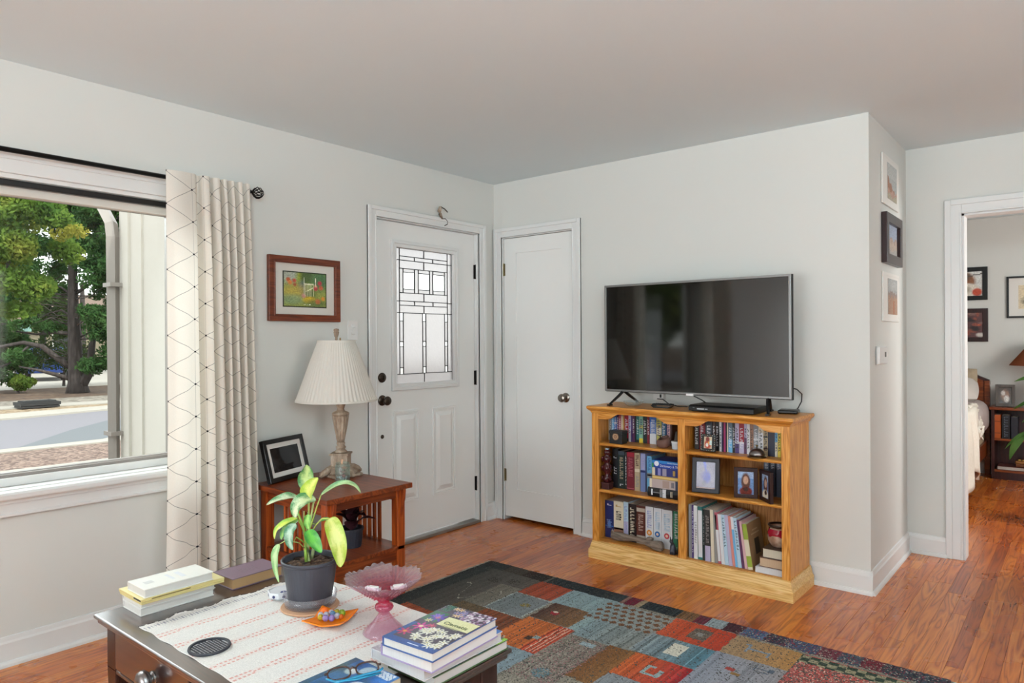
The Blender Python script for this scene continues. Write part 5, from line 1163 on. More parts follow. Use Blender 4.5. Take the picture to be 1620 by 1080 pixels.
for k, (u0, u1) in enumerate(((xa+.012, (xa+xb)/2-.01), ((xa+xb)/2+.01, xb-.012))):
    dr = MB().box(u0, u1, TY0+.022, TY0+.034, .314, TZ-.036).build('drawer', 'espresso_x', ct, bevel=.003)
    for fx in ((.56,) if k == 0 else (.44,)):
        xc = u0+(u1-u0)*fx
        MB().lathe([(.001, 0), (.019, 0), (.019, .003), (.012, .006), (.011, .010), (.022, .013), (.0285, .020), (.029, .028), (.026, .036), (.018, .042), (.001, .044)], 28, X=T(xc, TY0+.022, .366) @ Rx(PI/2) @ Matrix.Diagonal((1.15, 1.0, 1, 1))).build('pull', 'pewter', dr, smooth=True)

# runner cloth
rn = thing('table_runner', 'off white woven runner with pink dashed stripes on the coffee table', 'table runner', (0, 0, 0))
x0, x1, y0, y1 = 1.207, 2.02, -2.992, -2.398
nx, ny = 330, 240
A, B = np.meshgrid(x0+(np.arange(nx)+.5)/nx*(x1-x0), y0+(np.arange(ny)+.5)/ny*(y1-y0))
img = blank(A, '#d9d5d0')*(1+RNG.normal(0, .05, A.shape))[..., None]
img *= (1+.03*np.sign(np.sin(A*2*PI/.005)))[..., None]
def dashes(xc, w, ph, per, duty, c, st=1.0):
    m = (np.abs(A-xc) < w) & (((B+ph) % per) < per*duty); cc = np.array(lin(c)); img[m] = img[m]*(1-st)+cc*st
for k, xc in enumerate((1.322, 1.428, 1.527, 1.63, 1.73, 1.826, 1.92)):
    m = np.abs(A-xc) < .014; img[m] = img[m]*np.array((1.0, .93, .92))
    big = (((B+.03*k) % .12) < .07)
    for q, dx in enumerate((-.009, 0, .009)):
        m = (np.abs(A-xc-dx) < .0036) & (((B+.006*q) % .0125) < .0072) & (big if q != 1 else ~big | True) & ((q != 1) | ~big)
        img[m] = np.array(lin('#cf9a92'))
m = (np.abs(A-1.238) < .010) & (((B) % .009) < .0034); img[m] = np.array(lin('#9a98a0'))
m = (A < 1.2125) & ((B % .03) < .022); img[m] = np.array(lin('#3a3438'))
mb = MB(); gx = np.linspace(x0, x1, nx+1); gy = np.linspace(y0, y1, ny+1)
for yy in gy:
    for xx in gx:
        e = .004*math.sin(yy*38)+.002*math.sin(yy*90) if xx < x0+.02 else 0
        zz = TZ+.0016+.0006*math.sin(xx*60+yy*40)+(.004*max(0, math.sin(yy*41)) if xx < x0+.006 else 0)
        mb.v.append((xx+e*(xx < x0+.02), yy+.002*math.sin(xx*50)*(yy < y0+.01 or yy > y1-.01), zz))
for j in range(ny):
    for i in range(nx): mb.f.append((j*(nx+1)+i, j*(nx+1)+i+1, (j+1)*(nx+1)+i+1, (j+1)*(nx+1)+i)); mb.c.append(tuple(np.clip(img[j, i], 0, 1))); mb.m.append(0)
o = mb.build('woven_cloth', 'cloth', rn, smooth=True, recalc=False)
sol = o.modifiers.new('th', 'SOLIDIFY'); sol.thickness = .0012; sol.offset = -1

CZ = TZ+.0026
# ---- books left
gp = 'pale books at the left end of the coffee table'
lying('hardback_book', 'white book at the bottom of the pale pile on the coffee table', gp, 1.005, 1.135, -2.958, -2.725, TZ+.0005, TZ+.0235, '#cfccc8', '#d9d6d2', spine='-x', rz=math.radians(0))
lying('hardback_book', 'white book second from the bottom of the pale pile', gp, 1.003, 1.138, -2.958, -2.722, TZ+.0240, TZ+.0405, '#d3d0cb', '#dcd9d4', spine='-x')
o = lying('paperback', 'yellow edged cream book third from the bottom of the pale pile', gp, .995, 1.152, -2.962, -2.700, TZ+.041, TZ+.0485, '#d3c077', '#d9c98a', soft=True, spine='-x')
o = lying('paperback', 'pale yellow covered book lying under the small white book', gp, .992, 1.153, -2.964, -2.700, TZ+.049, TZ+.0575, '#dccd92', '#dcc887', soft=True, spine='-x')
MB().box(.030, .079, -.1326, -.1318, .002, .007, '#2e2c28').box(.0806, .0812, -.10, .02, .003, .006, '#6a5c30').build('edge_print', 'paint_matte', o)
o = lying('paperback', 'small white book with rounded spine on top of the pale pile', gp, 1.028, 1.150, -2.952, -2.735, TZ+.058, TZ+.085, '#dfddd6', '#d5d3cf', spine='-x')
MB().box(-.012, .014, -.085, -.058, .0271, .0274, '#c9c7c4').box(-.03, .03, -.01, .0, .0271, .0274, '#d2d4d8').box(-.03, .03, .02, .035, .0271, .0274, '#d2d4d8').build('cover_print', 'paint_matte', o)['kind'] = 'stuff'
o = lying('hardback_book', 'thick old purple leather book with gilt brown page edges on the coffee table', None, 1.012, 1.140, -2.665, -2.475, TZ+.0005, TZ+.0375, '#78606f', '#bd966a', spine='-x', ct=.003)
o.rotation_euler[2] = math.radians(1)
mb = MB()
for k in range(7): mb.box(-.02+.004*(k % 2), .03-.004*(k % 3), -.03+k*.009, -.0275+k*.009, .0371, .0374, '#7c6a72')
mb.build('cover_stamp', 'paint_satin', o)

# ---- potted plant
pt = thing('potted_plant', 'variegated dumb cane plant in a dark grey plastic pot on the coffee table', 'plant', (1.467, -2.582, CZ), math.radians(39.54))
MB().lathe([(.001, .014), (.062, .014), (.066, .02), (.083, .135), (.084, .140), (.0885, .143), (.0895, .150), (.087, .153), (.082, .151), (.080, .135), (.001, .135)], 48).build('pot', 'pot_plastic', pt, smooth=False, bevel=.001)
MB().lathe([(.001, .1355), (.03, .140), (.06, .137), (.0805, .134)], 30, mod=lambda a, r, z: (r, z+.003*math.sin(a*7+r*200))).build('soil', 'soil', pt, smooth=True)
t = thing('plant_saucer', 'clear plastic saucer under the dark grey plant pot', 'saucer', (1.467, -2.582, CZ+.0062))
MB().lathe([(.001, 0), (.072, 0), (.078, .004), (.083, .036), (.0805, .036), (.075, .007), (.001, .004)], 48, caps=False).build('dish', 'saucer_plastic', t, smooth=True)
t = thing('cork_coaster', 'round tan coaster under the plant saucer', 'coaster', (1.470, -2.585, CZ))
MB().lathe([(.001, 0), (.088, 0), (.090, .003), (.088, .006), (.001, .006)], 48).build('disc', 'terracotta', t)
def L(zx, zy, dep=0):   # zoomed image pixels of the plant -> metres around the pot's axis
    return ((zx/6.35-61)/500, dep, (228-zy/6.35)/500)
V1, V2, Y1, Y2 = '#cdd9a8', '#3f7a3e', '#d8dc58', '#8db83a'
def lf(pts, width, c, e, cup=.1, fold=.1, up=(0, -1, .3)):
    """leaf along a polyline read from image pixels (base .. tip) with mottled variegation"""
    P = [Vector(p) for p in pts]; n = 22; pos = []
    segs = len(P)-1
    for i in range(n+1):
        q = i/n*segs; k = min(int(q), segs-1); f = q-k
        p0, p1, p2, p3 = P[max(k-1, 0)], P[k], P[k+1], P[min(k+2, segs)]
        pos.append(.5*((2*p1)+(-p0+p2)*f+(2*p0-5*p1+4*p2-p3)*f*f+(-p0+3*p1-3*p2+p3)*f**3))
    mb = MB(); up = Vector(up).normalized(); m = 12
    for i in range(n+1):
        tg = (pos[min(i+1, n)]-pos[max(i-1, 0)]).normalized(); side = tg.cross(up).normalized(); nr = side.cross(tg)
        f = i/n; wd_ = width*.5*(math.sin(PI*min(1, (f**.75)*.97+.02)))**.8
        for q in range(m+1):
            s = q/m*2-1; wv = .06*wd_*math.sin(f*14+s*3)
            mb.v.append(tuple(pos[i]+side*wd_*s+nr*(fold*wd_*s*s*2+wv)))
    rl = random.Random(int(width*9999)+len(pts)+int(pts[0][0]*997))
    c, e = Vector(lin(c)), Vector(lin(e))
    for i in range(n):
        for q in range(m):
            s = abs((q+.5)/m*2-1); vein = math.sin((i/n*16-s*4.2))
            t_ = min(1, max(0, s*1.15-.12+.22*vein+rl.uniform(-.16, .16)))
            if s < .1: t_ = 0
            col = c*(1-t_)+e*t_
            mb.f.append((i*(m+1)+q, i*(m+1)+q+1, (i+1)*(m+1)+q+1, (i+1)*(m+1)+q)); mb.c.append(tuple(col)); mb.m.append(0)
    return mb.build('leaf', 'leaf_dark', pt, smooth=True, recalc=False)
lf([L(348, 310, .02), L(318, 215, .035), L(338, 120, .03), L(338, 45, .02)], .050, '#bcd088', '#3f7c45', up=(.1, -1, .1), fold=.15)
lf([L(385, 375, -.005), L(392, 300, -.012), L(425, 230, -.01), L(470, 165, .0)], .048, '#d2d670', '#9dbb40', up=(-.35, -1, .1), fold=.3)
lf([L(270, 385, .01), L(190, 355, -.01), L(100, 365, -.03), L(8, 400, -.05)], .034, '#d5e0bc', '#4b8550', up=(.0, -.55, 1), fold=.25)
lf([L(445, 375, .0), L(360, 372, -.03), L(300, 425, -.045), L(285, 530, -.045)], .050, '#d0dcb0', '#3f7f44', up=(-.1, -.8, .7), fold=.2)
lf([L(490, 350, .01), L(600, 280, .02), L(720, 245, .03), L(810, 280, .04), L(868, 350, .045)], .024, '#b9cf96', '#5d9058', up=(0, -.5, 1), fold=.3)
lf([L(600, 560, -.02), L(655, 610, -.045), L(715, 760, -.06), L(735, 900, -.06), L(732, 1008, -.055)], .054, '#cfd27c', '#98b036', up=(.25, -1, .3), fold=.15)
lf([L(262, 565, .0), L(170, 600, -.02), L(90, 655, -.03), L(62, 750, -.03)], .026, '#cfd860', '#86b440', up=(-.2, -.6, .9), fold=.2)
lf([L(255, 590, .015), L(185, 650, .0), L(125, 710, .0), L(98, 785, .0)], .030, '#8fbf58', '#4d8a4a', up=(-.3, -.8, .6), fold=.2)
lf([L(265, 610, -.02), L(225, 670, -.035), L(220, 770, -.035), L(245, 860, -.03)], .034, '#b3cbb4', '#3f7a55', up=(-.2, -1, .2), fold=.2)
lf([L(108, 800, -.03), L(85, 880, -.04), L(82, 1010, -.04), L(110, 1175, -.035)], .026, '#b8cf98', '#76a668', up=(-.3, -1, .1), fold=.15)
lf([L(400, 665, -.03), L(450, 720, -.05), L(510, 790, -.06), L(558, 855, -.065)], .040, '#62b040', '#3d8a3e', up=(.3, -1, .5), fold=.2)
lf([L(465, 620, .02), L(530, 612, .035), L(610, 650, .05)], .016, '#7db860', '#458a44', up=(0, -.6, 1), fold=.2)
lf([L(390, 520, -.015), L(378, 590, -.02), L(395, 665, -.02)], .022, '#9cc864', '#5fa048', up=(.2, -1, 0), fold=.3)
ps = MB(); G1, G2 = '#8fb04c', '#a9b878'
for pts, r0, r1, c in (([L(350, 1010), L(342, 900), L(345, 780), L(320, 650), L(285, 560), L(258, 490), L(272, 400)], .0058, .0028, G1), ([L(378, 1000), L(368, 850), L(380, 700), L(400, 560), L(420, 430), L(440, 380)], .0050, .0026, G2), ([L(395, 985, .01), L(415, 880, .01), L(420, 800, .01), L(400, 700, 0)], .0058, .0045, '#8f9c70'),
                    ([L(425, 680), L(450, 640), L(520, 565, -.01), L(600, 560, -.02)], .0024, .0018, '#b4be5c'), ([L(380, 700), L(425, 560), L(460, 440, .005), L(490, 350, .01)], .0026, .002, '#a9ba58'), ([L(345, 830), L(310, 790, -.005), L(260, 750, -.01), L(240, 790, -.012)], .0026, .0014, '#9cb850'), ([L(340, 860, -.01), L(300, 800, -.02), L(180, 762, -.03), L(108, 805, -.03)], .0016, .0013, '#a8b868'),
                    ([L(350, 760), L(300, 640), L(262, 570)], .003, .002, G1), ([L(372, 760), L(350, 660), L(330, 560), L(330, 500)], .0028, .002, '#9db868'), ([L(385, 400), L(380, 470), L(385, 560)], .0024, .002, '#c0d078'), ([L(348, 310, .02), L(365, 400, .01), L(375, 560, .0)], .0028, .0022, '#a8c070'), ([L(400, 620), L(430, 640, .01), L(465, 620, .02)], .002, .0014, G1), ([L(400, 720, -.01), L(390, 690, -.02), L(402, 665, -.03)], .002, .0016, G1)):
    n = len(pts); ps.tube(pts, [r0+(r1-r0)*i/(n-1) for i in range(n)], 8, c)
ps.build('stems', 'leaf_dark', pt, smooth=True)

# ---- pink glass compote
gb = thing('glass_compote', 'pink ruffled glass compote on a pedestal foot on the coffee table', 'glass bowl', (1.807, -2.568, CZ))
def ruff(a, r, z):
    k = max(0, (z-.105)/.07); k = min(k, 1.2)
    return (r*(1+.03*k*math.sin(28*a)), z+.003*k*math.sin(28*a+.8)+.007*k*math.sin(5*a+1.2))
out_ = [(.058, .0), (.061, .004), (.05, .016), (.032, .034), (.018, .052), (.0145, .060), (.024, .067), (.027, .074), (.024, .081), (.0155, .086), (.018, .094), (.034, .104), (.058, .120), (.078, .136), (.097, .150), (.108, .160)]
inn = [(.106, .162), (.094, .153), (.074, .139), (.053, .1235), (.030, .110), (.008, .103), (.001, .102)]
MB().lathe([(.001, .004), (.03, .003), (.056, .0)]+out_+inn, 192, mod=ruff, caps=False).build('bowl_and_foot', 'pink_glass', gb, smooth=True)
rb = random.Random(12); hob = MB()
for j, (r, z) in enumerate(((.034, .104), (.044, .111), (.055, .118), (.066, .127), (.077, .1355))):
    nn = int(16+j*7)
    for k in range(nn):
        a = 2*PI*(k+.5*(j % 2))/nn; hob.lathe([(.0005, .0022), (.0026, .0004), (.0032, -.001)], 6, X=Rz(a) @ T(r+.0012, 0, z-.001) @ Ry(PI/2+.75), caps=False)
hob.build('hobnails', 'pink_glass', gb, smooth=True)['kind'] = 'stuff'
for k, (dx, dy, rz_, lab) in enumerate(((-.012, -.03, .3, 'white wrapped sweet at the front of the pink glass compote'), (.035, .025, 1.1, 'white wrapped sweet at the back right of the pink glass compote'))):
    s = thing('wrapped_sweet', lab, 'sweet', (1.807+dx, -2.568+dy, CZ+.1285), rz_)
    MB().box(-.016, .016, -.009, .009, -.003, .009, '#e6e4e0').build('packet', 'paint_gloss', s, bevel=.003)
    MB().prism([(-.022, -.001), (-.016, .003), (-.022, .007)], 'y', -.008, .008, '#dcdcdc').prism([(.022, -.001), (.016, .003), (.022, .007)], 'y', -.008, .008, '#dcdcdc').build('crimped_ends', 'paint_gloss', s)

# ---- orange dish with beads
dsh = thing('orange_dish', 'small square bright orange dish holding glass beads on the runner', 'dish', (1.622, -2.618, CZ), math.radians(26))
mb = MB(); n = 16
for j in range(n+1):
    for i in range(n+1):
        u, v = i/n*2-1, j/n*2-1; r = max(abs(u), abs(v)); s = .060*(1-.10*(1-abs(u*v))*r)
        x, y = u*s, v*s; cz = .003+.013*(u*u*v*v)**.6+.006*r**4
        mb.v.append((x, y, cz))
mb.f = [(j*(n+1)+i, j*(n+1)+i+1, (j+1)*(n+1)+i+1, (j+1)*(n+1)+i) for j in range(n) for i in range(n)]; mb.c = [(.5, .5, .5)]*len(mb.f); mb.m = [0]*len(mb.f)
o = mb.build('plate', 'orange_glaze', dsh, smooth=True, recalc=False); q = o.modifiers.new('th', 'SOLIDIFY'); q.thickness = .0035; q.offset = -1
bl = [(-.030, .022, .010, 'bead_orange', 'orange', 'the largest one, at the back left'), (-.016, .006, .0075, 'bead_clear', 'clear', 'near the middle'), (.0, .012, .008, 'bead_blue', 'pale blue', 'in the centre of the heap'), (-.030, .002, .0075, 'bead_clear', 'clear', 'at the left side'), (-.022, -.014, .0075, 'bead_yellow', 'yellow', 'at the front left'),
      (-.006, -.016, .008, 'bead_lilac', 'lilac', 'at the front'), (.010, -.012, .008, 'bead_lilac', 'lilac', 'at the front right'), (.016, .006, .0075, 'bead_clear', 'clear', 'right of the centre'), (.022, .022, .009, 'bead_green', 'yellow green', 'at the right'), (.004, .028, .0075, 'bead_yellow', 'amber', 'at the back'), (-.012, .026, .007, 'bead_clear', 'clear', 'next to the orange one'), (.028, .006, .006, 'bead_orange', 'small orange', 'at the right rim')]
for (x, y, r, m_, cn, wh) in bl:
    c, s = math.cos(math.radians(26)), math.sin(math.radians(26))
    r *= 1.22; x *= 1.12; y *= 1.12
    b = thing('glass_bead', '%s glass bead in the orange dish, %s' % (cn, wh), 'bead', (1.622+x*c-y*s, -2.618+x*s+y*c, CZ+.0075+r*.95), random.uniform(0, 3), 'glass beads in the orange dish')
    prf = [(.0008, -r), (r*.55, -r*.85), (r*.95, -r*.3), (r*.95, r*.3), (r*.55, r*.85), (.0008, r)]
    MB().lathe(prf, 10 if cn != 'orange' else 20, caps=False).build('bead_body', 'orange_bead' if cn == 'orange' else m_, b, smooth=cn == 'orange')

# ---- round black coaster
cs = thing('slotted_coaster', 'round black rubber coaster with a grid of slots on the runner', 'coaster', (1.513, -2.934, CZ), math.radians(0))
MB().lathe([(.047, 0), (.054, 0), (.0555, .003), (.054, .0066), (.049, .0066), (.047, .0045), (.047, 0)], 48, caps=False).build('rim', 'charcoal_rubber', cs, smooth=False)
MB().lathe([(.001, .0005), (.048, .0005), (.048, .0022), (.001, .0022)], 40, col='#b8b4b4').build('base', 'paint_matte', cs)
gr = MB()
for i in range(-4, 5):
    for j in range(-6, 7):
        if math.hypot(i*.0108, j*.0078) < .0455: gr.box(i*.0108-.0038, i*.0108+.0038, j*.0078-.0025, j*.0078+.0025, .0022, .0036)
gr.build('grid', 'charcoal_rubber', cs)['kind'] = 'stuff'

# ---- small patterned dish behind the pot
t = thing('porcelain_dish', 'little white porcelain dish with blue flowers left of the plant pot', 'dish', (1.325, -2.595, CZ))
MB().lathe([(.001, 0), (.036, 0), (.043, .006), (.045, .021), (.042, .024), (.038, .021), (.001, .02)], 8, col='#d9dadf').build('body', 'paint_gloss', t, bevel=.002)
mb = MB()
for k in range(6):
    a = k*PI/3; mb.lathe([(.0005, 0), (.004, 0), (.004, .0005), (.0005, .0005)], 8, o=(.018+.007*math.cos(a), -.004+.007*math.sin(a), .0202), col='#3a4380')
for k in range(8):
    a = (k+.5)*PI/4; mb.lathe([(.0005, 0), (.005, 0), (.005, .0006), (.0005, .0006)], 8, X=Rz(a) @ T(.0412, 0, .012) @ Ry(PI/2), col='#4a5078')
mb.build('blue_flowers', 'paint_gloss', t)

# ---- stack of large books right
gp = 'garden books stacked at the right corner of the coffee table'
def cover_paint(par, w, d, nx, ny, fn, z, name='cover_print'):
    us = (np.arange(nx)+.5)/nx; U, V = np.meshgrid(us, (np.arange(ny)+.5)/ny); col = np.clip(fn(U, V), 0, 1); mb = MB()
    for yy in np.linspace(-d/2, d/2, ny+1):
        for xx in np.linspace(-w/2, w/2, nx+1): mb.v.append((float(xx), float(yy), z))
    for j in range(ny):
        for i in range(nx): mb.f.append((j*(nx+1)+i, j*(nx+1)+i+1, (j+1)*(nx+1)+i+1, (j+1)*(nx+1)+i)); mb.c.append(tuple(col[j, i])); mb.m.append(0)
    return mb.build(name, 'paint_gloss', par, recalc=False)
def blotch(cols, n, r0, r1, base):
    def fn(U, V):
        im = blank(U, base); q = random.Random(5)
        for k in range(n): put(im, disc(U, V, q.random(), q.random(), q.uniform(r0, r1), q.uniform(r0, r1), .3), q.choice(cols))
        return jitter(im, .12)
    return fn
b4 = lying('garden_book', 'large green covered book at the bottom of the garden book stack', gp, 1.985, 2.153, -2.705, -2.428, CZ, CZ+.026, '#3f5a34', '#c4c4c4', spine='-x')
cover_paint(b4, .168, .277, 40, 60, blotch(['#8fc04a', '#cfe080', '#24502c', '#1c4a5c', '#4f4438', '#3a3430'], 70, .05, .14, '#3a4a30'), .0262)
b3 = lying('garden_book', 'large grey photo covered book second from the bottom, blue at one end', gp, 1.955, 2.15, -2.735, -2.448, CZ+.0265, CZ+.0535, '#c8c4c6', '#c9c9cc', spine='-x')
def b3f(U, V):
    im = blotch(['#e2dcdf', '#c0b4ba', '#5a4a50', '#8f8088', '#d8d0d4'], 60, .04, .1, '#b8b0b4')(U, V); put(im, rect(U, V, .0, 1, .62, 1), '#5580c4'); return im
cover_paint(b3, .195, .287, 40, 60, b3f, .0272)
b2 = lying('garden_book', 'thick white paged book with a violet spine under the flower covered book', gp, 2.0, 2.172, -2.742, -2.488, CZ+.054, CZ+.083, '#9c8ab0', '#dcdcdc', spine='-x', rz=math.radians(3))
cover_paint(b2, .172, .254, 30, 44, blotch(['#3a4a30', '#6a7a4a', '#a8a878', '#2c3426'], 60, .05, .1, '#55603c'), .0292)
b1 = lying('garden_book', 'clematis book with a cover of purple, pink and white flowers on top of the stack', gp, 2.012, 2.178, -2.748, -2.498, CZ+.0835, CZ+.107, '#3c5a94', '#d6d6d2', spine='-x', rz=math.radians(4))
def clem(U, V):   # U across from the spine, V from the near edge to the far edge
    im = blank(U, '#4b4350'); q = random.Random(9)
    put(im, rect(U, V, 0, 1, 0, .09), '#3a5590'); put(im, rect(U, V, 0, .08, 0, .45), '#34568c'); put(im, rect(U, V, 0, .3, .55, .8)*.8, '#2f6a4c')
    def flower(x, y, r, c, cc, n=7, w=.30):
        ang = np.arctan2((V-y)*1.5, U-x); d = np.hypot(U-x, (V-y)*1.5); put(im, np.clip((r*(.66+.34*np.cos(n*ang))-d)*60, 0, 1), c); put(im, np.clip((r*w-d)*60, 0, 1), cc)
    for k in range(26): flower(.35+.6*q.random(), .08+.36*q.random(), .10, q.choice(('#d8d4c4', '#e4e0d2', '#cfcab8')), '#b9a850', 6, .22)
    flower(.14, .22, .14, '#b03468', '#d07a3a'); flower(.22, .40, .15, '#c43a8a', '#e0c0a0'); flower(.35, .47, .09, '#b83a60', '#c05a60')
    flower(.22, .66, .17, '#5a3ca4', '#b06a80', 8); flower(.16, .70, .09, '#8a6ac8', '#6a4ab0'); flower(.16, .56, .08, '#c8bf90', '#a08a50')
    for k in range(9): flower(.22+.3*q.random(), .80+.17*q.random(), .08, q.choice(('#cdb08a', '#d8b898', '#8a84b0')), '#c08a4a', 6, .3)
    for k in range(150): put(im, disc(U, V, .55+.45*q.random(), .70+.30*q.random(), .022, .016, .3), q.choice(('#c8b4c4', '#9a7898', '#6a4a60', '#e0d4dc')))
    for k in range(12): put(im, disc(U, V, .06+.1*q.random(), .86+.14*q.random(), .05, .04, .3), q.choice(('#3a4a90', '#2c5a48')))
    put(im, rect(U, V, .36, .98, .52, .74), '#dcd8a6'); return jitter(im, .06)
cover_paint(b1, .166, .25, 84, 126, clem, .0236)
text('cover_title', 'Clematis', .022, 'ink', b1, T(-.012, .018, .0238) @ Rz(0) )
MB().box(-.006, .06, .008, .0095, .0238, .024, '#8a8a60').box(.0, .05, .001, .0025, .0238, .024, '#8a8a60').box(-.006, .03, -.118, -.115, .0238, .024, '#c8d4e8').build('small_print', 'paint_matte', b1)

# ---- blue book with reading glasses
bb = lying('picture_book', 'blue illustrated softcover book under the folded glasses at the front', None, 1.915, 2.085, -2.945, -2.752, CZ, CZ+.0235, '#3f6a9c', '#cbb596', soft=True, spine='-x')
def bluecov(U, V):
    im = blank(U, '#3c6ea6'); q = random.Random(2)
    for k in range(30): put(im, disc(U, V, q.random(), q.random(), q.uniform(.05, .2), q.uniform(.03, .12), .4)*.6, q.choice(('#2f5288', '#4f8cc4', '#33485c', '#2a6ab8', '#4a5560')))
    put(im, rect(U, V, 0, .12, 0, 1)*.7, '#3a4a5a'); put(im, disc(U, V, .72, .52, .14, .10, .08), '#cfd2d4'); put(im, disc(U, V, .5, .84, .13, .12, .1), '#d6dade'); put(im, disc(U, V, .3, .72, .1, .08, .2), '#d2d8dc')
    put(im, rect(U, V, .55, .95, .84, .98)*(np.abs(((U+V)*14) % 1-.5) < .42), '#cdd6de'); put(im, rect(U, V, .6, .8, .3, .46), '#d8dee4'); put(im, rect(U, V, .25, .55, .12, .2)*(np.sin(U*90) > -.2), '#a8c4e4'); put(im, rect(U, V, .25, .6, .02, .08)*(np.sin(U*70) > 0), '#a8c4e4')
    return jitter(im, .08)
cover_paint(bb, .170, .193, 60, 68, bluecov, .0237)
gl = thing('reading_glasses', 'folded tortoiseshell reading glasses with blue temples on the blue book', 'glasses', (2.0, -2.822, CZ+.0245), math.radians(63))
def lens_loop(cx, w, h, n=26): return [(cx+w*math.copysign(abs(math.cos(a))**.72, math.cos(a)), 0, h+.002+h*math.copysign(abs(math.sin(a))**.8, math.sin(a))) for a in [2*PI*k/n for k in range(n+1)]]
XG = Rx(math.radians(-62))     # the front leans back on the folded temples
fr_ = MB().tube(lens_loop(-.034, .027, .017), .0023, 7, X=XG).tube(lens_loop(.034, .027, .017), .0023, 7, X=XG).tube([(-.009, 0, .024), (0, -.001, .028), (.009, 0, .024)], .0026, 7, X=XG).tube([(-.061, 0, .024), (-.068, .002, .024)], .003, 6, X=XG).tube([(.061, 0, .024), (.068, .002, .024)], .003, 6, X=XG)
fr_.c = [lin('#4a2a20') if k % 3 else lin('#2a1814') for k in range(len(fr_.c))]
fr_.build('frame', 'paint_gloss', gl, smooth=True)
for cx in (-.034, .034):
    lp = lens_loop(cx, .0255, .0155)[:-1]; mb = MB(); vs = [(x, -.0006, z) for x, y, z in lp]+[(x, .0006, z) for x, y, z in lp]; n = len(lp)
    mb.add(vs, [tuple(range(n)), tuple(range(n, 2*n))[::-1]]+[(i, (i+1) % n, n+(i+1) % n, n+i) for i in range(n)], X=XG); mb.build('lens', 'lens', gl)
for pts in ([(-.068, -.004, .012), (-.05, -.014, .006), (0, -.019, .004), (.062, -.012, .004)], [(.068, -.004, .012), (.06, -.008, .008), (.0, -.012, .0065), (-.06, -.022, .004)]):
    MB().tube(pts, [.0032, .0042, .0042, .003], 8, '#1f7fa4', flat=.6).build('temple', 'paint_gloss', gl, smooth=True)
# ---------------------------------------------------------------- bedroom beyond the doorway
bed = thing('bed', 'wooden bed with curved headboard in the bedroom beyond the doorway', 'bed', (0, 0, 0))
hb = []
for k in range(17):
    f = k/16; x = 1.42+1.225*f; c = abs(f-.5)*2
    hb.append((x, .865+.26*(1-max(0, (c-.12)/.88)**1.5 if c > .12 else 1)))
hb[-1] = (2.645, .885)
MB().prism([(1.42, .25)]+hb+[(2.645, .25)][::-1] if False else [(2.645, .25), (1.42, .25)]+hb, 'y', 4.08, 4.12).build('headboard', 'bed_wood', bed, bevel=.004)
MB().prism([(a, b-.012) for a, b in hb]+[(a, b+.014) for a, b in reversed(hb)], 'y', 4.07, 4.13).build('headboard_cap', 'mahogany', bed)
MB().box(2.605, 2.648, 4.065, 4.13, 0, .89).box(1.41, 1.455, 4.065, 4.13, 0, .89).build('post', 'bed_wood', bed, bevel=.003)
MB().box(2.60, 2.63, 2.16, 4.08, .20, .33).build('side_rail', 'bed_wood', bed); MB().box(1.43, 2.63, 2.13, 2.17, .15, .42).build('footboard', 'bed_wood', bed)
MB().box(2.585, 2.64, 2.12, 2.18, 0, .45).box(1.42, 1.475, 2.12, 2.18, 0, .45).build('foot_post', 'bed_wood', bed)
MB().box(1.46, 2.61, 2.18, 4.06, .30, .40).build('box_spring', 'tan_fabric', bed, bevel=.02)
mt = thing('mattress', 'mattress with pale mauve sheet on the wooden bed', 'mattress')
mb = MB().box(1.47, 2.655, 2.20, 4.05, .402, .72); mb.build('sheet_cover', 'sheet_fabric', mt, bevel=.11, seg=5, smooth=True)
t = thing('bed_quilt', 'cream quilt hanging over the right side of the bed', 'quilt')
nq, nr = 26, 40; mb = MB()
for j in range(nr+1):
    y = 2.22+.74*j/nr
    for i in range(nq+1):
        s = i/nq*1.15
        if s < .55: x, z = 2.10+s, .732+.006*math.sin(y*22+s*9)
        else:
            d = s-.55; x = 2.65+.02*math.sin(min(1, d/.1)*PI/2)+.022*math.sin(y*19)*min(1, d*4)+.02*d; z = .732-max(0, d-.02)*(.93+.10*math.sin(y*9))
        mb.v.append((x, y, max(z, .03)))
mb.f = [(j*(nq+1)+i, j*(nq+1)+i+1, (j+1)*(nq+1)+i+1, (j+1)*(nq+1)+i) for j in range(nr) for i in range(nq)]; mb.c = [(.5,)*3]*len(mb.f); mb.m = [0]*len(mb.f)
o = mb.build('quilt_cloth', 'quilt_fabric', t, smooth=True, recalc=False); q = o.modifiers.new('th', 'SOLIDIFY'); q.thickness = .014
def pillow(name, lab, loc, sx, sy, sz, rot, mtl):
    t = thing(name, lab, 'pillow', loc); t.rotation_euler = rot; mb = MB(); n = 14
    for sgn in (1, -1):
        k = len(mb.v)
        for j in range(n+1):
            for i in range(n+1):
                u, v = i/n*2-1, j/n*2-1; e = ((1-u**4)*(1-v**4))**.5; mb.v.append((u*sx*(1-.05*v*v), v*sy*(1-.05*u*u), sgn*sz*e))
        for j in range(n):
            for i in range(n):
                f = (k+j*(n+1)+i, k+j*(n+1)+i+1, k+(j+1)*(n+1)+i+1, k+(j+1)*(n+1)+i); mb.f.append(f if sgn > 0 else f[::-1]); mb.c.append((.5,)*3); mb.m.append(0)
    mb.build('cushion_cover', mtl, t, smooth=True); return t
pillow('pillow', 'pale pillow lying at the head of the bed against the headboard', (2.31, 3.79, .815), .28, .21, .085, (.35, 0, .1), 'bedding')
pillow('pillow', 'beige folded pillow standing behind the pale pillow on the bed', (2.40, 3.985, .90), .16, .12, .05, (1.1, 0, 0), 'tan_fabric')
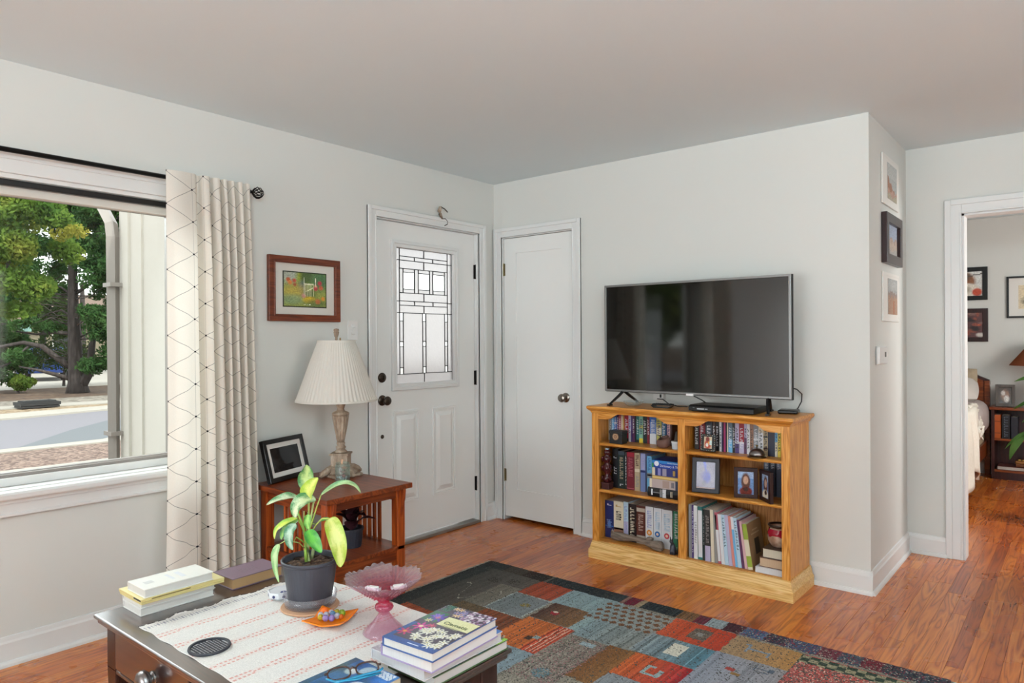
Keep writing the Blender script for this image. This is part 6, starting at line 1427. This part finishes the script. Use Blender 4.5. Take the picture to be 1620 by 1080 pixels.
t = thing('bed_throw', 'white crumpled textured throw on the side of the bed', 'blanket', (2.585, 3.06, .585)); mb = MB(); n = 18; rq = random.Random(7)
for j in range(n+1):
    for i in range(n+1):
        u, v = i/n, j/n; mb.v.append((.02+.055*u+.03*rq.random(), -.22+.44*v, .16-.24*u-.02*v+.05*math.sin(v*15)*u+.015*rq.random()))
mb.f = [(j*(n+1)+i, j*(n+1)+i+1, (j+1)*(n+1)+i+1, (j+1)*(n+1)+i) for j in range(n) for i in range(n)]; mb.c = [(.5,)*3]*len(mb.f); mb.m = [0]*len(mb.f)
o = mb.build('throw_cloth', 'quilt_fabric', t, smooth=True, recalc=False); q = o.modifiers.new('th', 'SOLIDIFY'); q.thickness = .012
t = thing('storage_bag', 'tan fabric bag tucked between bed and bookshelf in the bedroom', 'bag', (2.655, 3.99, .33)) if False else None

ns = thing('nightstand', 'dark mahogany low bookshelf beside the bed in the bedroom', 'nightstand', (3.045, 3.90, 0))
for x in (-.36, .36): MB().box(x-.012, x+.012, 0, .26, 0, .635).build('side_panel', 'mahogany', ns)
MB().box(-.36, .36, .25, .262, .03, .64).build('back_panel', 'mahogany', ns)
MB().box(-.385, .385, -.02, .27, .635, .66).build('top', 'bed_wood', ns, bevel=.004)
for z in (.372, .085): MB().box(-.35, .35, 0, .25, z-.018, z).build('shelf', 'bed_wood', ns)
MB().box(-.348, .348, .005, .02, 0, .067).build('kick_board', 'mahogany', ns)
o = book('hardback_book', 'orange leather book on the upper nightstand shelf', 'books on the nightstand', 2.695, 3.93, .3722, .048, .215, .16, '#b4551e', bands=[(.2, .24, '#7a3210'), (.7, .74, '#7a3210')])
o = book('hardback_book', 'black and grey patterned book right of the orange one', 'books on the nightstand', 2.752, 3.93, .3722, .060, .215, .16, '#14161c', txt=[(.05, .95, '#5a6470', 9)])
o = book('hardback_book', 'dark blue book right of the patterned book on the nightstand', 'books on the nightstand', 2.82, 3.94, .3722, .05, .20, .16, '#1c1f2a')
lying('hardback_book', 'flat white paged book on the bottom nightstand shelf', None, 2.715, 3.02, 3.92, 4.12, .0855, .118, '#5a2a20', '#c9c2ba', spine='+y')
t = thing('trinket_box', 'small gilt box on the bottom nightstand shelf', 'box', (2.94, 4.0, .1185)); MB().box(-.09, .09, -.05, .05, 0, .03, '#6a3a1c').box(-.092, .092, -.052, .052, .03, .055, '#8a5a24').build('box_body', 'paint_gloss', t, bevel=.006)
mb = MB()
for k in range(5): mb.lathe([(.001, 0), (.012, .002), (.012, .008), (.001, .012)], 10, o=(-.06+.03*k, -.02, .055), col='#c9a050')
mb.build('gilt_studs', 'paint_gloss', t)
t = thing('photo_frame', 'grey wooden photo frame standing on the nightstand', 'photo frame', (2.775, 3.97, .661)); t.rotation_euler = (math.radians(-10), 0, .1)
MB().frame(-.075, .075, 0, .205, .026, -.012, .01).box(-.07, .07, .0, .01, .005, .2).build('frame', 'grey_wood', t, bevel=.003)
painted('photo', .098, .15, 20, 30, lambda U, V: jitter(put(put(put(blank(U, '#4a4038'), disc(U, V, .5, .5, .3, .35, .3), '#8a6a58'), disc(U, V, .35, .65, .16, .14, .3), '#c8c0b8'), disc(U, V, .6, .3, .2, .2, .3), '#d0ccc6'), .2), 'paint_gloss', t, X=T(0, -.004, .028))
lp = thing('bedside_lamp', 'bedside lamp with a brown cone shade on the nightstand', 'lamp', (3.04, 3.935, .661))
MB().lathe([(.001, 0), (.07, 0), (.075, .01), (.03, .025), (.015, .04), (.03, .08), (.055, .15), (.045, .22), (.016, .28), (.012, .40), (.001, .40)], 24).build('base', 'mahogany', lp, smooth=True)
MB().lathe([(.235, .385), (.07, .60)], 40, caps=False).build('lamp_shade', 'brown_shade', lp, smooth=True)
MB().tube([(0, 0, .4), (0, 0, .61)], .004, 6).build('stem', 'brass_old', lp)

# bedroom pictures
def art(kind):
    def fn(U, V):
        if kind == 0:
            im = blank(U, '#d6d6d2'); put(im, disc(U, V, .45, .6, .35, .4, .15), '#8a5a3c'); put(im, disc(U, V, .35, .8, .3, .2, .3), '#5a5148'); put(im, disc(U, V, .55, .25, .38, .28, .1), '#d9d0c2'); put(im, disc(U, V, .45, .25, .2, .15, .4), '#8a806a'); put(im, disc(U, V, .85, .15, .14, .16, .2), '#c04a30'); put(im, (np.abs(V-.7-.2*U) < .02), '#55504a')
        elif kind == 1:
            im = blank(U, '#5a3a3a'); q = random.Random(1)
            for k in range(34): put(im, disc(U, V, q.random(), q.random(), q.uniform(.04, .16), q.uniform(.03, .1), .3), q.choice(('#8a4a3a', '#c05a3a', '#c8c0b8', '#4a3434', '#7a5a54', '#2c2224', '#8a6a60')))
        else:
            im = blank(U, '#d8c8a8'); put(im, disc(U, V, .45, .45, .3, .05, .3), '#4a4238'); put(im, disc(U, V, .4, .3, .3, .14, .3), '#6a6254'); put(im, disc(U, V, .4, .4, .2, .1, .3), '#d0c4a8')
        return jitter(im, .08)
    return fn
for k, (lab, xc, z0, w, h, bw, mtl) in enumerate((('black framed painting of a face, upper of two on the bedroom wall', 2.44, 1.66, .375, .318, .042, 'black_plastic'), ('dark framed crowded red painting, lower of two on the bedroom wall', 2.445, 1.26, .37, .32, .042, 'dark_frame_wood'), ('thin black framed print with wide white mat at right on the bedroom wall', 2.985, 1.48, .42, .39, .018, 'black_plastic'))):
    t = thing('bedroom_picture', lab, 'picture', (xc, 4.18, z0), 0, 'pictures on the bedroom wall')
    MB().frame(-w/2, w/2, 0, h, bw, -.022, -.001).build('frame', mtl, t, bevel=.002); MB().box(-w/2+.006, w/2-.006, -.010, -.002, .006, h-.006).build('mat', 'mat_white', t)
    iw, ih = (w-2*bw, h-2*bw) if k < 2 else (.24, .22)
    painted('print', iw, ih, 30, 26, art(k), 'paint_satin', t, X=T(0, -.012, (h-ih)/2))

# leafy plant just inside the bedroom
t = thing('house_plant', 'tall leafy green plant just inside the bedroom at the right edge', 'plant', (3.22, 2.2, 0))
MB().lathe([(.001, 0), (.11, 0), (.14, .24), (.145, .24), (.145, .26), (.13, .26), (.125, .22), (.001, .22)], 28, col='#5a4a40').build('pot', 'paint_matte', t)
MB().tube([(0, 0, .2), (-.01, 0, .6), (-.04, 0, .95), (-.06, .02, 1.15)], [.012, .010, .008, .004], 8, col='#5a6a3a').build('stem', 'paint_matte', t, smooth=True)
for (b, tp, w) in (((-.06, 0, 1.0), (-.26, .0, .985), .07), ((-.05, 0, .86), (-.265, -.02, .79), .06), ((-.05, 0, .78), (-.215, -.01, .70), .06), ((-.04, 0, .66), (-.24, -.02, .60), .055), ((-.10, 0, .66), (-.315, .0, .505), .05), ((-.19, -.02, .62), (-.285, -.04, .435), .06), ((-.08, 0, .62), (-.235, .0, .56), .055), ((-.03, 0, 1.0), (.12, .05, 1.1), .09), ((-.02, 0, .8), (.15, -.05, .75), .09), ((-.05, .02, 1.12), (-.02, .1, 1.28), .08)):
    o = leaf_mesh(MB(), b, tp, (0, -.5, 1), w, '#4d7438', .12, fold=.1).build('leaf', 'house_leaf', t, smooth=True, recalc=False)
    MB().tube([(-.02, 0, b[2]-.08), b], .003, 5, col='#6a7a3c').build('leaf_stalk', 'paint_matte', t)
# ---------------------------------------------------------------- outdoors in front of the window
GZ = -.35
def ground(name, poly, z, m, lab=None):
    return struct(MB().prism(poly, 'z', z-.1, z).build(name, m))
ground('mulch_bed', [(-.2, -9), (-.2, 9), (-9.2, 9), (-9.2, -9)], GZ, 'wood_chips')
ground('front_walk', [(-6.5, -9), (-6.5, 9), (-7.4, 9), (-7.4, -9)], GZ+.012, 'concrete')
ground('road', [(-9.55, -30), (-9.5, 30), (-16, 30), (-14.2, -30)], GZ-.01, 'asphalt')
ground('near_kerb', [(-9.18, -30), (-9.18, 30), (-9.55, 30), (-9.55, -30)], GZ+.02, 'concrete')
ground('driveway_apron', [(-9.2, .45), (-9.2, 6), (-10.6, 6), (-10.15, 1.5)], GZ+.021, 'concrete')
ground('road_patch', [(-9.5, -.5), (-9.6, 6), (-16.5, 6), (-13.7, 2.95), (-11.55, 1.0)], GZ+.0, 'asphalt_patch')
ground('far_kerb', [(-14.6, -30), (-14.75, 1), (-15.3, 3.2), (-16.2, 30), (-16.9, 30), (-16.35, 4), (-15.95, 1), (-15.6, -30)], GZ+.03, 'concrete')
ground('gravel_strip', [(-15.5, -30), (-15.9, 1), (-16.3, 4), (-16.8, 30), (-18.5, 30), (-17.3, 4), (-17.4, 1), (-17.6, -30)], GZ+.01, 'gravel')
ground('far_sidewalk', [(-17.35, -30), (-17.35, 1.4), (-17.0, 4.2), (-17.2, 30), (-18.6, 30), (-17.9, 4.6), (-18.2, 1.5), (-18.5, -30)], GZ+.035, 'concrete')
ground('rock_bed', [(-17.8, -30), (-17.8, 30), (-21, 30), (-20.4, 2), (-20, -30)], GZ+.005, 'pale_rock')
ground('needle_bed', [(-20, -30), (-20, 30), (-27, 30), (-25, -30)], GZ, 'needle_litter')
ground('far_drive', [(-24, -30), (-25.5, 30), (-80, 30), (-80, -30)], GZ-.005, 'concrete')
t = thing('storm_drain', 'dark iron storm drain cover by the far sidewalk', 'drain', (-17.25, 2.12, GZ+.03))
MB().box(-.28, .28, -.42, .42, 0, .05).box(-.3, .3, -.44, .44, .06, .14).build('grate_frame', 'iron', t); MB().box(-.22, .22, -.36, .36, .14, .17).build('lid', 'iron', t)

# porch side wall with downspout
struct(MB().box(-2.36, -.2, -1.66, -1.5, GZ, 2.6).box(-2.28, -2.16, -1.68, -1.64, GZ, 2.6).box(-2.02, -1.94, -1.675, -1.64, GZ, 2.6).build('porch_wall', 'exterior_stucco'))
struct(MB().box(-.75, -.2, -6, -1.66, 2.52, 2.66).build('porch_soffit', 'exterior_stucco'))
t = thing('downspout', 'beige metal downspout with an elbow on the porch corner', 'downspout', (-2.36, -1.70, 0))
MB().tube([(.035, -.02, GZ+.02), (.035, -.02, 2.10), (.01, -.02, 2.20), (-.10, -.02, 2.30), (-.22, -.02, 2.40), (-.24, -.02, 2.62)], .048, 4, flat=.8).build('pipe', 'downspout_metal', t)
for z in (.6, 1.72): MB().box(-.035, .105, -.066, .02, z, z+.03).build('strap', 'downspout_metal', t)

# trees
def frame_pt(base, rx, dp, z):  # rx along the street view, dp away from the house
    return (base[0]+.771*rx-.637*dp, base[1]+.637*rx+.771*dp, z)
def foliage(blobs, n, size, seed, long=1.0, down=.0):
    """n leaf cards scattered in ellipsoidal clusters"""
    q = np.random.default_rng(seed); bl = np.array(blobs, float); w = bl[:, 3]*bl[:, 4]*bl[:, 5]; w = w**.75; idx = q.choice(len(bl), n, p=w/w.sum())
    d = q.normal(size=(n, 3)); d /= np.linalg.norm(d, axis=1)[:, None]; r = q.random(n)**.45
    c = bl[idx, :3]+d*r[:, None]*bl[idx, 3:6]
    a = q.normal(size=(n, 3)); a[:, 2] -= down; a /= np.linalg.norm(a, axis=1)[:, None]; b = np.cross(a, q.normal(size=(n, 3))); b /= np.linalg.norm(b, axis=1)[:, None]
    s = (size*q.uniform(.6, 1.3, n))[:, None]; a = a*s*long; b = b*s*.55
    v = np.stack([c-a, c+b, c+a, c-b], 1).reshape(-1, 3)
    me = bpy.data.meshes.new('foliage'); me.vertices.add(4*n); me.vertices.foreach_set('co', v.ravel().astype(np.float32))
    me.loops.add(4*n); me.loops.foreach_set('vertex_index', np.arange(4*n, dtype=np.int32)); me.polygons.add(n); me.polygons.foreach_set('loop_start', np.arange(0, 4*n, 4, dtype=np.int32)); me.polygons.foreach_set('loop_total', np.full(n, 4, np.int32)); me.update(calc_edges=True)
    return me
def leafobj(me, name, m, par):
    me.materials.append(MATS[m]); o = bpy.data.objects.new(name, me); C.objects.link(o); o.parent = par; o['kind'] = 'stuff'; return o
B0 = (-22.56, 4.81)
pine = thing('pine_tree', 'large dark pine with a thick trunk and spreading bare lower branches', 'tree', (B0[0], B0[1], GZ))
def pp(rx, dp, z): return (.771*rx-.637*dp, .637*rx+.771*dp, z)
tk = MB().tube([pp(.02, 0, 0), pp(.0, 0, .35), pp(-.05, 0, 1.0), pp(-.08, 0, 2.0), pp(-.12, 0, 3.2), pp(-.12, 0, 4.6), pp(-.25, 0, 5.8), pp(-.3, 0, 6.6)], [.36, .27, .22, .19, .155, .12, .07, .03], 12)
tk.tube([pp(.1, 0, .25), pp(.38, .1, .7), pp(.42, .1, 1.4), pp(.5, .2, 2.2)], [.22, .14, .11, .05], 9).build('trunk', 'bark', pine, smooth=True)
br = MB()
for pts, r in (([(-.05, 0, .75), (-.5, -.2, 1.15), (-.95, -.3, 1.55), (-1.5, -.4, 1.68), (-2.4, -.5, 1.5), (-3.4, -.6, 1.2)], .12), ([(-.08, 0, 1.95), (-.7, 0, 2.02), (-1.4, .1, 1.95), (-2.4, .2, 2.1)], .075), ([(-.0, 0, .4), (-.5, -.3, .62), (-.95, -.5, .78), (-1.5, -.6, .9)], .09), ([(-.1, 0, 2.5), (-.5, 0, 2.75), (-.9, 0, 2.65), (-1.5, .1, 2.4)], .045), ([(-.1, 0, 3.2), (-.5, 0, 3.5), (-1.1, 0, 3.7)], .05), ([(0, 0, 3.3), (.5, 0, 3.65), (1.1, 0, 3.9), (1.8, .1, 4.0)], .055), ([(-.1, 0, 2.6), (.4, .1, 2.85), (1.0, .2, 2.85)], .03),
               ([(-.15, 0, 4.3), (.4, 0, 4.9), (1.0, 0, 5.5), (1.5, 0, 5.9)], .06), ([(-.12, 0, 4.6), (-.6, 0, 5.3), (-1.2, .1, 5.9)], .05), ([(0, 0, 1.8), (.5, .2, 2.1), (1.0, .2, 2.3)], .035), ([(-1.3, -.35, 1.62), (-1.9, -.5, 1.0), (-2.5, -.6, .75)], .04), ([(-.15, 0, 2.2), (-.8, -.1, 2.5), (-1.3, -.1, 2.3)], .03), ([(-.12, 0, 5.2), (.5, 0, 5.6), (1.2, .1, 5.6)], .04)):
    n = len(pts); br.tube([pp(*p) for p in pts], [r*(1-.75*i/(n-1)) for i in range(n)], 7)
rq = random.Random(21)
for k in range(46):
    z = rq.uniform(1.0, 5.8); s = rq.choice((-1, 1)); L_ = rq.uniform(.6, 1.6); d = rq.uniform(-.8, .8); br.tube([pp(-.1, 0, z), pp(-.1+s*L_*.5, d*.5, z+rq.uniform(-.1, .3)), pp(-.1+s*L_, d, z+rq.uniform(-.25, .5))], [.022, .015, .005], 5)
br.build('branches', 'bark', pine, smooth=True)
bl = []
rq = random.Random(31)
def bp(rx, dp, z, a, b): p = pp(rx, dp, z); bl.append((p[0], p[1], p[2], a, a, b))
for (rx, z, a, b) in ((1.3, 2.6, .65, .5), (1.75, 1.9, .55, .55), (1.5, 1.35, .5, .4), (1.9, 3.2, .6, .5), (1.5, 4.3, .7, .5), (.9, 4.9, .7, .5), (1.7, 5.2, .7, .5), (.3, 5.6, .7, .5), (1.1, 5.9, .8, .5), (-.5, 6.1, .8, .5), (-1.6, 6.2, .8, .6), (.3, 6.3, .7, .4), (1.6, 6.2, .7, .4), (-1.2, 6.3, .7, .4),
                      (-2.2, 1.05, .6, .4), (-1.7, 1.25, .45, .25), (-2.4, 1.8, .5, .35), (-1.5, 2.3, .45, .28), (-2.2, 2.7, .6, .4), (-1.3, 3.2, .5, .3), (-2.0, 3.9, .7, .5), (-1.0, 4.2, .5, .4), (-1.6, 5.0, .7, .5), (.8, 3.1, .4, .25), (.95, 1.0, .45, .35), (1.8, .75, .5, .35), (1.2, 1.9, .5, .4), (1.5, 3.1, .6, .4), (.9, 2.3, .4, .3), (1.9, 2.7, .6, .5), (-.9, 4.9, .6, .5), (-.7, 5.6, .7, .5), (.9, 4.0, .5, .4), (-2.8, 3.4, .7, .6), (-2.9, 4.8, .8, .7), (-2.6, 2.0, .5, .4), (.4, 5.0, .5, .4), (1.0, 3.6, .6, .5), (.6, 2.6, .45, .3), (1.4, 2.3, .5, .5), (2.0, 1.3, .5, .5), (.8, 4.5, .6, .4), (2.6, 3.4, .7, .7), (1.2, .9, .3, .25), (-.7, 2.2, .4, .25), (-1.0, 3.6, .5, .35), (2.3, 2.5, .6, .6), (2.4, 4.2, .7, .7), (2.4, 5.8, .8, .7), (-2.6, .6, .5, .35), (.3, 4.2, .4, .3)):
    for k in range(3): bp(rx+rq.uniform(-.25, .25), rq.uniform(-.8, .8), z+rq.uniform(-.15, .15), a*.75, b*.7)
leafobj(foliage(bl, 80000, .046, 1, 1.9), 'foliage', 'pine_needles', pine)
mp = thing('leafy_tree', 'yellow green broadleaf tree in front of the pine on the left', 'tree', (-20.4, 1.1, GZ))
MB().tube([(0, 0, 0), (.1, .1, 1.4), (.3, .3, 2.8), (.6, .6, 4.4)], [.2, .16, .13, .07], 10).tube([(.2, .2, 2.2), (.8, .7, 3.3), (1.3, 1.2, 4.3)], [.09, .06, .03], 7).build('trunk', 'bark', mp, smooth=True)
bl = []
for (rx, z, a, b) in ((1.6, 3.4, .7, .5), (2.3, 3.2, .6, .45), (1.2, 4.2, .8, .6), (2.2, 4.3, .7, .5), (2.9, 4.2, .5, .4), (1.6, 5.2, .8, .6), (2.6, 5.2, .7, .5), (1.2, 5.8, .7, .4), (2.0, 5.9, .7, .4), (1.3, 2.6, .5, .35), (1.9, 2.55, .35, .25), (.6, 5.0, .9, .7), (.6, 3.4, .8, .6), (3.2, 4.8, .4, .3)):
    for k in range(2):
        p = pp(rx+rq.uniform(-.2, .2), rq.uniform(-.7, .7), z+rq.uniform(-.15, .15)); bl.append((p[0], p[1], p[2], a*.8, a*.8, b*.8))
leafobj(foliage(bl, 20000, .062, 2, 1.1, .3), 'foliage', 'maple_leaves', mp)
p0 = [(*pp(1.45, -1, 0.0)[:2], 0)]
bl = []
for (rx, z) in ((3.3, 4.5), (3.75, 4.6)):
    p = pp(rx, -.6, z); bl.append((p[0], p[1], p[2], .28, .28, .18))
leafobj(foliage(bl, 260, .06, 3, 1.1), 'yellow_foliage', 'yellow_leaves', mp)
# shrubs and hedge behind the pine
for k, (x, y, s, lab) in enumerate(((-25.6, 3.2, 1.5, 'low dark shrub behind the pine on the left'), (-27.2, 5.9, 1.5, 'round grey green shrub right behind the pine trunk'), (-26.4, 8.4, 1.9, 'dense shrub behind the pine at the right'), (-23.9, 3.5, .5, 'small shrub with yellow leaves left of the pine trunk'))):
    t = thing('shrub', lab, 'shrub', (x, y, GZ), 0, 'shrubs under the pine'); q = random.Random(k)
    MB().tube([(0, 0, 0), (.05, .02, s*.7)], [.06, .02], 6).build('stem', 'bark', t)
    bl = [(q.uniform(-.7, .7)*s, q.uniform(-.7, .7)*s, s*q.uniform(.45, 1.0), .5*s, .5*s, .32*s) for _ in range(6)]
    leafobj(foliage(bl, 4500, .055, 40+k), 'foliage', 'shrub_leaves' if k != 3 else 'maple_leaves', t)
bt = thing('background_trees', 'dark green row of trees far behind the pine', 'trees', (-40, 10, GZ)); bl = []; q = random.Random(5)
for k in range(34):
    rx = q.uniform(-9, 6); z = q.uniform(2.6, 9.5); p = pp(rx, q.uniform(-1, 2), z); bl.append((p[0], p[1], p[2], 1.3, 1.3, .9))
leafobj(foliage(bl, 15000, .17, 6), 'foliage', 'shrub_leaves', bt)
tk = MB()
for k in range(7): p = pp(-8+2.2*k, .4, 0); tk.tube([p, (p[0], p[1], 5)], [.2, .1], 7)
tk.build('trunks', 'bark', bt)['kind'] = 'stuff'
nt = thing('neighbour_trees', 'broad row of trees down the street, mirrored in the television', 'trees', (-10, -20, GZ)); bl = []; q = random.Random(15)
for k in range(40): bl.append((q.uniform(-9, 8), q.uniform(-1.5, 1.5), q.uniform(.2, 8.5), 1.6, 1.2, 1.1))
leafobj(foliage(bl, 16000, .22, 16), 'foliage', 'maple_leaves', nt)
tk = MB()
for k in range(6): tk.tube([(-8+3*k, 0, 0), (-8+3*k, 0, 5)], [.22, .1], 7)
tk.build('trunks', 'bark', nt)['kind'] = 'stuff'
ground('side_lawn', [(-90, -160), (4, -160), (4, -9), (-9.2, -9), (-9.2, -30), (-90, -30)], GZ-.02, 'needle_litter')
# house and car across the street
hs = thing('house', 'pale tan house across the street behind the trees', 'house', (-50, 11, GZ), math.radians(40))
MB().box(-9, 9, 0, 6, 0, 3.1).build('wall', 'far_wall', hs); MB().prism([(-.6, 3.1), (6.6, 3.1), (3, 5.0)], 'x', -9.5, 9.5).build('roof', 'far_roof', hs)
for x in (-6, -2.4, 2.6, 6.2):
    f = MB().frame(x-.8, x+.8, 1.1, 2.4, .09, -.06, .01).build('window', 'trim_paint', hs); MB().box(x-.72, x+.72, -.02, -.005, 1.18, 2.32).build('pane', 'car_glass', f)
sg = thing('mint_sign_panel', 'small pale mint panel on a post seen through the pine branches', 'sign', (-27.5, 4.75, GZ)); MB().box(-.05, .05, -.05, .05, 0, 2.1).build('post', 'bark', sg); MB().box(-.03, .03, -.27, .27, 2.1, 2.4, X=Rz(.7)).build('panel', 'mint_panel', sg)
cr = thing('parked_car', 'dark blue car parked across the street behind the pine', 'car', (-33.6, 7.2, GZ), math.radians(158))
MB().prism([(-2.1, .35), (2.1, .35), (2.15, .7), (2.0, .9), (1.2, .98), (.6, 1.45), (-1.1, 1.48), (-1.75, 1.02), (-2.1, .95)], 'y', -.85, .85).build('body', 'car_blue', cr, bevel=.06)
MB().prism([(1.1, .98), (.55, 1.4), (-1.05, 1.42), (-1.6, 1.0)], 'y', -.86, .86).build('windows', 'car_glass', cr)
for x in (-1.3, 1.3):
    for y in (-.8, .8): MB().lathe([(.001, -.1), (.3, -.1), (.33, -.06), (.33, .06), (.3, .1), (.001, .1)], 18, X=T(x, y, .33) @ Rx(PI/2)).build('wheel', 'tyre', cr)
